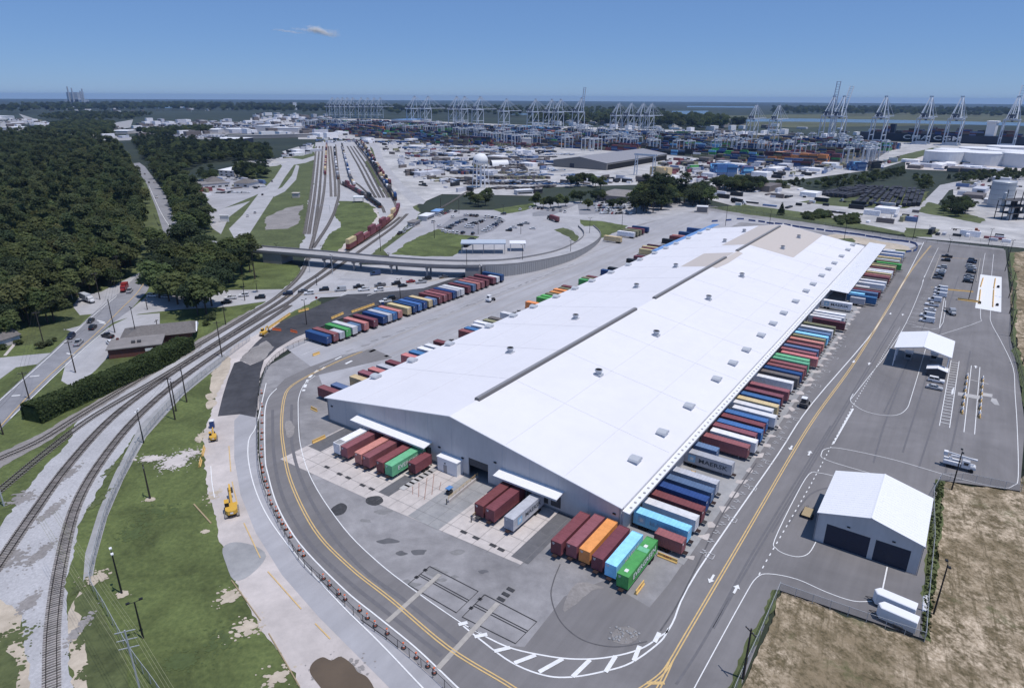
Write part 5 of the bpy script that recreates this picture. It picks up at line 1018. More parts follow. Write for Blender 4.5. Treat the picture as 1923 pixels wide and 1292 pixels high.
for i, (x, y, k) in enumerate([(505, 575, 'van'), (500, 618, 'van'), (490, 668, 'van'), (415, 735, 'van'), (375, 800, 'pickup'), (350, 868, 'sedan'), (310, 955, 'van'), (305, 1030, 'van')]):
    car(zr(x, y), RR + pi, k, 'white', f'white service {dict(van="van", pickup="pickup", sedan="car")[k]}, {nth(i)} from the far end of the service vehicle row', 'white service vehicles')
car((1757, 718), RR, 'suv', 'white', 'white suv parked in front of the dark booth'); car((1754, 731), RR, 'sedan', 'silver', 'silver car parked nearest the camera by the hatched strip')
for i, x in enumerate((1583, 1590, 1596, 1603, 1610)): car((x, 458.5 + (x - 1583) * .17), RR, 'suv', 'white' if i % 2 else 'silver', f'{"white" if i % 2 else "silver"} car, {nth(i)} in the row behind the warehouse end wall', 'cars behind the warehouse')
# trucks
def tractor(name, label, loc, rot, col, dark=False):
    t = thing(name, label, 'truck', loc, rot)
    MB().box(-2.8, 2.9, -.45, .45, .65, 1.0).obj('frame', M['chassis_grey'], t)
    mb = MB(); loft(mb, [(.3, 2.2, 1.15, .9), (.3, 2.2, 1.15, 1.9), (.35, 1.9, 1.05, 2.9)]); mb.obj('cab', M[col], t)
    loft(MB(), [(2.2, 3.4, .85, .8), (2.2, 3.4, .85, 1.4), (2.2, 3.1, .75, 1.75)]).obj('hood', M[col], t)
    MB().hexa([(2.201, -1.0, 1.9), (2.21, -1.0, 1.9), (2.21, 1.0, 1.9), (2.201, 1.0, 1.9)], [(1.91, -.95, 2.75), (1.92, -.95, 2.75), (1.92, .95, 2.75), (1.91, .95, 2.75)]).obj('windscreen', M['glass'], t)
    for s in (-1, 1): MB().box(.7, 1.7, *sorted((s * 1.13, s * 1.17)), 1.75, 2.5).obj('side_window', M['glass'], t)
    for x in (2.5, -1.2, -2.3):
        for s in (-1, 1): o = MB().lathe([(.25, -.17), (.5, -.16), (.5, .16), (.25, .17)], 12).obj('wheel', M['tyre'], t, loc=(x, s * .95, .5)); o.rotation_euler = (pi / 2, 0, 0)
    return t
def yard_tractor(name, label, loc, rot, body, roof):
    t = thing(name, label, 'yard tractor', loc, rot)
    MB().box(-2.4, 2.6, -.5, .5, .6, 1.0).obj('frame', M['chassis_grey'], t); MB().box(1.2, 2.7, -1.2, 1.2, .7, 1.5).obj('bumper_deck', M[body], t)
    MB().box(.3, 2.0, -.9, .5, 1.3, 2.9).obj('cab', M[body], t); MB().box(.2, 2.1, -1.0, .6, 2.901, 3.05).obj('roof', M[roof], t); MB().box(2.001, 2.03, -.8, .4, 1.9, 2.7).obj('windscreen', M['glass'], t)
    MB().box(-2.3, -.4, -.5, .5, 1.001, 1.2).obj('fifth_wheel', M['chassis_grey'], t)
    for x in (1.7, -1.5):
        for s in (-1, 1): o = MB().lathe([(.25, -.25), (.52, -.24), (.52, .24), (.25, .25)], 12).obj('wheel', M['tyre'], t, loc=(x, s * .95, .52)); o.rotation_euler = (pi / 2, 0, 0)
    return t
Z1 = Vector((0, 0, .14))
yard_tractor('yard_tractor', 'black yard tractor with white roof beside the right dock line', G(1511, 762) + Z1, AZ + pi, 'dark_grey', 'trim_white')
yard_tractor('yard_tractor', 'white yard tractor alone in the lane left of the warehouse', G(922, 566) + Z1, AZ + pi, 'trim_white', 'trim_white')
def rig(px, rot, boxkey, boxcol, tcol, l1, l2, l3, gap=0, bare=False):
    p = G(*px) + Z1; d = Vector((cos(rot), sin(rot), 0)); L = PROT[boxkey][1]
    k = dup(CH[boxkey], loc=p, rot=rot + pi); tag(k, l3, 'chassis')
    if not bare:
        o = dup(PROT[boxkey][0], loc=p + Vector((0, 0, 1.2)), rot=rot + pi); paint(o, M['container_' + boxcol]); [paint(c, M['container_' + boxcol]) for c in MADE[o.name] if c.name.startswith(('front', 'door'))]; tag(o, l2, 'container')
    tractor('semi_tractor', l1, p + d * (L / 2 + 1.4 + gap), rot, tcol)
rig((1041, 416), ax2((1060, 424), (1020, 410)), '40', 'R', 'car_black', 'black semi tractor hauling the red container round the gate loop', 'red container being hauled round the gate loop', 'chassis under the red container in the gate loop')
rig((1243, 341), ax2((1230, 340), (1260, 342)), '40', 'S', 'car_white', 'white semi tractor hauling a grey box past the green treeline', 'grey box on the road past the dark grove', 'chassis under the grey box past the dark grove')
rig((1805, 434), ax2((1780, 432), (1830, 437)), '40', 'S', 'car_orange', 'orange semi tractor with an empty chassis on the pale road', '', 'empty chassis behind the orange tractor', bare=True)
rig((1383, 382), ax2((1360, 378), (1400, 385)), '40', 'X', 'car_white', 'white semi tractor with dark box beside the grove', 'dark box parked beside the grove', 'chassis under the dark box beside the grove')
rig((1597, 382), ax2((1620, 385), (1580, 379)), '40', 'S', 'car_silver', 'silver semi tractor with bare chassis near the pipe stacks', '', 'bare chassis behind the silver tractor', bare=True)
rig((880, 462), ax2((870, 470), (900, 455)), '40', 'X', 'car_black', 'black semi tractor under the gate canopy', 'black box under the gate canopy', 'chassis under the black box at the gate canopy')
tractor('semi_tractor', 'bobtail white truck parked right of the grove', G(1378, 377) + Z1, 0, 'car_white')
# box truck, red truck
def box_truck(label, px, rot, box, cab, L=6.5):
    t = tractor('box_truck', label, G(*px) + Z1, rot, cab); MB().box(-L + .2, .1, -1.22, 1.22, 1.05, 3.6).obj('cargo_box', M[box], t); return t
box_truck('white box truck nosing out of the wooded lot at the junction', (168, 568), ax2((150, 560), (185, 572)), 'hood_grey', 'car_white')
box_truck('red truck waiting at the junction beside the forest', (234, 547), ax2((260, 520), (200, 580)), 'car_red', 'car_red', 4)
# dark flatbed by the car park, bucket truck, trailers
t = tractor('flatbed_truck', 'dark flatbed truck parked beyond the shelter', G(1785, 590) + Z1, AZ + .35 + pi, 'car_silver'); MB().box(-5.5, -.2, -1.2, 1.2, 1.02, 1.2).obj('flat_bed', M['dark_grey'], t)
t = tractor('bucket_truck', 'white utility bucket truck with its boom folded beside a light pole', G(1800, 880) + Z1, ax2((1775, 872), (1822, 884)), 'car_white')
for s in (-1, 1): MB().box(-3.6, .1, *sorted((s * .55, s * 1.2)), 1.0, 1.9).obj('tool_locker', M['car_white'], t)
MB().box(-3.6, .1, -.54, .54, 1.0, 1.3).obj('deck', M['grey_metal'], t); MB().lathe([(.45, 1.3), (.4, 2.6)], 12, (-2.2, 0, 0)).obj('turret', M['car_white'], t)
MB().bar((-2.2, .25, 2.9), (3.4, .25, 3.3), .28).obj('lower_boom', M['car_white'], t); MB().bar((3.3, -.3, 3.4), (-3.0, -.3, 3.9), .22).obj('upper_boom', M['car_white'], t); MB().box(-3.9, -3.0, -.8, .2, 3.1, 4.1).obj('bucket', M['trim_white'], t)
for px, q, l, s in (((1676, 1146), 0, 'white enclosed cargo trailer, the farther of the pair by the fence corner', 1.0), ((1681, 1172), 1, 'white enclosed cargo trailer, the nearer of the pair by the fence corner', .92)):
    t = thing('cargo_trailer', l, 'trailer', G(*px) + Z1, ax2((1700, 1170), (1645, 1146))); L = 3.4 * s
    mb = MB(); prof = [(-L, -1.1), (L - .6, -1.1), (L + .1, 0), (L - .6, 1.1), (-L, 1.1)]; mb.add([(x, y, .5) for x, y in prof] + [(x, y, 2.75) for x, y in prof], [(4, 3, 2, 1, 0), (5, 6, 7, 8, 9)] + [(i, (i + 1) % 5, 5 + (i + 1) % 5, 5 + i) for i in range(5)]); mb.obj('body', M['trim_white'], t)
    MB().add([(x * 1.01, y * 1.01, 2.76) for x, y in prof] + [(x * .96, y * .9, 2.88) for x, y in prof], [(5, 6, 7, 8, 9)] + [(i, (i + 1) % 5, 5 + (i + 1) % 5, 5 + i) for i in range(5)]).obj('roof', M['roof_bright'], t)
    for x in (-.9, -.1):
        for y in (-1, 1): o = MB().lathe([(.2, -.1), (.36, -.1), (.36, .1), (.2, .1)], 12).obj('wheel', M['tyre'], t, loc=(x, y * 1.12, .36)); o.rotation_euler = (pi / 2, 0, 0)
    for y in (-1, 1): MB().prism([(-1.4, .65), (-1.2, .9), (.2, .9), (.4, .65)], *sorted((y * 1.1, y * 1.28))).obj('mudguard', M['grey_metal'], t)
    MB().bar((L - .3, -.6, .5), (L + 1.3, 0, .45), .06).bar((L - .3, .6, .5), (L + 1.3, 0, .45), .06).obj('drawbar', M['pole_black'], t)
    MB().box(-L - .04, -L - .001, -1.0, 1.0, .6, 2.6).obj('door', M['trim_white'], t)
t = thing('flatbed_trailer', 'small wooden decked trailer parked left of the garage', 'trailer', G(1516, 967) + Z1, AZ); MB().box(-1.9, 1.9, -1.0, 1.0, .62, .7).obj('deck', M['wood'], t)
MB().box(-2, 2, -1.06, -1.0, .5, .75).box(-2, 2, 1.0, 1.06, .5, .75).obj('side_rail', M['pole_black'], t)
for y in (-1, 1):
    MB().bar((1.95, y * .8, .6), (3.6, y * .8, .15), .06).bar((1.95, y * .5, .6), (3.6, y * .5, .15), .06).obj('loading_ramp', M['dark_grey'], t)
    for x in (-1.3, -.5): o = MB().lathe([(.2, -.1), (.36, -.1), (.36, .1), (.2, .1)], 12).obj('wheel', M['tyre'], t, loc=(x, y * 1.2, .36)); o.rotation_euler = (pi / 2, 0, 0)
# ------------------------------------------------------------------ excavators
def excavator(label, loc, rot, s, boom_up=True):
    t = thing('excavator', label, 'excavator', loc, rot); t.scale = (s,) * 3
    for y in (-1, 1):
        pr = [(-2.0, .45), (-1.75, .12), (1.75, .12), (2.0, .45), (1.75, .85), (-1.75, .85)]
        MB().prism(pr, y * 1.25 - .3, y * 1.25 + .3).obj('track', M['tie'], t)
    MB().box(-1.1, 1.1, -.95, .95, .35, .95).obj('undercarriage', M['chassis_grey'], t)
    mb = MB(); prof = [(1.3, -1.25), (1.3, 1.25), (-1.5, 1.25), (-2.15, .8), (-2.3, 0), (-2.15, -.8), (-1.5, -1.25)]; n = 7
    mb.add([(x, y, 1.0) for x, y in prof] + [(x, y, 1.95) for x, y in prof], [tuple(range(n)), tuple(range(2 * n - 1, n - 1, -1))] + [(i, n + i, n + (i + 1) % n, (i + 1) % n) for i in range(n)]); mb.obj('engine_house', M['cat_yellow'], t)
    MB().box(-2.34, -2.305, -.32, .32, 1.28, 1.66).obj('maker_plate', M['trim_white'], t)
    MB().box(-.2, 1.3, .35, 1.25, 1.951, 2.95).obj('cab', M['pole_black'], t); MB().box(-.25, 1.35, .3, 1.3, 2.952, 3.02).obj('cab_roof', M['cat_yellow'], t)
    if boom_up: a, b, c, d = Vector((1.1, -.2, 1.5)), Vector((3.0, -.2, 4.0)), Vector((5.0, -.2, 4.4)), Vector((7.0, -.2, 2.3))
    else: a, b, c, d = Vector((1.1, -.2, 1.5)), Vector((2.4, -.2, 3.2)), Vector((3.6, -.2, 3.2)), Vector((4.4, -.2, 1.0))
    MB().bar(a, b, .38, r2=.32).bar(b, c, .32, r2=.24).obj('boom', M['cat_yellow'], t); MB().bar(c - (d - c) * .1, d, .25, r2=.18).obj('stick', M['cat_yellow'], t)
    MB().bar(a + Vector((.5, .35, -.4)), b + Vector((0, .35, -.2)), .1, 8).obj('boom_cylinder', M['rim'], t)
    MB().prism([(d.x - .5, d.z), (d.x + .3, d.z + .1), (d.x + .2, d.z - 1.0), (d.x - .7, d.z - .9)], -.75, .35).obj('bucket', M['chassis_grey'], t)
    return t
excavator('large yellow excavator seen from behind on the construction road', G(436, 964) + Vector((0, 0, .1)), ax2((436, 964), (427, 880)), 1.0)
excavator('small yellow excavator beside the blue portable toilet', G(401, 826) + Vector((0, 0, .1)), ax2((401, 826), (400, 795)), .72, False)
t = excavator('small yellow machine at the left end of the orange barriers', G(496, 630) + Vector((0, 0, .1)), ax2((490, 634), (510, 620)), .85, False)
def portable_toilet(label, px):
    t = thing('portable_toilet', label, 'portable toilet', G(*px) + Vector((0, 0, .1)), .3); MB().box(-.6, .6, -.6, .6, 0, 2.15).obj('cabin', M['blue_plastic'], t)
    MB().hexa([(-.65, -.65, 2.151), (.65, -.65, 2.151), (.65, .65, 2.151), (-.65, .65, 2.151)], [(-.4, -.4, 2.4), (.4, -.4, 2.4), (.4, .4, 2.4), (-.4, .4, 2.4)]).obj('roof', M['trim_white'], t); MB().box(-.45, .45, -.64, -.601, .1, 1.95).obj('door', M['blue_plastic'], t)
portable_toilet('blue portable toilet with white roof at the end of the new asphalt', (399, 803)); portable_toilet('blue portable toilet beside the containers by the queue', (719, 575))
# ------------------------------------------------------------------ cones, barriers, bollards
dm_ = MB().lathe([(.36, 0), (.36, .08), (.14, .09), (.12, .55), (.11, .75)], 10, mi=0).lathe([(.145, .35), (.14, .5)], 10, mi=1); cone_me = MB().lathe([(.42, 0), (.42, .08)], 8).mesh('rubber_base'); cone_me.materials.append(M['tyre'])
body_me = MB().lathe([(.2, .08), (.17, .55), (.15, 1.05)], 10).mesh('traffic_drum'); body_me.materials.append(M['orange_plastic']); band_me = MB().lathe([(.195, .42), (.18, .62)], 10).lathe([(.17, .74), (.165, .9)], 10).mesh('reflective_band'); band_me.materials.append(M['trim_white'])
cproto = bpy.data.objects.new('traffic_cone', body_me)
for nm, me in (('rubber_base', cone_me), ('reflective_band', band_me)): o = bpy.data.objects.new(nm, me); o.parent = cproto
index(cproto); k_ = 500 / 1214
cl = [(480 + x * k_, 760 + y * k_) for x, y in [(28, -50), (30, 10), (30, 50), (30, 85), (30, 130), (28, 160), (28, 205), (28, 240), (30, 285), (33, 310), (45, 350), (55, 380), (62, 412), (72, 455), (95, 485), (108, 515), (122, 545), (140, 570), (160, 605), (200, 665), (220, 690), (310, 795), (338, 825), (380, 865), (408, 890), (475, 940), (510, 975), (545, 1010), (600, 1045), (675, 1110), (733, 1155), (785, 1195), (815, 1225)]]
for i, px in enumerate(cl): c = dup(cproto, loc=G(*px) + Vector((0, 0, .1)), rot=random.uniform(0, 6), scale=1.15); tag(c, f'orange traffic cone, {nth(i)} from the far end of the line along the ring road', 'traffic cone', 'orange cones along the ring road')
bar_me = MB().prism([(-.3, 0), (.3, 0), (.28, .18), (.12, .35), (.09, .95), (-.09, .95), (-.12, .35), (-.28, .18)], -1.0, 1.0).mesh('barrier'); bar_me.materials.append(M['barrier_yellow'])
def barrier(px, rot, L, label, group=None, m='barrier_yellow', h=1.0, z=.12, world=None):
    o = bpy.data.objects.new('road_barrier', bar_me); COL.objects.link(o); o.location = world if world is not None else G(*px); o.location.z = z; o.rotation_euler = (0, 0, rot - pi / 2); o.scale = (1, L / 2, h); paint(o, M[m]); return tag(o, label, 'barrier', group)
b1 = barrier((1253, 1051), ax2((1238, 1045), (1268, 1057)), 4.2, 'yellow lettered barrier right of the red 20-foot container'); b2 = barrier((1201, 1107), ax2((1192, 1118), (1210, 1094)), 3.6, 'yellow lettered barrier in front of the green container')
for bb in (b1, b2):      # red stencilled marks, not legible in the photograph
    mb = MB()
    for y0, y1, z0, z1 in ((-.36, -.30, .5, .8), (-.30, -.22, .74, .8), (-.30, -.22, .5, .56), (-.16, -.10, .5, .8), (-.06, .0, .5, .8), (-.10, -.06, .62, .68), (.05, .11, .5, .8), (.11, .16, .5, .58), (.30, .36, .5, .8), (.36, .41, .6, .7)): mb.box(.10, .125, y0, y1, z0, z1)
    mb.obj('stencil_mark', M['red_letter'], bb)
for px, d, L, l in (((599, 828), ((588, 832), (610, 822)), 4.2, 'yellow barrier left of the white gable container'), ((590, 771), ((584, 768), (598, 775)), 3, 'yellow barrier at the ring road bend by the building corner'), ((594, 667), ((586, 668), (600, 663)), 3, 'short yellow barrier at the start of the lanes')): barrier(px, ax2(*d), L, l)
n = 0
for p, q, cnt in (((505, 618), (545, 591), 7), ((560, 587), (580, 582), 3), ((622, 600), (645, 590), 4), ((660, 588), (703, 573), 8)):
    for k in range(cnt): a = G(*p).lerp(G(*q), (k + .5) / cnt); barrier(None, ax2(p, q), (G(*q) - G(*p)).length / cnt * .93, f'yellow barrier, {nth(n)} from the left along the new asphalt', 'yellow barriers along the new asphalt', world=a); n += 1
for i, (p, q) in enumerate((((512, 620), (528, 622)), ((546, 623), (558, 626)))): barrier(None, ax2(p, q), (G(*q) - G(*p)).length, f'orange barrier {"left" if i == 0 else "right"} of the gap closing the new asphalt', world=G(*p).lerp(G(*q), .5), m='orange_plastic')
for i, (p, q) in enumerate((((384, 842), (380, 858)), ((378, 865), (375, 878)))): barrier(None, ax2(p, q), (G(*q) - G(*p)).length, f'yellow barrier, the {"farther" if i == 0 else "nearer"} of two beside the lawn edge', world=G(*p).lerp(G(*q), .5))
bl = [(1342, 417), (1368, 415), (1390, 413), (1412, 416), (1430, 418), (1446, 421), (1462, 422), (1478, 424), (1494, 427), (1508, 429), (1522, 431), (1540, 433), (1557, 436), (1572, 437), (1586, 439), (1602, 441), (1617, 443), (1633, 446), (1648, 448), (1664, 451), (1681, 453), (1698, 455), (1714, 458), (1721, 462), (1722, 467), (1718, 472), (1706, 474)]
for i, px in enumerate(bl):
    q = bl[min(i + 1, len(bl) - 1)]; p = bl[max(0, i - 1)]; barrier(px, ax2(p, q), 5.4, f'dark blue barrier, {nth(i)} from the left behind the warehouse', 'blue barriers behind the warehouse', m='blue_plastic', h=1.3)
for r, (p, q) in enumerate((((1817, 704), (1806, 780)), ((1846, 709), (1839, 788)))):
    for k in range(12):
        a = G(*p).lerp(G(*q), (k + .5) / 12); barrier(None, ax2(p, q), 1.9, f'{"yellow" if k % 2 else "white"} barrier block, {nth(k)} from the far end of the {"left" if r == 0 else "right"} lane island', 'lane island blocks', m='barrier_yellow' if k % 2 else 'trim_white', world=a, h=.9)
        if k % 2:
            o = MB().bar((0, 0, 0), (0, 0, 1.3), .12, 8).obj('bollard', M['pole_black'], None, loc=a + UY * -.5); tag(o, f'dark bollard, {nth(k // 2)} from the far end beside the {"left" if r == 0 else "right"} lane island', 'bollard', 'lane island bollards')
pad = sheet('weigh_pad', [(1841, 516), (1881, 521), (1880, 587), (1831, 579)], 13, M['trim_white'])
for s, (p, q) in enumerate((((1846, 523), (1841, 540)), ((1841, 545), (1838, 572)), ((1869, 524), (1866, 543)), ((1866, 545), (1864, 578)))):
    for k in range(6): a = G(*p).lerp(G(*q), (k + .5) / 6); barrier(None, ax2(p, q), (G(*q) - G(*p)).length / 7, f'yellow kerb block, {nth(s * 6 + k)} counting along the white weigh pad', 'yellow blocks on the weigh pad', world=a, h=.7, z=.16)
for i, px in enumerate(((1839, 571), (1872, 575), (1874, 541))): o = MB().lathe([(.6, 0), (.6, .9), (.3, 1.2)], 10).obj('drum', M['pole_black'], None, loc=G(*px) + Vector((0, 0, .16))); tag(o, f'dark drum on the white weigh pad, {nth(i)} from the left front', 'drum', 'drums on the weigh pad')
for pts, l in (([(1799, 737), (1840, 744), (1839, 751), (1798, 743)], 'l'), ([(1846, 738), (1864, 741), (1863, 747), (1845, 744)], 'r'), ([(1862, 748), (1871, 750), (1877, 762), (1868, 761), (1860, 754)], 's'), ([(1787, 733), (1792, 727), (1790, 741), (1786, 741)], 't')): sheet('concrete_slab', pts, 13, M['port_paving'] if l != 't' else M['trim_white'])
sheet('verge_strip', [(1733, 1120), (1745, 1117), (1743, 1150), (1731, 1148)], 14, M['trim_white'])
for p, q in (((1765, 480), (1747, 526)), ((1840, 487), (1833, 530))):
    for k in range(12): a = G(*p).lerp(G(*q), (k + .5) / 12); barrier(None, ax2(p, q), (G(*q) - G(*p)).length / 13, f'tan kerb block, {nth(k)} from the far end beside the {"left" if p[0] < 1800 else "right"} parking column', 'kerb blocks of the car park', m='pale_band', h=.6, world=a)
barrier((1817, 566), ax2((1806, 565), (1828, 568)), 8, 'yellow barrier ring round the foot of the car park light pole'); barrier((1803, 547), ax2((1788, 546), (1822, 549)), 11, 'long yellow barrier across the car park aisle', h=.6)
for i, (x0, y0, x1, y1) in enumerate(((1742, 483, 1752, 484), (1770, 484, 1838, 488), (1748, 540, 1790, 545))): line('yellow_line', [(x0, y0), (x1, y1)], .4, 13, YL, 1)
# ramp walls, railings and stripes by the doorway
for p, q, l in (((842, 945), (897, 900), 'left'), ((888, 978), (928, 945), 'right')):
    a, b = G(*p), G(*q); t = thing('ramp_wall', f'low yellow edged concrete wall on the {l} of the doorway ramp', 'wall', (a + b) / 2, ang(a, b)); L = (b - a).length / 2
    MB().box(-L, L, -.2, .2, 0, .9).obj('kerb_wall', M['concrete'], t); MB().bar((-L, 0, 1.8), (L, 0, 1.8), .05).bar((-L, 0, 1.35), (L, 0, 1.35), .04).obj('handrail', M['yellow_paint'], t); mb = MB()
    for k in range(9): x = -L + k * L / 4; MB().bar((x, 0, .9), (x, 0, 1.82), .04).obj('rail_post', M['yellow_paint'], t)
    o = MB().bar((0, 0, 0), (0, 0, 1.6), .12, 8).obj('bollard', M['pole_black'], None, loc=G(p[0] - 3, p[1] + 3)); tag(o, f'dark bollard at the foot of the {l} ramp wall', 'bollard')
for a, b in (((775, 914), (775, 929)), ((787, 907), (786, 934)), ((802, 898), (797, 939)), ((815, 891), (811, 930)), ((828, 906), (825, 921))): line('faded_stripe', [a, b], .2, 13, mk('faded_red', (.33, .22, .19), var=.2, scale=2), 1)
mb = MB()
for k in range(7):
    a = G(760, 916).lerp(G(812, 884), k / 6); ribbon_mb(mb, [a - UX * 1.1, a + UX * 1.1], 1.6, PZ + .002)
tag(mb.obj('pale_paving_slabs', M['port_paving']), kind='structure')
t = thing('floor_scrubber', 'small blue cleaning machine by the left ramp wall', 'machine', G(844, 928) + Vector((0, 0, .13)), AZ); MB().box(-.7, .7, -.5, .5, .15, 1.0).obj('body', M['chassis_grey'], t); MB().box(-.8, .8, -.6, .6, 1.6, 1.75).obj('sun_roof', mk('machine_blue', (.10, .24, .5)), t)
for x in (-.6, .6): MB().bar((x, 0, .9), (x, 0, 1.6), .05).obj('roof_post', M['pole_black'], t)
t = thing('step_frame', 'small yellow steps in the empty bay left of the grey trailer box', 'steps', B(31.8, 4.5, .14), AZ)
for s in (-1, 1): MB().bar((-.8, s * .5, 0), (0, s * .5, 1.9), .08).bar((.8, s * .5, 0), (0, s * .5, 1.9), .08).obj('side_frame', M['barrier_yellow'], t)
for k in range(3): MB().box(-.6 + k * .2, -.2 + k * .2, -.5, .5, .45 + k * .5, .52 + k * .5).obj('tread', M['barrier_yellow'], t)
# drawn dock numbers at the edge of the road (faded white stencil marks)
mb = MB()
for k in range(44):
    u = 5 + k * 3.72 + random.uniform(-.4, .4)
    for a, b in ((0, 0), (.5, .6), (1.0, .1)): ribbon_mb(mb, [B(u + a, 16.1 + b), B(u + a + .05, 16.9 + b)], .22, PZ + .002)
    if k % 4 == 0: c = B(u, 18.2); [ribbon_mb(mb, [c + UX * a + UY * b, c + UX * e + UY * f], .14, PZ + .002) for a, b, e, f in ((-.8, -.8, .8, -.8), (-.8, .8, .8, .8), (-.8, -.8, -.8, .8), (.8, -.8, .8, .8))]
tag(mb.obj('faded_dock_marks', M['pale_paint']), kind='structure')
# ------------------------------------------------------------------ railway tracks
tie_me = MB().box(-1.3, 1.3, -.12, .12, 0, .16).mesh('sleeper'); tie_me.materials.append(M['tie'])
def track(label, px, near=False, z=.06, fine=8, joined=True):
    pts = smooth_pts([G(*p) for p in px], fine); t = thing('railway_track', label, 'railway track', (0, 0, 0))
    d = [0]
    for a, b in zip(pts, pts[1:]): d.append(d[-1] + (b - a).length)
    def at(s):
        lo = 0
        for i in range(len(d) - 1):
            if s <= d[i + 1]: return pts[i].lerp(pts[i + 1], (s - d[i]) / max(1e-6, d[i + 1] - d[i])), pts[i + 1] - pts[i]
        return pts[-1], pts[-1] - pts[-2]
    for s in (-1, 1):
        mb = MB(); prev = None
        for i, p in enumerate(pts):
            q = pts[min(i + 1, len(pts) - 1)] - pts[max(0, i - 1)]; q.normalize(); c = p + Vector((-q.y, q.x, 0)) * s * .75
            r = [(c.x + -q.y * o, c.y + q.x * o, z + h) for o, h in ((-.06, .14), (.06, .14), (.05, .32), (-.05, .32))]
            if prev: mb.add(prev + r, [(k, (k + 1) % 4, 4 + (k + 1) % 4, 4 + k) for k in range(4)])
            prev = r
        mb.obj('rail', M['rail'], t)
    s = 0; n = 0; mb = MB()
    while s < d[-1]:
        p, q = at(s); a = atan2(q.y, q.x) - pi / 2
        if near and n < 300 and (p.x ** 2 + p.y ** 2) < 240 ** 2:
            o = bpy.data.objects.new('sleeper', tie_me); COL.objects.link(o); o.parent = t; o.location = (p.x, p.y, z); o.rotation_euler = (0, 0, a + random.uniform(-.03, .03)); n += 1
        else:
            c, w = Vector((cos(a), sin(a), 0)), Vector((-sin(a), cos(a), 0))
            r = [p + c * x + w * y for x, y in ((-1.3, -.13), (1.3, -.13), (1.3, .13), (-1.3, .13))]
            mb.hexa([(v.x, v.y, z) for v in r], [(v.x, v.y, z + .14) for v in r])
        s += .62 if near else .75
    if mb.v: tag(mb.obj('sleepers', M['tie'], t), kind='stuff')
    return t
TA = [(-60, 890), (0, 862), (75, 828), (152, 780), (279, 703), (404, 630), (470, 590), (523, 556), (566, 514), (583, 470)]
TB = [(-60, 968), (0, 921), (95, 843), (178, 781), (300, 710), (410, 642), (478, 598), (533, 562), (560, 540), (600, 514), (650, 475), (690, 450), (730, 425), (752, 408)]
TC = [(-60, 1150), (-20, 1086), (0, 1057), (59, 970), (131, 871), (216, 780), (315, 707), (412, 645), (490, 598), (545, 567), (578, 540), (611, 518), (655, 487), (700, 455), (740, 426), (765, 402)]
TD = [(98, 1420), (96, 1330), (97, 1292), (99, 1176), (115, 1057), (143, 950), (190, 867), (254, 788), (332, 719), (418, 658), (500, 604), (545, 574)]
track('old track nearest the hedge', TA); track('second track from the hedge on grey ballast', TB)
track('third track from the hedge curving through pale ballast', TC, True); track('fourth track, the one nearest the lawn, running to the bottom edge', TD, True)
T1 = [(583, 470), (596, 420), (606, 375), (611, 330), (614, 270)]; T2 = [(588, 466), (618, 420), (632, 385), (636, 345), (630, 272)]
T3 = [(655, 470), (690, 448), (722, 425), (742, 405), (744, 388), (735, 370), (715, 340), (690, 295), (664, 264)]; T4 = [(722, 400), (714, 385), (690, 372), (660, 355), (640, 346), (636, 330), (630, 300), (628, 275)]
T5 = [(700, 372), (676, 350), (660, 335), (650, 300), (643, 272)]
for l, q in (('straight track under the red and yellow train', T1), ('track right of the straight train', T2), ('curved track under the long train', T3), ('track of the dark curving train', T4), ('short yard track under parked wagons', T5)): track(l, q, fine=5)
for i, (x0, x1, xb) in enumerate(((594, 572, 0), (600, 580, 0), (606, 590, 0), (620, 622, 0), (624, 630, 0))): track(f'empty yard track, {nth(i)} from the left beside the straight train', [(x1, 440), ((x0 + x1) / 2 + 3, 350), (x0, 275)] if i < 3 else [(x1, 370), (x1 - 2, 330), (x0 - 3, 275)], fine=4)
for i in range(5): track(f'empty yard track, {nth(i)} from the parked wagons', [(652 + i * 6, 275), (672 + i * 8, 310), (690 + i * 8.5, 345), (706 + i * 7.5, 372)], fine=3)
track('old spur track beyond the gate offices', [(830, 420), (848, 405), (800, 395), (860, 375), (890, 355)][0:0] or [(790, 412), (820, 395), (850, 378), (875, 362), (900, 352)], fine=4)
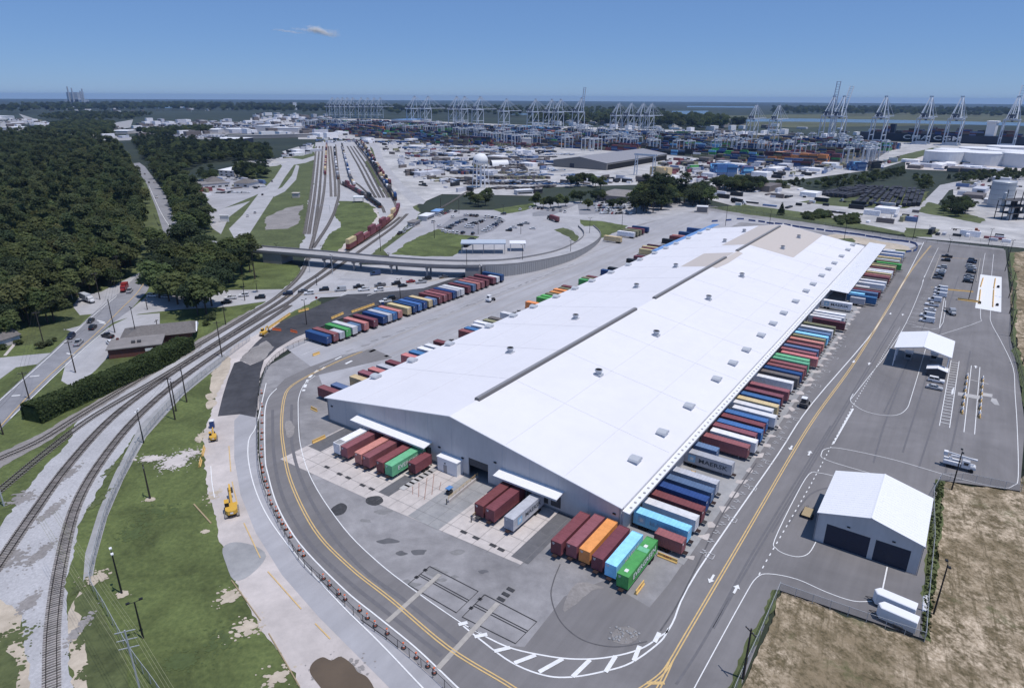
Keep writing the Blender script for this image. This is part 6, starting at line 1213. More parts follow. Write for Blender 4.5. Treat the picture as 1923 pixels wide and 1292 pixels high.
# ------------------------------------------------------------------ trains
wc_me = MB().box(-6.6, 6.6, -1.2, 1.2, .55, .9).box(-6.6, -5.6, -1.3, 1.3, .9, 1.3).box(5.6, 6.6, -1.3, 1.3, .9, 1.3).mesh('rail_wagon'); wc_me.materials.append(M['rust'])
bog = MB()
for x in (-.9, .9):
    for s in (-.7, .7): bog.bar((x, s - .08, .45), (x, s + .08, .45), .45, 10)
bog.box(-1.3, 1.3, -.85, .85, .35, .55); bog_me = bog.mesh('bogie'); bog_me.materials.append(M['chassis_grey'])
wproto = bpy.data.objects.new('rail_wagon', wc_me)
for x in (-5.4, 5.4): o = bpy.data.objects.new('bogie', bog_me); o.parent = wproto; o.location = (x, 0, 0)
index(wproto)
def train(px, s0, s1, cols, name, two, engine=False, z=.35):
    pts = smooth_pts([G(*p) for p in px], 8); d = [0]
    for a, b in zip(pts, pts[1:]): d.append(d[-1] + (b - a).length)
    def at(s):
        for i in range(len(d) - 1):
            if s <= d[i + 1]: return pts[i].lerp(pts[i + 1], (s - d[i]) / max(1e-6, d[i + 1] - d[i])), pts[i + 1] - pts[i]
        return pts[-1], pts[-1] - pts[-2]
    s = s0 * d[-1] + 7; n = 0
    while s < s1 * d[-1]:
        p, q = at(s); a = atan2(q.y, q.x); p = Vector((p.x, p.y, z))
        w = dup(wproto, loc=p, rot=a); tag(w, f'rail wagon, {nth(n)} from the near end of the {name}', 'rail wagon', f'wagons of the {name}')
        c1 = random.choice(cols)
        if c1 != '-':
            near_ = p.length < 640
            small_box(p + Vector((0, 0, .92)), a, c1, f'{CNAME[c1]} container, lower on the {nth(n)} wagon of the {name}', f'containers on the {name}', near_)
            if random.random() < two:
                c2 = random.choice([c for c in cols if c != '-']); small_box(p + Vector((0, 0, 3.69)), a, c2, f'{CNAME[c2]} container, upper on the {nth(n)} wagon of the {name}', f'containers on the {name}', near_)
        s += 14.2; n += 1
train(T1, .42, .93, 'RRTRRTXK', 'straight train', .9)
train([(640, 474)] + T3[0:0] + [(655, 470), (690, 448), (722, 425), (742, 405), (748, 392)], .03, 1.0, 'RRRTR', 'curving red train', .55)
train([(748, 390), (740, 372), (715, 335), (690, 295), (666, 266)], .04, .98, 'XKWTRXXSB', 'long far train', .5)
train([(716, 393), (690, 374), (660, 356), (641, 346)], 0.02, .98, 'XXKXR', 'dark train on the inner curve', .2)
train([(636, 343), (630, 300), (628, 276)], .05, .97, 'XWKSX', 'dark yard train', .2)
train([(672, 358), (658, 335), (648, 298), (642, 274)], .05, .97, 'XKBTWS', 'parked wagons in the yard', .3)
train([(762, 378), (742, 362), (715, 325), (694, 290), (676, 266)], .12, .98, 'XKTRRTRXW', 'outermost train', .5)
# ------------------------------------------------------------------ the flyover
deck = [(440, 462), (485, 468), (560, 474), (640, 481), (700, 487), (780, 493), (850, 496), (900, 496)]
dz = 6.2
fly = thing('flyover', 'long pale concrete road bridge on round piers crossing the railway', 'bridge', (0, 0, 0))
dp = smooth_pts([G(x, y, dz) for x, y in deck], 6); mb, mg, ms = MB(), MB(), MB()
def strip(mb, pts, o0, o1, z0, z1, mi=0):
    prev = None
    for i, p in enumerate(pts):
        q = pts[min(i + 1, len(pts) - 1)] - pts[max(0, i - 1)]; q.z = 0; q.normalize(); nrm = Vector((-q.y, q.x, 0)); zz0 = z0(i) if callable(z0) else z0; zz1 = z1(i) if callable(z1) else z1
        r = [(p.x + nrm.x * o, p.y + nrm.y * o, z) for o, z in ((o0, zz0), (o1, zz0), (o1, zz1), (o0, zz1))]
        if prev: mb.add(prev + r, [(k, (k + 1) % 4, 4 + (k + 1) % 4, 4 + k) for k in range(4)], mi)
        else: mb.add(r, [(0, 1, 2, 3)], mi)
        prev = r
    mb.add(prev, [(3, 2, 1, 0)], mi)
strip(mb, dp, -5.6, 5.6, dz - .35, dz); mb.obj('deck', M['bridge_concrete'], fly)
strip(mg, dp, -4.6, -3.6, dz - 1.5, dz - .36); strip(mg, dp, 3.6, 4.6, dz - 1.5, dz - .36); strip(mg, dp, -.5, .5, dz - 1.5, dz - .36); mg.obj('girders', M['bridge_side'], fly)
for s in (-1, 1): ms = MB(); strip(ms, dp, s * 5.61 - .15, s * 5.61 + .15, dz - .4, dz + .95); ms.obj('parapet', M['bridge_side'], fly)
def pier(x, y, two=True):
    c = G(x, y, 0); q = min(dp, key=lambda p: (p.x - c.x) ** 2 + (p.y - c.y) ** 2); i = dp.index(q); d = dp[min(i + 1, len(dp) - 1)] - dp[max(0, i - 1)]; d.normalize(); nrm = Vector((-d.y, d.x, 0)); q = Vector((q.x, q.y, 0))
    MB().bar(q - nrm * 4.6 + Vector((0, 0, dz - 2.0)), q + nrm * 4.6 + Vector((0, 0, dz - 2.0)), .65).obj('pier_cap', M['bridge_concrete'], fly)
    for s in (-3.2, 3.2): MB().bar(q + nrm * s, q + nrm * s + Vector((0, 0, dz - 2.4)), .55, 12).obj('pier', M['bridge_concrete'], fly)
for x, y in ((588, 508), (650, 513), (725, 522), (797, 529)): pier(x, y)
for x, y, w in ((505, 500, 12), (886, 522, 8)):
    c = G(x, y, 0); q = min(dp, key=lambda p: (p.x - c.x) ** 2 + (p.y - c.y) ** 2); i = dp.index(q); d = dp[min(i + 1, len(dp) - 1)] - dp[max(0, i - 1)]
    o = MB().box(-w / 2, w / 2, -5.4, 5.4, 0, dz - .37).obj('abutment', M['bridge_side'], fly); o.location = (q.x, q.y, 0); o.rotation_euler = (0, 0, atan2(d.y, d.x))
ramp = smooth_pts([G(900, 496, dz), G(960, 493, dz - .6), G(1020, 484, dz - 1.6), G(1070, 471, dz - 3), G(1105, 452, dz - 4.4), G(1112, 438, dz - 5.4), G(1100, 425, .4)], 6)
mb = MB(); strip(mb, ramp, -5.6, 5.6, -.2, lambda i: ramp[i].z); mb.obj('approach_ramp', M['road'], fly)
for s in (-1, 1): ms = MB(); strip(ms, ramp, s * 5.61 - .15, s * 5.61 + .15, -.2, lambda i: ramp[i].z + .9); ms.obj('parapet', M['bridge_side'], fly)
mb = MB(); strip(mb, ramp[1:26], -6.1, -6.0, 0, lambda i: ramp[i + 1].z + .3)
lw = mb.obj('retaining_wall', M['fence_mesh'], fly); 
mb = MB()
for i in range(1, 30):
    for t in (0, .33, .66): p = ramp[i].lerp(ramp[i + 1], t); d = ramp[i + 1] - ramp[i]; d.z = 0; d.normalize(); nrm = Vector((-d.y, d.x, 0)); a = p - nrm * 6.15; mb.bar((a.x, a.y, 0), (a.x, a.y, p.z + .3), .09)
mb.obj('wall_ribs', M['bridge_side'], fly)
left = smooth_pts([G(440, 462, dz), G(420, 460, dz - .8), G(380, 455, dz - 3), G(330, 452, .3)], 5); mb = MB(); strip(mb, left, -5.6, 5.6, -.2, lambda i: left[i].z); mb.obj('approach_ramp', M['road'], fly)
for q in ([(900, 496), (960, 491), (1020, 482), (1070, 469)],): pass
# ------------------------------------------------------------------ poles, wires, fences
def top_z(base, top):
    b = G(*base); lo, hi = 0.0, 85.0
    def py(z): d = Vector((b.x, b.y, z - CAMZ)); return 646 - PF * d.dot(cU) / d.dot(cF)
    for _ in range(40):
        m_ = (lo + hi) / 2
        if py(m_) > top[1]: lo = m_
        else: hi = m_
    return lo
def pole(base, top, label, kind='wood', rot=None, group=None, arms=1):
    b = G(*base); h = top_z(base, top); r = .17 if kind == 'wood' else .14
    t = thing('utility_pole' if kind == 'wood' else 'light_pole', label, 'pole', b, rot if rot is not None else random.uniform(0, 3), group)
    MB().bar((0, 0, 0), (0, 0, h), r * 1.25, 8, r2=r * .8).obj('post', M['pole_wood' if kind == 'wood' else ('galv' if kind == 'grey' else 'pole_black')], t)
    if kind == 'wood':
        for k in range(arms): MB().box(-1.2, 1.2, -.07, .07, h - .7 - k * 1.1, h - .55 - k * 1.1).obj('cross_arm', M['pole_wood'], t)
        mb = MB()
        for k in range(arms):
            for x in (-1.1, -.5, .5, 1.1): mb.bar((x, 0, h - .55 - k * 1.1), (x, 0, h - .3 - k * 1.1), .06, 6)
        if mb.v: mb.obj('insulators', M['grey_metal'], t)
    else:
        for s in ((-1, 1) if kind != 'one' else (1,)):
            MB().bar((0, 0, h - .1), (s * .9, 0, h + .1), .05).obj('bracket', M['pole_black'], t); MB().box(*sorted((s * .7, s * 1.3)), -.22, .22, h + .05, h + .25).obj('lamp_head', M['pole_black' if kind != 'white' else 'trim_white'], t)
    return t, b, h
P_ = {}
for k, (b, tp, l, kd) in enumerate([((282, 936), (266, 872), 'dark pole on the lawn beside the pale bare patch', 'wood'), ((269, 1198), (257, 1130), 'dark lamp pole lowest on the lawn', 'black'), ((229, 1114), (220, 1036), 'pole with two white floodlights on the lawn', 'white'), ((55, 749), (40, 698), 'wooden pole left of the main road', 'wood'), ((142, 700), (124, 640), 'wooden pole between main road and gravel lot', 'wood'), ((6, 816), (-2, 765), 'wooden pole at the left edge below the hedge', 'wood'),
      ((329, 788), (313, 708), 'tall dark pole, the nearer of a close pair by the ballast', 'wood'), ((331, 772), (320, 716), 'tall dark pole, the farther of a close pair by the ballast', 'wood'), ((351, 755), (336, 690), 'wooden pole at the lawn edge right of the close pair', 'wood'), ((417, 670), (404, 603), 'wooden pole beside the tracks at the sandy corner', 'wood'), ((270, 832), (263, 772), 'short pole with pale lamp beside the ballast', 'white'),
      ((82, 645), (62, 585), 'wooden pole with cross arm beside the house lawn', 'wood'), ((216, 625), (198, 562), 'wooden pole in front of the brick building', 'wood'), ((188, 563), (174, 512), 'wooden pole behind the white box truck', 'wood'), ((228, 533), (222, 480), 'wooden pole beside the forest road', 'wood'), ((258, 640), (242, 578), 'lamp pole standing against the brick building', 'black'), ((299, 632), (292, 600), 'wooden pole behind the flat roof', 'wood'), ((277, 582), (272, 560), 'pole at the junction by the big trees', 'wood'),
      ((460, 565), (452, 540), 'short pole beside the palm tree', 'wood'), ((424, 610), (420, 575), 'wooden pole on the verge by the railway', 'wood'), ((576, 610), (568, 563), 'pole on the edge of the new asphalt by the crossing', 'black'), ((595, 536), (595, 520), 'stop sign post by the crossing', 'one'), ((582, 512), (578, 488), 'grey pole left of the flyover piers', 'grey'), ((625, 515), (621, 480), 'grey pole among the flyover piers', 'grey'), ((752, 562), (750, 524), 'lamp pole at the yard row of containers', 'black'),
      ((520, 474), (518, 458), 'lamp pole on the left part of the flyover', 'black'), ((607, 480), (606, 462), 'lamp pole on the flyover above the tracks', 'black'), ((731, 494), (729, 476), 'lamp pole in the middle of the flyover', 'black'), ((877, 520), (878, 470), 'lamp pole at the right end of the flyover', 'black'), ((981, 505), (982, 460), 'lamp pole beside the small square canopy', 'black'), ((1071, 483), (1073, 452), 'lamp pole on the outside of the ramp curve', 'black'),
      ((715, 472), (707, 425), 'tall pole beside the front of the long train', 'wood'), ((816, 448), (815, 415), 'pole on the gate lawn', 'black'), ((898, 440), (897, 415), 'pole at the edge of the gate car park', 'black'), ((978, 440), (977, 420), 'pole with yellow foot in the gate loop', 'black'), ((1107, 440), (1106, 410), 'lamp pole on the triangle of grass', 'black'), ((1168, 425), (1168, 400), 'lamp pole at the far corner of the triangle of grass', 'black'), ((945, 405), (944, 385), 'lamp pole at the access road bend', 'black'), ((862, 402), (861, 375), 'tall pole behind the gate offices', 'wood'), ((828, 400), (827, 372), 'tall pole, farther behind the gate offices', 'wood'), ((835, 330), (834, 285), 'tall lamp mast at the trailer yard', 'black'), ((803, 330), (803, 292), 'tall lamp mast left in the trailer yard', 'black'),
      ((1362, 425), (1362, 386), 'lamp pole behind the blue canopy', 'black'), ((1445, 422), (1446, 395), 'lamp pole on the road behind the warehouse', 'black'), ((1585, 450), (1587, 420), 'lamp pole on the sandy verge', 'black'), ((1714, 450), (1724, 405), 'wooden pole by the small gate in the far fence', 'wood'), ((1671, 420), (1676, 400), 'pole by the dark bush', 'black'), ((1856, 460), (1862, 430), 'lamp pole on the pale road at right', 'black'),
      ((1780, 475), (1790, 450), 'lamp pole behind the left parking column', 'black'), ((1818, 566), (1832, 510), 'black lamp pole in the yellow ring', 'black'), ((1887, 510), (1902, 452), 'black pole by the right fence, farthest of the row', 'black'), ((1894, 560), (1908, 510), 'black pole by the right fence, second of the row', 'black'), ((1895, 590), (1910, 545), 'black pole by the right fence, third of the row', 'black'), ((1896, 632), (1912, 583), 'black pole by the right fence, fourth of the row', 'black'), ((1920, 684), (1935, 640), 'black pole by the right fence, fifth of the row', 'black'),
      ((1787, 920), (1812, 848), 'black twin lamp pole beside the bucket truck', 'black'), ((1753, 1153), (1779, 1060), 'black twin lamp pole on the dry field by the fence corner', 'black'), ((1395, 1275), (1425, 1180), 'dark pole at the fence beside the bottom of the right road', 'wood'), ((8, 950), (-8, 880), 'thick grey pole at the left edge of the ballast', 'grey')]):
    P_[k] = pole(b, tp, l, kd)
def wires(label, pairs, n=3, sag=.8, w=1.0):
    t = thing('overhead_wires', label, 'wires', (0, 0, 0))
    for a, b in pairs:
        d = (b - a); d.z = 0; d.normalize(); nrm = Vector((-d.y, d.x, 0))
        for k in range(n):
            o = nrm * ((k - (n - 1) / 2) * w); mb = MB(); prev = None
            for i in range(9):
                s = i / 8; p = a.lerp(b, s) + o; p.z -= sag * 4 * s * (1 - s)
                if prev: mb.bar(prev, p, .025, 3, cap=False)
                prev = p
            mb.obj('wire', M['wire'], t)
def tp(k, dz_=-.3): t, b, h = P_[k]; return Vector((b.x, b.y, h + dz_))
wires('overhead wires along the main road past the house', [(tp(5), tp(3)), (tp(3), tp(11)), (tp(4), tp(12)), (tp(12), tp(14)), (tp(11), tp(13))])
wires('overhead wires along the ballast edge', [(tp(6), tp(8)), (tp(8), tp(9)), (tp(10), tp(6))], 2)
hb = G(272, 1330); hz = top_z((272, 1330), (232, 1183)); pt = thing('power_pole', 'grey power pole with three pairs of cross arms at the bottom left', 'pole', hb, radians(20))
MB().bar((0, 0, 0), (0, 0, hz), .17, 8, r2=.11).obj('post', M['galv'], pt)
for k in range(3):
    for s in (-1, 1): MB().box(*sorted((s * .12, s * 1.35)), -.05, .05, hz - .3 - k * 1.5, hz - .2 - k * 1.5).obj('cross_arm', M['galv'], pt)
mkw = mk('wire_pale', (.30, .30, .18), rough=.6); c = Vector((hb.x, hb.y, hz - 1)); dw = (G(300, 1292) - G(190, 1120)); dw.z = 0; dw.normalize(); nw = Vector((-dw.y, dw.x, 0)); pw = thing('overhead_wires', 'pale overhead wires running along the gravel path at the bottom left', 'wires', (0, 0, 0))
for o_ in (-1.6, -1.2, -.8, .8, 1.2, 1.6):
    for d1 in (-1, 1):
        a = c + nw * o_; b = a + dw * d1 * 45 + Vector((0, 0, -1.0 if d1 < 0 else -3)); mb = MB(); prev = None
        for i in range(9):
            s = i / 8; p = a.lerp(b, s); p.z -= 2.0 * s * (1 - s)
            if prev: mb.bar(prev, p, .022, 3, cap=False)
            prev = p
        mb.obj('wire', mkw, pw)
mm_ = bpy.data.materials.new('chain_link'); mm_.use_nodes = True; nn, ll = mm_.node_tree.nodes, mm_.node_tree.links
tr = nn.new('ShaderNodeBsdfTransparent'); mx = nn.new('ShaderNodeMixShader'); mx.inputs[0].default_value = .24; nn['Principled BSDF'].inputs['Base Color'].default_value = (.20, .20, .21, 1)
ll.new(tr.outputs[0], mx.inputs[1]); ll.new(nn['Principled BSDF'].outputs[0], mx.inputs[2]); ll.new(mx.outputs[0], nn['Material Output'].inputs['Surface']); M['chain_link'] = mm_
def fence(label, px, h=2.2, n=6, post=3.0, dark=True, world=None):
    pts = smooth_pts([G(*p) for p in px], n); t = thing('chain_link_fence', label, 'fence', (0, 0, 0)); m = M['pole_black' if dark else 'galv']
    mb, mr = MB(), MB()
    for a, b in zip(pts, pts[1:]): mr.bar((a.x, a.y, h), (b.x, b.y, h), .04, 4, cap=False); mb.add([(a.x, a.y, .02), (b.x, b.y, .02), (b.x, b.y, h), (a.x, a.y, h)], [(0, 1, 2, 3)])
    mr.obj('top_rail', m, t); mb.obj('mesh_fabric', M['chain_link'], t)
    acc = 0; pm = MB().bar((0, 0, 0), (0, 0, h + .1), .05, 6).mesh('fence_post'); pm.materials.append(m); cnt = 0
    for a, b in zip(pts, pts[1:]):
        L = (b - a).length; s = (-acc) % post
        while s < L and cnt < 280: p = a.lerp(b, s / L); o = bpy.data.objects.new('fence_post', pm); COL.objects.link(o); o.parent = t; o.location = (p.x, p.y, 0); s += post; cnt += 1
        acc += L
fence('black chain link fence between ring road and construction road', [(583, 640), (540, 660), (505, 690), (487, 740), (484, 800), (485, 870), (495, 920), (516, 970), (562, 1053), (624, 1114), (678, 1168), (727, 1202), (785, 1248), (830, 1289), (880, 1340)], 2.0)
fence('grey fence along the gravel path beside the lawn', [(470, 640), (428, 672), (345, 740), (275, 818), (232, 898), (202, 968), (180, 1048), (172, 1098), (200, 1150), (245, 1230), (290, 1292), (330, 1350)], 2.4, dark=False)
fence('fence between the car park and the dry field', [(1892, 470), (1901, 560), (1899, 640), (1915, 705), (1932, 800), (1925, 925)], 2.4, post=4); fence('fence round the garage yard beside the dry field', [(1915, 925), (1765, 904), (1752, 1020), (1741, 1130), (1735, 1205)], 2.2, n=3, dark=False); fence('fence between garage yard and the near dry field', [(1735, 1206), (1600, 1160), (1463, 1112)], 2.2, n=1, dark=False)
fence('fence beside the bottom of the right-hand road', [(1463, 1110), (1425, 1200), (1380, 1300), (1345, 1400)], 2.2, n=2, dark=False); fence('far fence behind the warehouse road', [(1330, 393), (1400, 400), (1500, 416), (1640, 440), (1740, 456), (1890, 467)], 2.4, n=3, post=6)
fence('fence along the pale road beyond the car park', [(1745, 428), (1760, 444), (1900, 462), (1990, 470)], 2.2, n=1, post=6)
# pipe bollards / rails by the crossing
t = thing('guard_rail', 'low metal guard rail under the flyover beside the crossing', 'guard rail', (0, 0, 0)); a, b = G(640, 527), G(692, 529)
for z in (.5, 1.0): MB().bar(a + Vector((0, 0, z)), b + Vector((0, 0, z)), .06).obj('rail_bar', M['galv'], t)
for k in range(12): p = a.lerp(b, k / 11); MB().bar(p, p + Vector((0, 0, 1.05)), .06).obj('rail_post', M['galv'], t)
t = thing('stop_sign', 'red octagonal sign by the railway crossing', 'sign', G(595, 570), .4); MB().bar((0, 0, 0), (0, 0, 3), .06, 6).obj('post', M['galv'], t); o = MB().lathe([(.6, -.03), (.6, .03)], 8).obj('sign_plate', M['car_red'], t); o.location = (0, -.1, 2.8); o.rotation_euler = (pi / 2, pi / 8, 0)
t = thing('round_sign', 'round red and white sign at the edge of the wood', 'sign', G(136, 562), -.3); MB().bar((0, .1, 0), (0, .1, 4.5), .12, 6).obj('post', M['galv'], t); o = MB().lathe([(1.35, -.08), (1.35, .08)], 20).obj('sign_plate', M['car_red'], t); o.location = (0, -.1, 4.2); o.rotation_euler = (pi / 2, 0, 0)
t = thing('track_gantry', 'thin grey signal frame standing over the straight tracks', 'signal frame', G(606, 400), 0)
for x in (-6, 6): MB().bar((x, 0, 0), (x, 0, 6), .15).obj('leg', M['galv'], t)
MB().bar((-6, 0, 6), (6, 0, 6), .18).obj('beam', M['galv'], t)
# litter of small things in the near yard: stones, pipes, pallets
t = MB().box(-5, 5, -.15, .15, 0, .25).obj('timber', M['wood'], None, loc=G(380, 965), rot=ax2((372, 955), (390, 975))); tag(t, 'long timber lying on the lawn edge beside the excavator', 'timber')
t = MB().bar((0, 0, .12), (14, 0, .12), .11, 8).obj('pipe', M['wood'], None, loc=G(435, 1090), rot=ax2((435, 1090), (500, 1180))); tag(t, 'long brown pipe lying along the lawn edge at the bottom', 'pipe')
t = MB().bar((0, 0, .12), (14, 0, .12), .11, 8).obj('pipe', M['wood'], None, loc=G(505, 1190), rot=ax2((505, 1190), (560, 1285))); tag(t, 'long brown pipe continuing below the first to the bottom edge', 'pipe')
rk = MB()
for k in range(40):
    c = Vector((random.gauss(0, 1.3), random.gauss(0, .9), .1)); rk.ball(c, random.uniform(.12, .35), 5, 3)
o = rk.obj('rubble', M['concrete_grey'], None, loc=G(1172, 1192)); tag(o, 'small heap of broken concrete on the asphalt', 'rubble', kind='stuff')
# ------------------------------------------------------------------ trees
rng = np.random.default_rng(11)
def leaf_faces(lobes, n, size, up=.75):
    """leaf clumps as small bent quads spread over the shells of the lobes"""
    vs, fs = [], []; w = np.array([r[3] ** 2 for r in lobes]); w = w / w.sum()
    for i in rng.choice(len(lobes), n, p=w):
        cx, cy, cz, r = lobes[i]; d = rng.normal(size=3); d /= np.linalg.norm(d)
        if d[2] < -.35: d[2] *= -.5
        p = np.array((cx, cy, cz)) + d * r * np.array((1, 1, .82)) * (rng.uniform(.70, 1.06))
        nrm = d * .8 + rng.normal(size=3) * .55 + np.array((0, 0, up)); nrm /= np.linalg.norm(nrm)
        a = np.cross(nrm, rng.normal(size=3)); a /= np.linalg.norm(a); b = np.cross(nrm, a); s = size * rng.uniform(.55, 1.25); o = len(vs)
        vs += [tuple(p - a * s), tuple(p - b * s * .7 + nrm * s * .25), tuple(p + a * s), tuple(p + b * s * .7 + nrm * s * .25)]; fs.append((o, o + 1, o + 2, o + 3))
    return vs, fs
def tree_proto(name, kind, h, seed, leaf):
    global rng
    rng = np.random.default_rng(seed); L = []
    if kind == 'oak':
        R = h * .50
        for k in range(16): a = rng.uniform(0, 6.28); q = rng.uniform(.12, .80) * R; L.append((q * cos(a), q * sin(a), h * rng.uniform(.34, .82) - q * .10, R * rng.uniform(.26, .46)))
        nf, sz = 2200, .62
    elif kind == 'pine':
        R = h * .23
        for k in range(15): t = rng.uniform(.42, .98); a = rng.uniform(0, 6.28); q = R * rng.uniform(.2, 1.0) * (1.15 - t); L.append((q * cos(a) * 1.5, q * sin(a) * 1.5, h * t, R * rng.uniform(.28, .5)))
        nf, sz = 1300, .52
    elif kind == 'bush':
        for k in range(8): a = rng.uniform(0, 6.28); q = rng.uniform(0, .55) * h; L.append((q * cos(a) * 1.2, q * sin(a) * 1.2, h * rng.uniform(.14, .55), h * rng.uniform(.3, .42)))
        nf, sz = 700, .36
    elif kind == 'conifer':
        for k in range(16): t = k / 15; L.append((rng.uniform(-.3, .3), rng.uniform(-.3, .3), h * (.12 + .84 * t), h * .22 * (1.08 - t) + .2))
        nf, sz = 1200, .5
    elif kind == 'palm':
        nf = 0
    vs, fs = leaf_faces(L, nf, sz) if nf else ([], [])
    if kind == 'palm':
        for k in range(18):
            a = k * 2.4; el = rng.uniform(-.2, .8); p0 = np.array((0, 0, h)); prev = None
            for j in range(5):
                t = j / 4; p = p0 + np.array((cos(a) * 2.3 * t, sin(a) * 2.3 * t, el * t - 1.6 * t * t)); s = np.array((-sin(a), cos(a), 0)) * .32 * (1 - t * .7)
                vs += [tuple(p - s), tuple(p + s)]
                if j: o = len(vs); fs.append((o - 4, o - 3, o - 1, o - 2))
    me = bpy.data.meshes.new('crown'); me.from_pydata(vs, [], fs); me.materials.append(M[leaf]); me.update()
    mb = MB()
    if kind != 'bush':
        th = h * (.9 if kind in ('pine', 'conifer') else .6 if kind == 'oak' else 1.0); mb.bar((0, 0, -.2), (0, 0, th), .16 + h * .014, 7, r2=.10)
        for c in L[:7]: mb.bar((0, 0, min(th * .9, c[2] * .6)), (c[0], c[1], c[2]), .12, 5, r2=.04)
    else: mb.bar((0, 0, 0), (0, 0, h * .5), .12, 5)
    tm = mb.mesh('trunk'); tm.materials.append(M['bark'])
    o = bpy.data.objects.new(name, tm); c = bpy.data.objects.new('crown', me); c.parent = o; index(o); return o
OAKS = [tree_proto('broadleaf_tree', 'oak', 14, 20 + i, ('leaf_oak', 'leaf_oak', 'leaf_dark', 'leaf_light')[i]) for i in range(4)]
PINES = [tree_proto('pine_tree', 'pine', 20, 40 + i, ('leaf_pine', 'leaf_pine', 'leaf_dark')[i]) for i in range(3)]
BUSH = [tree_proto('bush', 'bush', 2.6, 60 + i, ('leaf_oak', 'leaf_pine')[i]) for i in range(2)]
CONI = tree_proto('conifer_tree', 'conifer', 11, 70, 'leaf_dark'); PALM = tree_proto('palm_tree', 'palm', 6, 75, 'leaf_oak')
def inside(p, poly):
    c = False; n = len(poly)
    for i in range(n):
        a, b = poly[i], poly[(i + 1) % n]
        if (a[1] > p[1]) != (b[1] > p[1]) and p[0] < (b[0] - a[0]) * (p[1] - a[1]) / (b[1] - a[1]) + a[0]: c = not c
    return c
def scatter_pts(px, step, jit=.42):
    poly = [tuple(G(*p))[:2] for p in px]; xs = [p[0] for p in poly]; ys = [p[1] for p in poly]; out = []; y = min(ys); k = 0
    while y < max(ys):
        x = min(xs) + (step / 2 if k % 2 else 0)
        while x < max(xs):
            p = (x + rng.uniform(-jit, jit) * step, y + rng.uniform(-jit, jit) * step)
            if inside(p, poly): out.append(p)
            x += step
        y += step * .87; k += 1
    return out
def plant(protos, pts, s0, s1, labels, cat, group, flat=(1, 1)):
    for i, p in enumerate(pts):
        k = int(rng.integers(len(protos))); s = rng.uniform(s0, s1); o = dup(protos[k], loc=(p[0], p[1], 0), rot=rng.uniform(0, 6.28), scale=(s * rng.uniform(.9, 1.15), s * rng.uniform(.9, 1.15), s * rng.uniform(.88, 1.12)))
        tag(o, labels.format(n=nth(i), k=protos[k].name.split('.')[0].replace('_', ' ')), cat, group)
def dist2(p): return p[0] ** 2 + p[1] ** 2
pools = {}
def scatter_stuff(name, label, pts, protos, s0, s1):
    """a wood that reads as one mass: one object whose trees are placed by geometry nodes"""
    key = tuple(p.name for p in protos)
    if key not in pools:
        c = bpy.data.collections.new('wood_prototypes')
        for p in protos: c.objects.link(CHILD[p.name][0].copy()); c.objects[-1].parent = None
        pools[key] = c
    me = bpy.data.meshes.new(name); me.from_pydata([(p[0], p[1], 0) for p in pts], [], []); o = bpy.data.objects.new(name, me); COL.objects.link(o)
    ng = bpy.data.node_groups.new('scatter', 'GeometryNodeTree'); ng.interface.new_socket('Geometry', in_out='INPUT', socket_type='NodeSocketGeometry'); ng.interface.new_socket('Geometry', in_out='OUTPUT', socket_type='NodeSocketGeometry')
    n, l = ng.nodes, ng.links; gi = n.new('NodeGroupInput'); go = n.new('NodeGroupOutput'); ip = n.new('GeometryNodeInstanceOnPoints'); ci = n.new('GeometryNodeCollectionInfo'); ci.inputs['Collection'].default_value = pools[key]; ci.inputs['Separate Children'].default_value = True; ci.inputs['Reset Children'].default_value = True
    ip.inputs['Pick Instance'].default_value = True; rr = n.new('FunctionNodeRandomValue'); rr.data_type = 'FLOAT_VECTOR'; rr.inputs[0].default_value = (0, 0, 0); rr.inputs[1].default_value = (0, 0, 6.283)
    rs = n.new('FunctionNodeRandomValue'); rs.data_type = 'FLOAT_VECTOR'; rs.inputs[0].default_value = (s0,) * 3; rs.inputs[1].default_value = (s1,) * 3; rs.inputs['Seed'].default_value = 5
    l.new(gi.outputs[0], ip.inputs['Points']); l.new(ci.outputs[0], ip.inputs['Instance']); l.new(rr.outputs[0], ip.inputs['Rotation']); l.new(rs.outputs[0], ip.inputs['Scale']); l.new(ip.outputs[0], go.inputs[0])
    md = o.modifiers.new('scatter', 'NODES'); md.node_group = ng; return tag(o, label, None, None, 'stuff')
forest = [(-60, 660), (-60, 300), (-30, 268), (60, 264), (222, 286), (238, 312), (256, 350), (268, 395), (272, 425), (264, 470), (250, 500), (215, 541), (172, 552), (150, 560), (120, 592), (108, 612), (70, 632), (20, 640), (-20, 650)]
fp = sorted(scatter_pts(forest, 8.6, .6), key=dist2); near, rest = fp[:150], fp[150:]
plant(OAKS + PINES[:1] + OAKS[:2], near, .7, 1.5, '{k} at the near side of the dense dark green wood on the left', 'tree', 'trees at the near side of the wood')
scatter_stuff('forest', 'dense green wood filling the left of the view', rest, [OAKS[0], OAKS[1], OAKS[3], PINES[0], PINES[1], OAKS[3]], .7, 1.6)
rowp = scatter_pts([(290, 321), (318, 320), (354, 365), (380, 400), (396, 434), (354, 446), (341, 415), (322, 376)], 7.6)
plant(OAKS[:3] + OAKS[:2] + PINES[:2], rowp, .9, 1.25, '{k} in the belt between the tree lined road and the gravel lot', 'tree', 'trees in the roadside belt')
big = [(300, 560), (318, 566), (334, 572), (352, 578), (372, 592), (388, 590), (398, 575), (300, 530), (322, 520), (345, 515), (370, 520), (395, 530), (415, 540), (430, 530), (440, 510), (455, 500), (410, 505), (385, 490), (355, 480), (325, 480), (340, 545), (362, 550), (385, 555), (425, 500), (312, 500), (465, 490), (300, 478)]
plant(OAKS[:3], [tuple(G(*p))[:2] for p in big], 1.05, 1.45, '{k} in the clump of big trees over the road junction, {n} of them', 'tree', 'big trees at the junction')
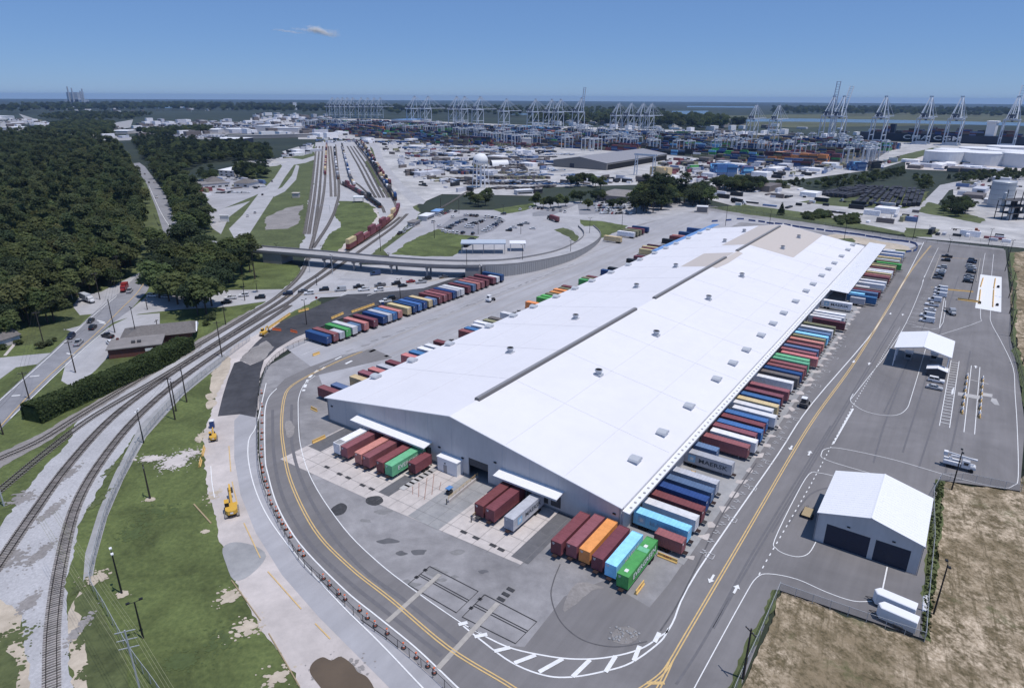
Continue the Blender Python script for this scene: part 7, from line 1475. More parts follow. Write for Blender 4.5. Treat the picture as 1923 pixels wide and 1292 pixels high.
plant(PINES, [tuple(G(*p))[:2] for p in [(479, 524), (470, 512), (455, 520), (440, 525)]], .75, .95, '{k} on the slope beside the flyover end, {n} from the right', 'tree', 'pines at the flyover end')
plant([PALM], [tuple(G(*p))[:2] for p in [(483, 549), (458, 540)]], .9, 1.0, '{n} palm from the right on the verge by the road', 'palm', 'palms on the verge')
plant(OAKS, [tuple(G(*p))[:2] for p in [(883, 382), (893, 384), (905, 380), (898, 388), (912, 386), (917, 376)]], .6, .85, '{k} at the foot of the water tower, {n} from the left', 'tree', 'trees below the water tower')
plant(OAKS[:3], [tuple(G(*p))[:2] for p in [(1006, 388), (1020, 390), (1034, 392), (1048, 390), (1062, 388), (1076, 380), (1090, 382), (1104, 395), (1118, 380), (1132, 378), (1150, 395), (1166, 392)]], .65, .9, '{k}, {n} from the left along the edge of the shaded car park', 'tree', 'trees by the shaded car park')
plant([OAKS[2], OAKS[0]], [tuple(G(*p))[:2] for p in [(1072, 352), (1084, 350), (1096, 348), (1108, 349), (1118, 352), (1128, 356)]], .85, 1.05, '{k}, {n} from the left in the round dark clump behind the flat roof', 'tree', 'clump behind the flat roof')
plant([OAKS[2], OAKS[0], PINES[2]], scatter_pts([(1186, 402), (1196, 378), (1225, 368), (1262, 368), (1288, 380), (1260, 392), (1215, 406)], 10), 1.05, 1.4, '{k} in the dense dark grove left of the rear road', 'tree', 'dark grove')
plant([OAKS[2], OAKS[1]], scatter_pts([(1290, 388), (1298, 372), (1328, 374), (1332, 388)], 9), 1.1, 1.3, '{k} in the small dark clump right of the grove', 'tree', 'small dark clump')
plant(OAKS[1:3], scatter_pts([(1338, 352), (1400, 350), (1436, 355), (1432, 362), (1345, 360)], 8), .75, 1.0, '{k} in the dark row beyond the pale parking area', 'tree', 'dark row beyond the pale parking')
plant([CONI], [tuple(G(*p))[:2] for p in [(1466, 404)]], 1.0, 1.0, 'single dark conifer beyond the warehouse roof', 'tree', None)
plant(BUSH, scatter_pts([(1500, 404), (1550, 398), (1562, 408), (1520, 415)], 5) + scatter_pts([(1570, 412), (1608, 404), (1612, 420), (1580, 424)], 4.5), .9, 1.7, '{k} on the grassy bank behind the warehouse, {n} of them', 'bush', 'bushes behind the warehouse')
plant(OAKS[1:3], scatter_pts([(1768, 404), (1780, 388), (1815, 388), (1826, 402), (1800, 408)], 8), .55, .8, '{k} in the clump by the grey silo yard', 'tree', 'clump by the silo yard')
wood2 = scatter_pts([(252, 268), (300, 262), (390, 275), (460, 276), (508, 285), (506, 306), (440, 302), (390, 306), (350, 322), (300, 318), (275, 305)], 11) + scatter_pts([(438, 332), (440, 318), (470, 322), (506, 326), (500, 336), (460, 338)], 9) + scatter_pts([(378, 338), (408, 334), (408, 344), (380, 346)], 9)
scatter_stuff('forest', 'dark grove around the white roofed buildings', wood2, OAKS[:3] + PINES[2:], .75, 1.05)
shr = scatter_pts([(1520, 352), (1560, 342), (1640, 330), (1695, 320), (1705, 330), (1640, 346), (1560, 358)], 9) + scatter_pts([(1715, 336), (1742, 334), (1752, 352), (1735, 362)], 8) + scatter_pts([(1775, 336), (1850, 326), (1990, 324), (1990, 336), (1800, 345)], 9) + scatter_pts([(1380, 356), (1500, 342), (1520, 350), (1400, 362)], 12)
scatter_stuff('undergrowth', 'scrubby dark green trees between the sidings and the tanks', shr, OAKS[:3] + [CONI], .35, .62)
far = []
for poly, st in (([(90, 254), (100, 238), (150, 232), (215, 236), (212, 256), (150, 260)], 14), ([(36, 262), (60, 248), (100, 246), (92, 262)], 14), ([(70, 222), (140, 212), (290, 216), (250, 226), (120, 230)], 40), ([(255, 252), (390, 244), (400, 250), (300, 258)], 16)):
    far += scatter_pts(poly, st)
scatter_stuff('far_woods', 'dark blue green woods beyond the residential wood', far, OAKS[:3], .9, 1.4)
far = []
for poly, st in (([(0, 214), (20, 200), (300, 196), (700, 203), (1250, 213), (1250, 222), (1000, 222), (600, 214), (300, 208)], 95), ([(1000, 226), (1320, 228), (1400, 240), (1330, 246), (1150, 236), (1000, 232)], 42), ([(1450, 205), (1923, 208), (1923, 222), (1450, 216)], 95)): far += scatter_pts(poly, st)
scatter_stuff('far_woods', 'belts of far woodland running to the horizon', far, OAKS[:3], 1.6, 3.2)
# clipped hedge beside the tracks
hp = smooth_pts([G(62, 792), G(140, 757), (G(220, 722)), G(290, 690), G(352, 655)], 8); vs, fs = [], []; body = MB()
hw, hh = 3.4, 5.0
strip(body, hp, -hw + .5, hw - .5, 0, hh - .5)
for k in range(15000):
    i = int(rng.integers(len(hp) - 1)); t = rng.uniform(); p = hp[i].lerp(hp[i + 1], t); d = hp[i + 1] - hp[i]; d.normalize(); nrm = Vector((-d.y, d.x, 0)); a = rng.uniform(-1, 1); s = rng.choice([0, 1, 2], p=[.45, .275, .275]); bulge = .35 * sin(p.x * .9) + .3 * sin(p.y * .7 + 2)
    if s == 0: c = p + nrm * a * hw + Vector((0, 0, hh + bulge - .9 * a ** 4 + rng.uniform(-.35, .25))); nn_ = Vector((0, 0, 1))
    else: sg = 1 if s == 1 else -1; z = rng.uniform(0, hh); c = p + nrm * sg * (hw + bulge * .5 + rng.uniform(-.35, .25) - .4 * (z / hh) ** 4) + Vector((0, 0, z)); nn_ = nrm * sg
    nn_ = (nn_ + Vector(rng.normal(size=3)) * .45).normalized(); u_ = nn_.cross(Vector(rng.normal(size=3))).normalized(); w_ = nn_.cross(u_); q = rng.uniform(.22, .5); o = len(vs); vs += [tuple(c - u_ * q), tuple(c - w_ * q * .7), tuple(c + u_ * q), tuple(c + w_ * q * .7)]; fs.append((o, o + 1, o + 2, o + 3))
hd = thing('hedge', 'long clipped dark green hedge between gravel lot and railway', 'hedge', (0, 0, 0)); body.obj('stems', M['leaf_hedge'], hd); me = bpy.data.meshes.new('foliage'); me.from_pydata(vs, [], fs); me.materials.append(M['leaf_hedge']); o = bpy.data.objects.new('foliage', me); COL.objects.link(o); o.parent = hd
plant(BUSH, [tuple(G(*p))[:2] for p in [(82, 652), (90, 648), (98, 642), (36, 646), (6, 656), (388, 610), (395, 600)]], .7, 1.2, 'small rounded bush, {n} along the lawns by the main road', 'bush', 'bushes on the lawns')

# tufts: rough grass standing on the lawn and the dry field, far too many to count
tv, tf = [], []
def tufts(poly_px, n, col, r0, r1):
    poly = [tuple(G(*p))[:2] for p in poly_px]; xs = [p[0] for p in poly]; ys = [p[1] for p in poly]; mb = MB(); k = 0
    while k < n:
        x, y = rng.uniform(min(xs), max(xs)), rng.uniform(min(ys), max(ys))
        if not inside((x, y), poly): continue
        k += 1; h = rng.uniform(r0, r1)
        for j in range(3): a = rng.uniform(0, 3.14); mb.add([(x - cos(a) * h, y - sin(a) * h, .05), (x + cos(a) * h, y + sin(a) * h, .05), (x + cos(a) * h * .6 + rng.uniform(-.1, .1), y + sin(a) * h * .6, .1 + h * 1.1), (x - cos(a) * h * .6, y - sin(a) * h * .6 + rng.uniform(-.1, .1), .1 + h * .9)], [(0, 1, 2, 3)])
    return mb.obj('grass_tufts', M[col])
leafy(mk('tuft_dry', (0.26, 0.225, 0.14), col2=(.15, .135, .08), scale=.5)); leafy(mk('tuft_green', (0.115, 0.135, 0.05), col2=(.065, .085, .032), scale=.5))
tag(tufts([(1735, 1195), (1729, 1190), (1738, 1090), (1746, 990), (1758, 905), (1772, 906), (1766, 1000), (1756, 1100), (1746, 1200)], 500, 'tuft_green', .12, .35), 'rough green grass along the garage yard fence', None, None, 'stuff')
# ------------------------------------------------------------------ the container port
QD = (G(1890, 272) - G(780, 228)); QD.z = 0; QD.normalize(); QN = Vector((-QD.y, QD.x, 0)); QA_ = atan2(QD.y, QD.x); BA = QA_ + pi / 2
def sts(up=0.0):
    c = {}
    class TB(MB):
        def bar(s, p, q, r, n=4, mi=0, r2=None, cap=True): return MB.bar(s, p, q, r * 1.35, n, mi, None if r2 is None else r2 * 1.35, cap)
    mb = TB
    c['leg'] = [mb().bar((x, y, 0), (x * (.86 if x < 0 else 1), y, 46), .9, 4, r2=.8) for x in (-15, 15) for y in (-11, 11)]
    b = mb()
    for y in (-11, 11): b.bar((-14.6, y, 14), (15, y, 14), .8); b.bar((-14.5, y, 15), (12.9, y, 45), .5); b.bar((-13, y, 46), (15, y, 46), .8)
    for x in (-15, 15): b.bar((x, -11, 4), (x, 11, 4), .8); b.bar((x * .9, -11, 45.5), (x * .9, 11, 45.5), .9); b.box(x - 1.4, x + 1.4, -14, 14, .2, 1.8)
    c['portal_beams'] = b
    b = mb()
    for y in (-3.5, 3.5): b.bar((-27, y, 47.5), (18, y, 47.5), .95)
    c['girder'] = b
    b = mb(); ca, sa = cos(up), sin(up); tip = Vector((18 + 66 * ca, 0, 47.5 + 66 * sa))
    for y in (-3.5, 3.5): b.bar((18, y, 47.5), (tip.x, y, tip.z), .8)
    for k in range(1, 14): b.bar((18 + 5 * k * ca, -3.5, 47.5 + 5 * k * sa), (18 + 5 * k * ca, 3.5, 47.5 + 5 * k * sa), .4)
    c['boom'] = b
    b = mb(); ap = Vector((14, 0, 84))
    for s in (-1, 1): b.bar((13, s * 10, 46), (ap.x, s * 1.6, ap.z), .7); b.bar((-13, s * 8, 47), (ap.x, s * 1.6, ap.z), .7); b.bar((0, s * 7, 60), (13.4, s * 7, 60), .4)
    b.box(12, 16, -3, 3, 83.5, 85)
    c['a_frame'] = b
    b = mb(); mid = Vector((18 + 30 * ca, 0, 47.5 + 30 * sa))
    for s in (-3.5, 3.5):
        b.bar((ap.x, s * .4, ap.z), (-26, s, 48.5), .3)
        if up < .9: b.bar((ap.x, s * .4, ap.z), (mid.x, s, mid.z), .25); b.bar((ap.x, s * .4, ap.z), (tip.x - 2 * ca, s, tip.z), .25)
    c['stays'] = b
    c['machinery_house'] = mb().box(-22, -6, -5, 5, 48.6, 55); c['operator_cab'] = mb().box(2, 5, -1.8, 1.8, 42, 46)
    o = bpy.data.objects.new('ship_to_shore_crane', None); o.empty_display_size = 5
    for k, v in c.items():
        for m_ in (v if isinstance(v, list) else [v]):
            me = m_.mesh(k); me.materials.append(M['crane_dark' if k in ('machinery_house', 'operator_cab') else 'crane_white']); p = bpy.data.objects.new(k, me); p.parent = o
    index(o); return o
CR = {0: sts(0.0), 1: sts(radians(82)), 2: sts(radians(58))}
cr = [(x, 222.5, 0) for x in (622, 632, 641, 650, 660, 676, 688, 700, 712)] + [(775, 233, 0), (800, 233, 0), (853, 235, 0), (868, 235, 0), (897, 236, 0), (946, 238, 0), (1000, 240, 0), (1030, 241, 0), (1047, 241, 0), (1085, 243, 1), (1155, 247, 0), (1178, 247, 0), (1200, 248, 0), (1216, 248, 0), (1410, 257, 0), (1452, 259, 0), (1550, 262, 1), (1568, 264, 2), (1645, 268, 0), (1728, 271, 0), (1785, 273, 0), (1888, 276, 2)]
for i, (x, y, u) in enumerate(cr):
    o = dup(CR[u], loc=G(x, y), rot=BA, scale=1.0 if x < 740 else 1.08 if x < 900 else 1.0 if x < 1050 else 1.05 if x < 1100 else .90 if x < 1500 else 1.13); tag(o, f'pale ship-to-shore crane with its boom {("lowered", "raised upright", "half raised")[u]}, {nth(i)} from the left along the quay', 'crane', 'ship-to-shore cranes along the quay')
rt = bpy.data.objects.new('yard_gantry_crane', None)
for nm, b in [('leg', MB().bar((x, y, 0), (x, y, 20), .8)) for x in (-4, 4) for y in (-12, 12)] + [('beam', MB().bar((x, -13, 20.4), (x, 13, 20.4), .95)) for x in (-3.5, 3.5)] + [('side_frame', MB().bar((-4, s * 12, 1), (4, s * 12, 1), .6).bar((-4, s * 12, 19.4), (4, s * 12, 19.4), .45)) for s in (-1, 1)] + [('trolley', MB().box(-4, 4, -3, 1, 21, 23))]:
    me = b.mesh(nm); me.materials.append(M['rtg_white']); p = bpy.data.objects.new(nm, me); p.parent = rt
index(rt)
rp_ = []
while len(rp_) < 120:
    x = random.uniform(560, 1660); y = random.uniform(0, 1); yb = 226 + (x - 560) * .038; ya = 240 + (x - 560) * .05 + (12 if x > 900 else 0)
    p = (x, yb + (ya - yb) * y + 4)
    if all(abs(p[0] - q[0]) > 5 or abs(p[1] - q[1]) > 2.2 for q in rp_): rp_.append(p)
rp_ += [(1000, 268), (1008, 268), (1030, 270), (1155, 272), (1180, 275), (1166, 270), (1350, 282), (1400, 284), (1600, 292), (1620, 294), (1634, 292), (1520, 297), (1500, 300), (1660, 288), (880, 258), (900, 260), (940, 262)]
for i, p in enumerate(sorted(rp_)):
    o = dup(rt, loc=G(*p), rot=QA_); tag(o, f'pale yard gantry crane over the container stacks, {nth(i)} from the left', 'crane', 'yard gantry cranes over the stacks')
def near_block(o_px, nx, ny, nz, cols, rot, what, drop=.08):
    """a block of stacked boxes whose near left corner stands at o_px: nx boxes end to end, ny side by side, up to nz high"""
    p0 = G(*o_px); ax_ = Vector((cos(rot), sin(rot), 0)); ay = Vector((-sin(rot), cos(rot), 0)); n = 0
    for i in range(nx):
        for j in range(ny):
            h = nz - (1 if random.random() < drop * 3 else 0)
            for k in range(h):
                if 0 < j < ny - 1 and k < h - 1 and 0 < i < nx - 1: continue
                c = random.choice(cols); small_box(p0 + ax_ * (6.1 + i * 12.6) + ay * (1.3 + j * 2.62) + Vector((0, 0, .05 + k * 2.77)), rot, c, f'{CNAME[c]} container {("at the bottom", "second up", "third up", "fourth up", "fifth up")[k]}, row {ORD[j]}, {nth(i)} along {what}', f'containers in {what.split(" ", 1)[1]}')
near_block((1346, 333), 2, 9, 5, 'bbBsLBb', .12, 'in the blue stack', .1)
near_block((1396, 331), 1, 6, 4, 'bLVPB', .12, 'in the mixed stack', .2)
near_block((1253, 334), 1, 9, 4, 'TTVT', QA_ + 1.62, 'in the tan stack', .05)
near_block((1300, 324), 1, 7, 3, 'GSKSW', .3, 'in the green-grey stack', .25)
near_block((1612, 322), 1, 8, 4, 'BbsBL', .35, 'in the right blue stack', .1)
near_block((1640, 321), 1, 4, 4, 'VKX', .35, 'in the right dark stack', .1)
# the rest of the stacks: one mass, built from bare boxes
area = [tuple(G(*p))[:2] for p in [(560, 232), (600, 228), (1000, 246), (1400, 262), (1620, 273), (1670, 282), (1640, 304), (1500, 316), (1350, 302), (1120, 280), (860, 274), (720, 262), (590, 246)]]
V_, F_idx, mats_ = [], [], []
keys = list('RDMBBBssTVVKKKKXXSGLbOWP'); few = list('BBsKKXDV'); cm = {k: i for i, k in enumerate(sorted(set(keys)))}
cx, cy = G(1100, 265).x, G(1100, 265).y; cen = Vector((cx, cy, 0))
cubef = [(3, 2, 1, 0), (4, 5, 6, 7), (0, 1, 5, 4), (1, 2, 6, 5), (2, 3, 7, 6), (3, 0, 4, 7)]
def addbox(p, L, Wd, h0, h1, c):
    a, b = QD * (L / 2), QN * (Wd / 2); o = len(V_)
    for z in (h0, h1): V_.extend([tuple(p + s * a + t * b + Vector((0, 0, z))) for s, t in ((-1, -1), (1, -1), (1, 1), (-1, 1))])
    F_idx.extend([tuple(o + i for i in f) for f in cubef]); mats_.extend([cm[c]] * 6)
for bu in range(-14, 15):
    for bv in range(-16, 17):
        base = cen + QD * bu * 105 + QN * bv * 33
        if not inside((base.x, base.y), area) or random.random() < .10: continue
        theme = random.choice(keys); hmax = random.choice((2, 3, 4, 4, 5))
        for i in range(7):
            for j in range(6):
                h = max(0, min(5, hmax + random.choice((-2, -1, 0, 0, 0, 1))))
                for k in range(h):
                    if k < h - 1 and 0 < j < 5 and 0 < i < 6: continue
                    p = base + QD * (i * 12.8 - 40) + QN * (j * 2.75 - 8); addbox(Vector((p.x, p.y, 0)), 12.1, 2.4, .05 + k * 2.75, 2.7 + k * 2.75, theme if random.random() < .35 else random.choice(few if random.random() < .6 else keys))
me = bpy.data.meshes.new('container_stacks'); me.from_pydata(V_, [], F_idx); [me.materials.append(M['container_' + k]) for k in sorted(set(keys))]; me.polygons.foreach_set('material_index', mats_); me.update(); o = bpy.data.objects.new('container_stacks', me); COL.objects.link(o); tag(o, 'far stacks of many coloured containers covering the port', None, None, 'stuff')
V_, F_idx, mats_ = [], [], []
for y0, x0, x1, step, cols, hh_ in ((279, 760, 960, 1.9, 'WSSs', 2.7), (283, 770, 930, 1.9, 'WSSK', 1.4), (288, 765, 880, 2.2, 'KSX', 1.3), (294, 770, 860, 2.2, 'KsX', 1.3), (309, 778, 880, 2.4, 'sBbS', 3.6), (297, 915, 1000, 2.2, 'XKBs', 2.6), (327, 852, 925, 2.6, 'KXBB', 3.4), (329, 960, 1025, 2.6, 'sSK', 1.6), (336, 905, 935, 3, 'XK', 2), (343, 970, 1030, 3, 'XK', 1.5), (352, 1010, 1040, 3, 'KX', 1.5), (330, 1060, 1110, 3, 'SsX', 1.6), (355, 930, 1000, 3, 'XKK', 1.6), (286, 985, 1040, 1.7, 'XKBS', 2.4), (279, 1000, 1040, 1.7, 'XsS', 2.4), (268, 690, 800, 1.6, 'XKsB', 2.7), (272, 880, 950, 1.8, 'XVR', 5), (274, 930, 1010, 1.8, 'KVR', 5), (300, 1420, 1500, 2, 'SsWS', 2.7), (306, 1430, 1490, 2, 'SWs', 2.7), (312, 1500, 1590, 2, 'TVKS', 2.8), (256, 290, 420, 1.5, 'WSWS', 3), (259, 300, 440, 1.5, 'SWWK', 3), (243, 300, 470, 1.2, 'KSsXW', 5), (238, 300, 560, 1.2, 'KSsXW', 5)) + tuple((y, x0_, x0_ + random.uniform(60, 130), random.uniform(1.8, 2.6), random.choice(('KXs', 'SWs', 'XK', 'BsS', 'KV')), random.choice((1.3, 1.3, 2.7, 1.5))) for y in range(266, 350, 5) for x0_ in (random.uniform(765, 840) + max(0, y - 300) * .9, random.uniform(890, 960)) if random.random() < .8):
    x = x0
    while x < x1:
        if random.random() < .8: p = G(x, y0 + random.uniform(-.8, .8)); QD_, QN_ = QD, QN; addbox(p, 2.5 if hh_ < 2 else 12.1, 12.1 if hh_ < 2 else 2.5, .4 if hh_ < 2 else .05, hh_, (lambda c: c if c in cm else 'S')(random.choice(cols)))
        x += step
for q in range(0, len(BF), 6):
    o_ = len(V_); k8 = BF[q][3]; V_.extend(BV[k8:k8 + 8]); F_idx.extend([tuple(o_ + i - k8 for i in f) for f in BF[q:q + 6]]); mats_.extend([cm.get(BC[q], 0)] * 6)
me = bpy.data.meshes.new('parked_trailers'); me.from_pydata(V_, [], F_idx); [me.materials.append(M['container_' + k]) for k in sorted(set(keys))]; me.polygons.foreach_set('material_index', mats_); me.update(); o = bpy.data.objects.new('parked_trailers', me); COL.objects.link(o); tag(o, 'rows of parked trailers and boxes in the pale trailer yard', None, None, 'stuff')
for i, y in enumerate((324, 327, 330, 333, 336)):
    k = dup(CH['40'], loc=G(790 + i * 4, y + 1), rot=ax2((772, 330), (800, 330))); tag(k, f'chassis of the {nth(i)} dark box from the back beside the rail road', 'chassis', 'chassis of the dark boxes'); c = 'KKKDR'[i]
    small_box(G(790 + i * 4, y + 1) + Vector((0, 0, 1.2)), ax2((772, 330), (800, 330)), c, f'{CNAME[c]} box, {nth(i)} from the back in the short row beside the rail road', 'dark boxes beside the rail road')
# small clutter of the yards: lorries, cabins, plant and stores too small to tell apart
V_, F_idx, mats_ = [], [], []
def clutter(px, n, big=.08, hmax=6):
    poly = [tuple(G(*p))[:2] for p in px]; xs = [p[0] for p in poly]; ys = [p[1] for p in poly]; k = 0
    while k < n:
        p = Vector((random.uniform(min(xs), max(xs)), random.uniform(min(ys), max(ys)), 0))
        if not inside(p, poly): continue
        k += 1; t = random.random(); sw = random.random() < .5
        if t < big: L_, W_, h, c = random.uniform(14, 40), random.uniform(9, 18), random.uniform(3.5, hmax), random.choice('WSKKW')
        elif t < .5: L_, W_, h, c = 12, 2.5, random.choice((1.4, 3.6, 3.9)), random.choice('WSKXXsSKVR')
        else: L_, W_, h, c = 5, 2.1, random.uniform(1.4, 2.6), random.choice('WWSKXXS')
        addbox(p, W_ if sw else L_, L_ if sw else W_, .08, h, c)
clutter([(700, 264), (830, 262), (1000, 266), (1040, 282), (1035, 330), (1000, 362), (850, 362), (780, 350), (740, 300)], 520, .03)
clutter([(1240, 300), (1340, 300), (1420, 306), (1500, 316), (1640, 304), (1700, 296), (1650, 316), (1510, 334), (1340, 338), (1300, 344), (1100, 348), (1020, 345), (1110, 330), (1240, 338)], 420, .04)
clutter([(590, 262), (700, 262), (690, 272), (600, 268)], 60, .1)
clutter([(270, 228), (480, 230), (590, 240), (680, 258), (600, 262), (430, 252), (400, 262), (290, 262), (250, 248)], 420, .22, 12)
clutter([(0, 222), (180, 232), (250, 246), (250, 262), (170, 264), (0, 264)], 220, .25, 8); clutter([(480, 214), (620, 220), (620, 234), (470, 232)], 160, .4, 16); clutter([(60, 198), (300, 200), (470, 206), (300, 214), (60, 210)], 90, .7, 14)
clutter([(1000, 224), (1330, 232), (1640, 246), (1880, 262), (1640, 268), (1300, 250), (1000, 238)], 240, .4, 14)
clutter([(1320, 356), (1480, 348), (1560, 374), (1700, 388), (1740, 412), (1640, 424), (1500, 396), (1380, 386)], 60, .02); clutter([(1790, 352), (1900, 332), (1923, 340), (1870, 380), (1800, 372)], 40, .12, 5); clutter([(1700, 305), (1760, 300), (1900, 322), (1850, 326), (1710, 316)], 70, .15, 5); clutter([(1745, 430), (1900, 448), (1900, 458), (1745, 440)], 14, 0)
clutter([(346, 344), (430, 326), (500, 340), (505, 352), (470, 366), (380, 372)], 30, 0); clutter([(505, 300), (560, 278), (592, 270), (588, 288), (540, 298)], 40, .1, 5)
me = bpy.data.meshes.new('yard_clutter'); me.from_pydata(V_, [], F_idx); [me.materials.append(M['container_' + k]) for k in sorted(set(keys))]; me.polygons.foreach_set('material_index', mats_); me.update(); o = bpy.data.objects.new('yard_clutter', me); COL.objects.link(o); tag(o, 'lorries, cabins and stores scattered over the far yards', None, None, 'stuff')
# big grey terminal shed, tall gantry, water tower, arched shelter
a, b, c = G(1042, 313), G(1136, 321), G(1250, 301); Wd = (b - a).length; L = (c - b).length; mid = (a + b) / 2 + (c - b) / 2
gable_building('terminal_shed', 'huge grey gabled terminal shed in the port with one side painted in dark shade', 'shed', mid, ang(b, c), L, Wd, 9, 15, mk('shed_wall', (.20, .19, .185), var=.1), mk('shed_roof', (.26, .26, .29), var=.06), doors=[(8, 15, 6, M['door_navy'])])
o = MB().box(-L / 2 + 3, L / 2 - 3, -Wd / 2 - .12, -Wd / 2 - .03, .2, 6.8).obj('open_side_shade', M['painted_shade_black'], bpy.data.objects['terminal_shed'])  # near-black panel over the closed wall, painting the shade of an open side
ga_ = thing('tall_gantry', 'tall pale two legged gantry in front of the terminal shed', 'gantry', (G(1193, 329) + G(1227, 332)) / 2, ax2((1193, 329), (1227, 332)))
Lg = (G(1193, 329) - G(1227, 332)).length / 2
for s in (-1, 1):
    for t in (-3.5, 3.5): MB().bar((s * Lg, t, 0), (s * Lg * .96, t * .6, 24), .6).obj('leg', M['crane_white'], ga_)
    mb = MB()
    for k in range(5): mb.bar((s * Lg, -3.2 + k * .2, 3 + k * 4.5), (s * Lg, 3.2 - k * .2, 6 + k * 4.5), .3)
    mb.obj('lattice', M['crane_white'], ga_)
MB().box(-Lg - 2, Lg + 2, -2.2, -1.2, 23.5, 25.5).box(-Lg - 2, Lg + 2, 1.2, 2.2, 23.5, 25.5).obj('beam', M['crane_white'], ga_)
wb = G(903, 352); wh_ = top_z((903, 352), (903, 288)); wt_ = thing('water_tower', 'white water tower with domed tank on slim legs', 'water tower', wb); r = 27 / 2 * (wb.length / PF) * 1.0; z0 = wh_ - r * 1.25
MB().lathe([(r * .25, z0 - r * .35), (r * .75, z0 - r * .15), (r, z0), (r * 1.0, z0 + r * .45), (r * .86, z0 + r * .85), (r * .5, z0 + r * 1.15), (.1, wh_)], 24).obj('tank', M['trim_white'], wt_, smooth=True)
for k in range(6): a_ = k * pi / 3; MB().bar((r * 1.15 * cos(a_), r * 1.15 * sin(a_), 0), (r * .92 * cos(a_), r * .92 * sin(a_), z0 + .5), .38, 8).obj('leg', M['trim_white'], wt_)
MB().bar((0, 0, 0), (0, 0, z0), 1.1, 12).obj('riser_pipe', M['trim_white'], wt_)
mb = MB()
for k in range(6):
    for z in (z0 * .35, z0 * .68): a_, b_ = k * pi / 3, (k + 1) * pi / 3; rr = r * (1.15 - .23 * z / z0); mb.bar((rr * cos(a_), rr * sin(a_), z), (rr * cos(b_), rr * sin(b_), z), .14)
mb.obj('tie_struts', M['trim_white'], wt_); p = Vector((-.55, -.84, 0)) * r; o = MB().lathe([(1.5, -.02), (1.5, .02)], 14).obj('painted_emblem', M['blue_plastic'], wt_); o.location = (p.x * .985, p.y * .985, z0 + r * .25); o.rotation_euler = (pi / 2, 0, atan2(p.y, p.x) + pi / 2)
ql = G(936, 311); q = thing('arched_shelter', 'white arched fabric shelter with a dark end in the trailer yard', 'shelter', ql, ax2((925, 312), (958, 311)))
prof = [(cos(pi * k / 12) * 7, sin(pi * k / 12) * 7.2) for k in range(13)]; n_ = len(prof); MB().add([(-11, y, z) for y, z in prof] + [(13, y, z) for y, z in prof], [(k, k + 1, n_ + k + 1, n_ + k) for k in range(n_ - 1)]).obj('arched_roof', M['trim_white'], q); MB().add([(-10.9, y * .97, z * .97) for y, z in prof], [tuple(range(n_))]).obj('end_wall', M['dark_grey'], q)
# tanks
for i, (x, y, rpx, hpx) in enumerate(((1784, 308, 28, 17), (1862, 311, 35, 17), (1940, 316, 30, 19), (1822, 302, 24, 13), (1900, 303, 24, 14), (1796, 292, 24, 8), (1850, 290, 26, 8), (1908, 289, 28, 9), (1762, 295, 14, 8))):
    b = G(x, y); R = rpx * b.length / PF; H_ = hpx * b.length / PF * 1.03; t = thing('storage_tank', f'white cylindrical storage tank, {nth(i)} counting from the front left of the tank farm', 'tank', b + Vector((0, 1, 0)) * R * .6, 0, 'storage tanks'); MB().lathe([(R, 0), (R, H_)], 36).obj('shell', M['tank_white'], t, smooth=False); MB().lathe([(R * 1.01, H_), (R * .5, H_ * 1.05), (.2, H_ * 1.1)], 36).obj('roof', M['roof_bright'], t)
    mb = MB(); [mb.bar((R * 1.02 * cos(a_), R * 1.02 * sin(a_), H_), (R * 1.02 * cos(a_), R * 1.02 * sin(a_), H_ + 1), .08) for a_ in np.linspace(0, 6.28, 16)]; mb.obj('railing', M['galv'], t)
# silo and steel plant at the right edge
b = G(1884, 391); h = top_z((1884, 391), (1890, 343)); t = thing('silo', 'big grey silo at the right edge', 'silo', b + Vector((0, 6, 0))); MB().lathe([(9, 0), (9, h), (8.6, h + .4), (.2, h + 1.2)], 32).obj('shell', M['galv'], t)
for k in range(5): MB().lathe([(9.08, h * (k + .5) / 5), (9.08, h * (k + .5) / 5 + .25)], 32).obj('stiffener_ring', M['grey_metal'], t)
t = thing('process_plant', 'dark steel process tower with platforms at the right edge', 'plant', G(1908, 415) + Vector((0, 8, 0)), .3); hh2 = 22
for x in (-8, 0, 8, 16):
    for y in (-6, 0, 6): MB().bar((x, y, 0), (x, y, hh2 - abs(x)), .3).obj('column', M['pole_black'], t)
for z in (5, 10, 15): MB().box(-8.5, 16.5, -6.5, 6.5, z, z + .25).obj('platform', M['dark_grey'], t)
for x, y, r_, z0_, z1_ in ((-4, -3, 1.8, .2, 9.9), (4, 2, 2.2, .2, 14.9), (10, -3, 1.6, 5.3, 14), (12, 4, 2, .3, 9.8), (-5, 4, 1.2, 5.3, 20)): MB().lathe([(r_, z0_), (r_, z1_), (.1, z1_ + .7)], 14, (x, y, 0)).obj('vessel', M['galv' if r_ < 2 else 'dark_grey'], t)
block('plant_office', 'small pale shed in the silo yard', 'shed', (1846, 383), (1868, 385), 8, 4, 'wall_white', 'roof_bright', 0, band=False)
block('white_store', 'long white roofed store between grove and pale parking', 'store', (1240, 365), (1285, 366), 30, 5, 'membrane', 'roof_bright', 0, band=False)
block('flat_office', 'wide flat grey roofed office behind the shaded car park', 'office', (1118, 377), (1200, 384), 46, 5, 'membrane', 'membrane', 0)
block('kiosk', 'small pale block on the rear road verge', 'kiosk', (1308, 399), (1328, 400), 6, 4.5, 'membrane', 'trim_white', 0, band=False)
block('terminal_block', 'tall pale block standing among the stacks', 'block', (1358, 240), (1374, 240), 20, 26, 'concrete', 'concrete', 0, band=False)
block('terminal_block', 'white block standing in the port behind the terminal stacks at left', 'block', (980, 275), (998, 275), 16, 14, 'wall_white', 'trim_white', 0, band=False)
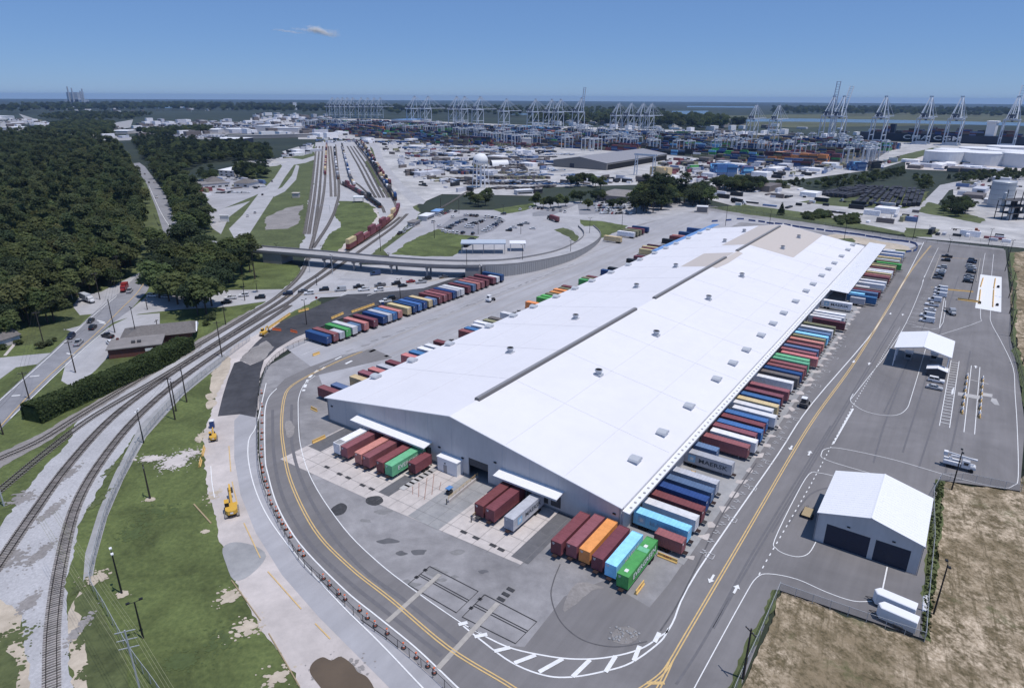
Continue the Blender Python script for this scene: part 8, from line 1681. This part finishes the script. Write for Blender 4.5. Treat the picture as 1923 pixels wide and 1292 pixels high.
block('far_tank_tower', 'white round topped tower left of the far crane group', 'tower', (551, 207), (558, 207), 30, 50, 'trim_white', 'trim_white', 0, band=False)
block('white_warehouse', 'long white low building at the far left edge', 'warehouse', (-10, 226), (28, 224), 60, 12, 'trim_white', 'roof_bright', 0, band=False)
block('waterfront_shed', 'long dark roofed quay shed left of the stacks', 'shed', (735, 262), (770, 262), 60, 10, 'dark_grey', 'dark_grey', 0, band=False); block('waterfront_shed', 'grey roofed quay shed in front of the stacks', 'shed', (700, 258), (770, 261), 60, 9, 'membrane', 'shed_roof', 0, band=False)
block('blue_shed', 'blue roofed shed behind the far stacks', 'shed', (735, 233), (775, 234), 120, 14, 'wall_white', 'blue_roof', 0, band=False)
for i, (x0, x1, y, h) in enumerate(((480, 508, 247, 14), (512, 560, 248, 10), (300, 330, 250, 8), (335, 372, 250, 8), (376, 410, 250, 8), (414, 450, 249, 8), (0, 30, 246, 8), (60, 80, 240, 8), (200, 240, 252, 7))): block('far_shed', f'far pale shed, {nth(i)} in the industrial belt at upper left', 'shed', (x0, y), (x1, y + .3), 60, h, 'wall_white', 'roof_bright', 0, 'far pale sheds', band=False)
# dark rows of wagons standing close together in the sidings
mb = MB()
for p, q, r_, s_ in (((1530, 366), (1606, 352), (1660, 356), (1590, 374)), ((1600, 384), (1640, 352), (1672, 355), (1640, 388)), ((1642, 388), (1674, 355), (1702, 357), (1690, 390)), ((1692, 390), (1704, 357), (1738, 360), (1728, 388))):
    a, b, c, d = [G(*v) for v in (p, q, r_, s_)]; nr = max(3, int((d - a).length / 4.6)); L_ = (b - a).length; nl = max(2, int(L_ / 15))
    for i in range(nr):
        e, f = a.lerp(d, (i + .5) / nr), b.lerp(c, (i + .5) / nr); u_ = (f - e); n_ = nl; st = u_ / n_; w_ = Vector((-u_.y, u_.x, 0)).normalized() * 1.5
        for j in range(n_):
            if random.random() < .08: continue
            x0, x1 = e + st * (j + .04), e + st * (j + .96); h = random.choice((2.6, 3.2, 3.6)); r4 = [x0 - w_, x1 - w_, x1 + w_, x0 + w_]; mb.hexa([(v.x, v.y, .6) for v in r4], [(v.x, v.y, h) for v in r4])
o = mb.obj('parked_wagons', mk('wagon_dark', (.045, .047, .06), var=.4, scale=.05)); tag(o, 'dark rows of wagons standing close together in the sidings', None, None, 'stuff')
for i, (x, y, m_) in enumerate([(1432, 408, 'R'), (1424, 409, 'R'), (1505, 383, 'V'), (1512, 387, 'S'), (1520, 381, 'T'), (1560, 398, 'T'), (1572, 402, 'W')]):
    small_box(G(x, y) + Vector((0, 0, .1)), (.2, .3, AZ)[i % 3], m_, f'{CNAME[m_]} small storage box, {nth(i)} from the left on the pale ground beyond the verge', 'storage boxes beyond the verge', True, (.5, 1, .9))
# the container ship
sp = G(1760, 270) + QN * 62; L = 340; sh = thing('container_ship', 'dark navy container ship moored behind the cranes', 'ship', sp, QA_)
hull = MB(); sec = [(-L / 2, 10), (-L / 2 + 25, 22), (L / 2 - 60, 22), (L / 2 - 15, 11), (L / 2, .6)]; lo = [(x * (.98 if x > 0 else .97), -w * .9, -.25) for x, w in sec]; n_ = len(sec)
for s in (-1, 1):
    hull.add([(x * .985, s * w * .86, -.25) for x, w in sec] + [(x, s * w, 17) for x, w in sec], [(i, i + 1, n_ + i + 1, n_ + i) for i in range(n_ - 1)])
hull.add([(x, -w, 17) for x, w in sec] + [(x, w, 17) for x, w in reversed(sec)], [tuple(range(2 * n_))]); hull.box(-L / 2, -L / 2 + .5, -10, 10, -.2, 17); hull.obj('hull', M['hull_navy'], sh)
MB().box(76, 92, -19, 19, 17, 44).box(74, 94, -22, 22, 44, 47).obj('superstructure', M['trim_white'], sh); MB().box(75.7, 75.99, -18, 18, 40, 43).obj('bridge_windows', M['glass'], sh); MB().box(-110, -100, -8, 8, 17, 36).obj('funnel', M['hull_navy'], sh)
lettering('CMA CGM', 13, M['trim_white'], sh, (-20, -22.08, 9), (1, 0, 0), (0, 0, 1), 1.9)
V_, F_idx, mats_ = [], [], []
svQ = (QD, QN); QD, QN = Vector((1, 0, 0)), Vector((0, 1, 0))
for i in range(22):
    x = -L / 2 + 30 + i * 13.0
    if 70 < x < 98 or -114 < x < -96: continue
    hmax = random.choice((1, 2, 3, 4))
    for j in range(16):
        for k in range(max(0, hmax + random.choice((-1, 0, 0, 1)))): addbox(Vector((x, -20 + j * 2.6, 17)), 12.1, 2.45, k * 2.75, k * 2.75 + 2.7, random.choice('BXKsDRXK'))
QD, QN = svQ
me = bpy.data.meshes.new('deck_cargo'); me.from_pydata(V_, [], F_idx); [me.materials.append(M['container_' + k]) for k in sorted(set(keys))]; me.polygons.foreach_set('material_index', mats_); me.update(); o = bpy.data.objects.new('deck_cargo', me); COL.objects.link(o); o.parent = sh; tag(o, kind='stuff')
# distant power station on the skyline at the left
ps = G(146, 195.5); pw_ = thing('power_station', 'hazy pale power station with stacks on the left skyline', 'power station', ps); k_ = ps.length / PF
for nm, (x0, x1, z0_, z1_) in {'boiler_house': (-9, 7, 0, 16), 'turbine_hall': (-14, 14, 0, 6)}.items(): MB().box(x0 * k_, x1 * k_, -8 * k_, (8 if nm[0] == 'b' else 6) * k_, z0_ * k_, z1_ * k_).obj(nm, M['galv'], pw_)
for x, z in ((-5, 24), (1, 22), (13, 18), (16, 21)): MB().bar((x * k_, -9 * k_, 0), (x * k_, -9 * k_, z * k_), 1.3 * k_, 10, r2=.9 * k_).obj('stack', M['galv'], pw_)
# ------------------------------------------------------------------ haze and cloud
hm = bpy.data.materials.new('haze'); hm.use_nodes = True; n, l = hm.node_tree.nodes, hm.node_tree.links; n.remove(n['Principled BSDF'])
pv = n.new('ShaderNodeVolumePrincipled'); pv.inputs['Color'].default_value = (.40, .62, 1.0, 1); pv.inputs['Density'].default_value = 4.0e-5; pv.inputs['Anisotropy'].default_value = 0.2; l.new(pv.outputs[0], n['Material Output'].inputs['Volume'])
hz_ = MB().box(-22000, 22000, -22000, 22000, -1.3, 135).obj('haze', hm); tag(hz_, 'thin blue haze over the whole landscape', None, None, 'stuff')
mk('cloud_white', (.85, .85, .86), rough=1.0, spec=0)
def sky_point(x, y, D): d = cF * PF + cR * (x - 961.5) + cU * (646 - y); return Vector((0, 0, CAMZ)) + d * (D / d.y)
cl_ = MB(); rr_ = random.Random(5)
def wisp(x, z, sx, sz, n, tilt=0, r=3.2):
    for _ in range(n):
        a = rr_.gauss(0, 1); b = rr_.gauss(0, 1); cl_.ball((x + a * sx, rr_.gauss(0, 60), z + b * sz + tilt * a * sx), rr_.uniform(.5, 1.4) * r, 4, 2)
wisp(0, 38, 150, 12, 500, -.04); wisp(60, 44, 60, 22, 900, -.15, 4); wisp(170, 8, 70, 20, 500, -.35, 4); wisp(330, -10, 50, 26, 300, 0); wisp(-420, 18, 130, 9, 260, -.12); wisp(120, -10, 190, 14, 260, -.1, 2.6)
cl_ = cl_.obj('cloud', M['cloud_white'], None, loc=sky_point(588, 62, 12000)); tag(cl_, 'small wispy white cloud alone in the blue sky', None, None, 'stuff')
print('objects', len(bpy.data.objects))
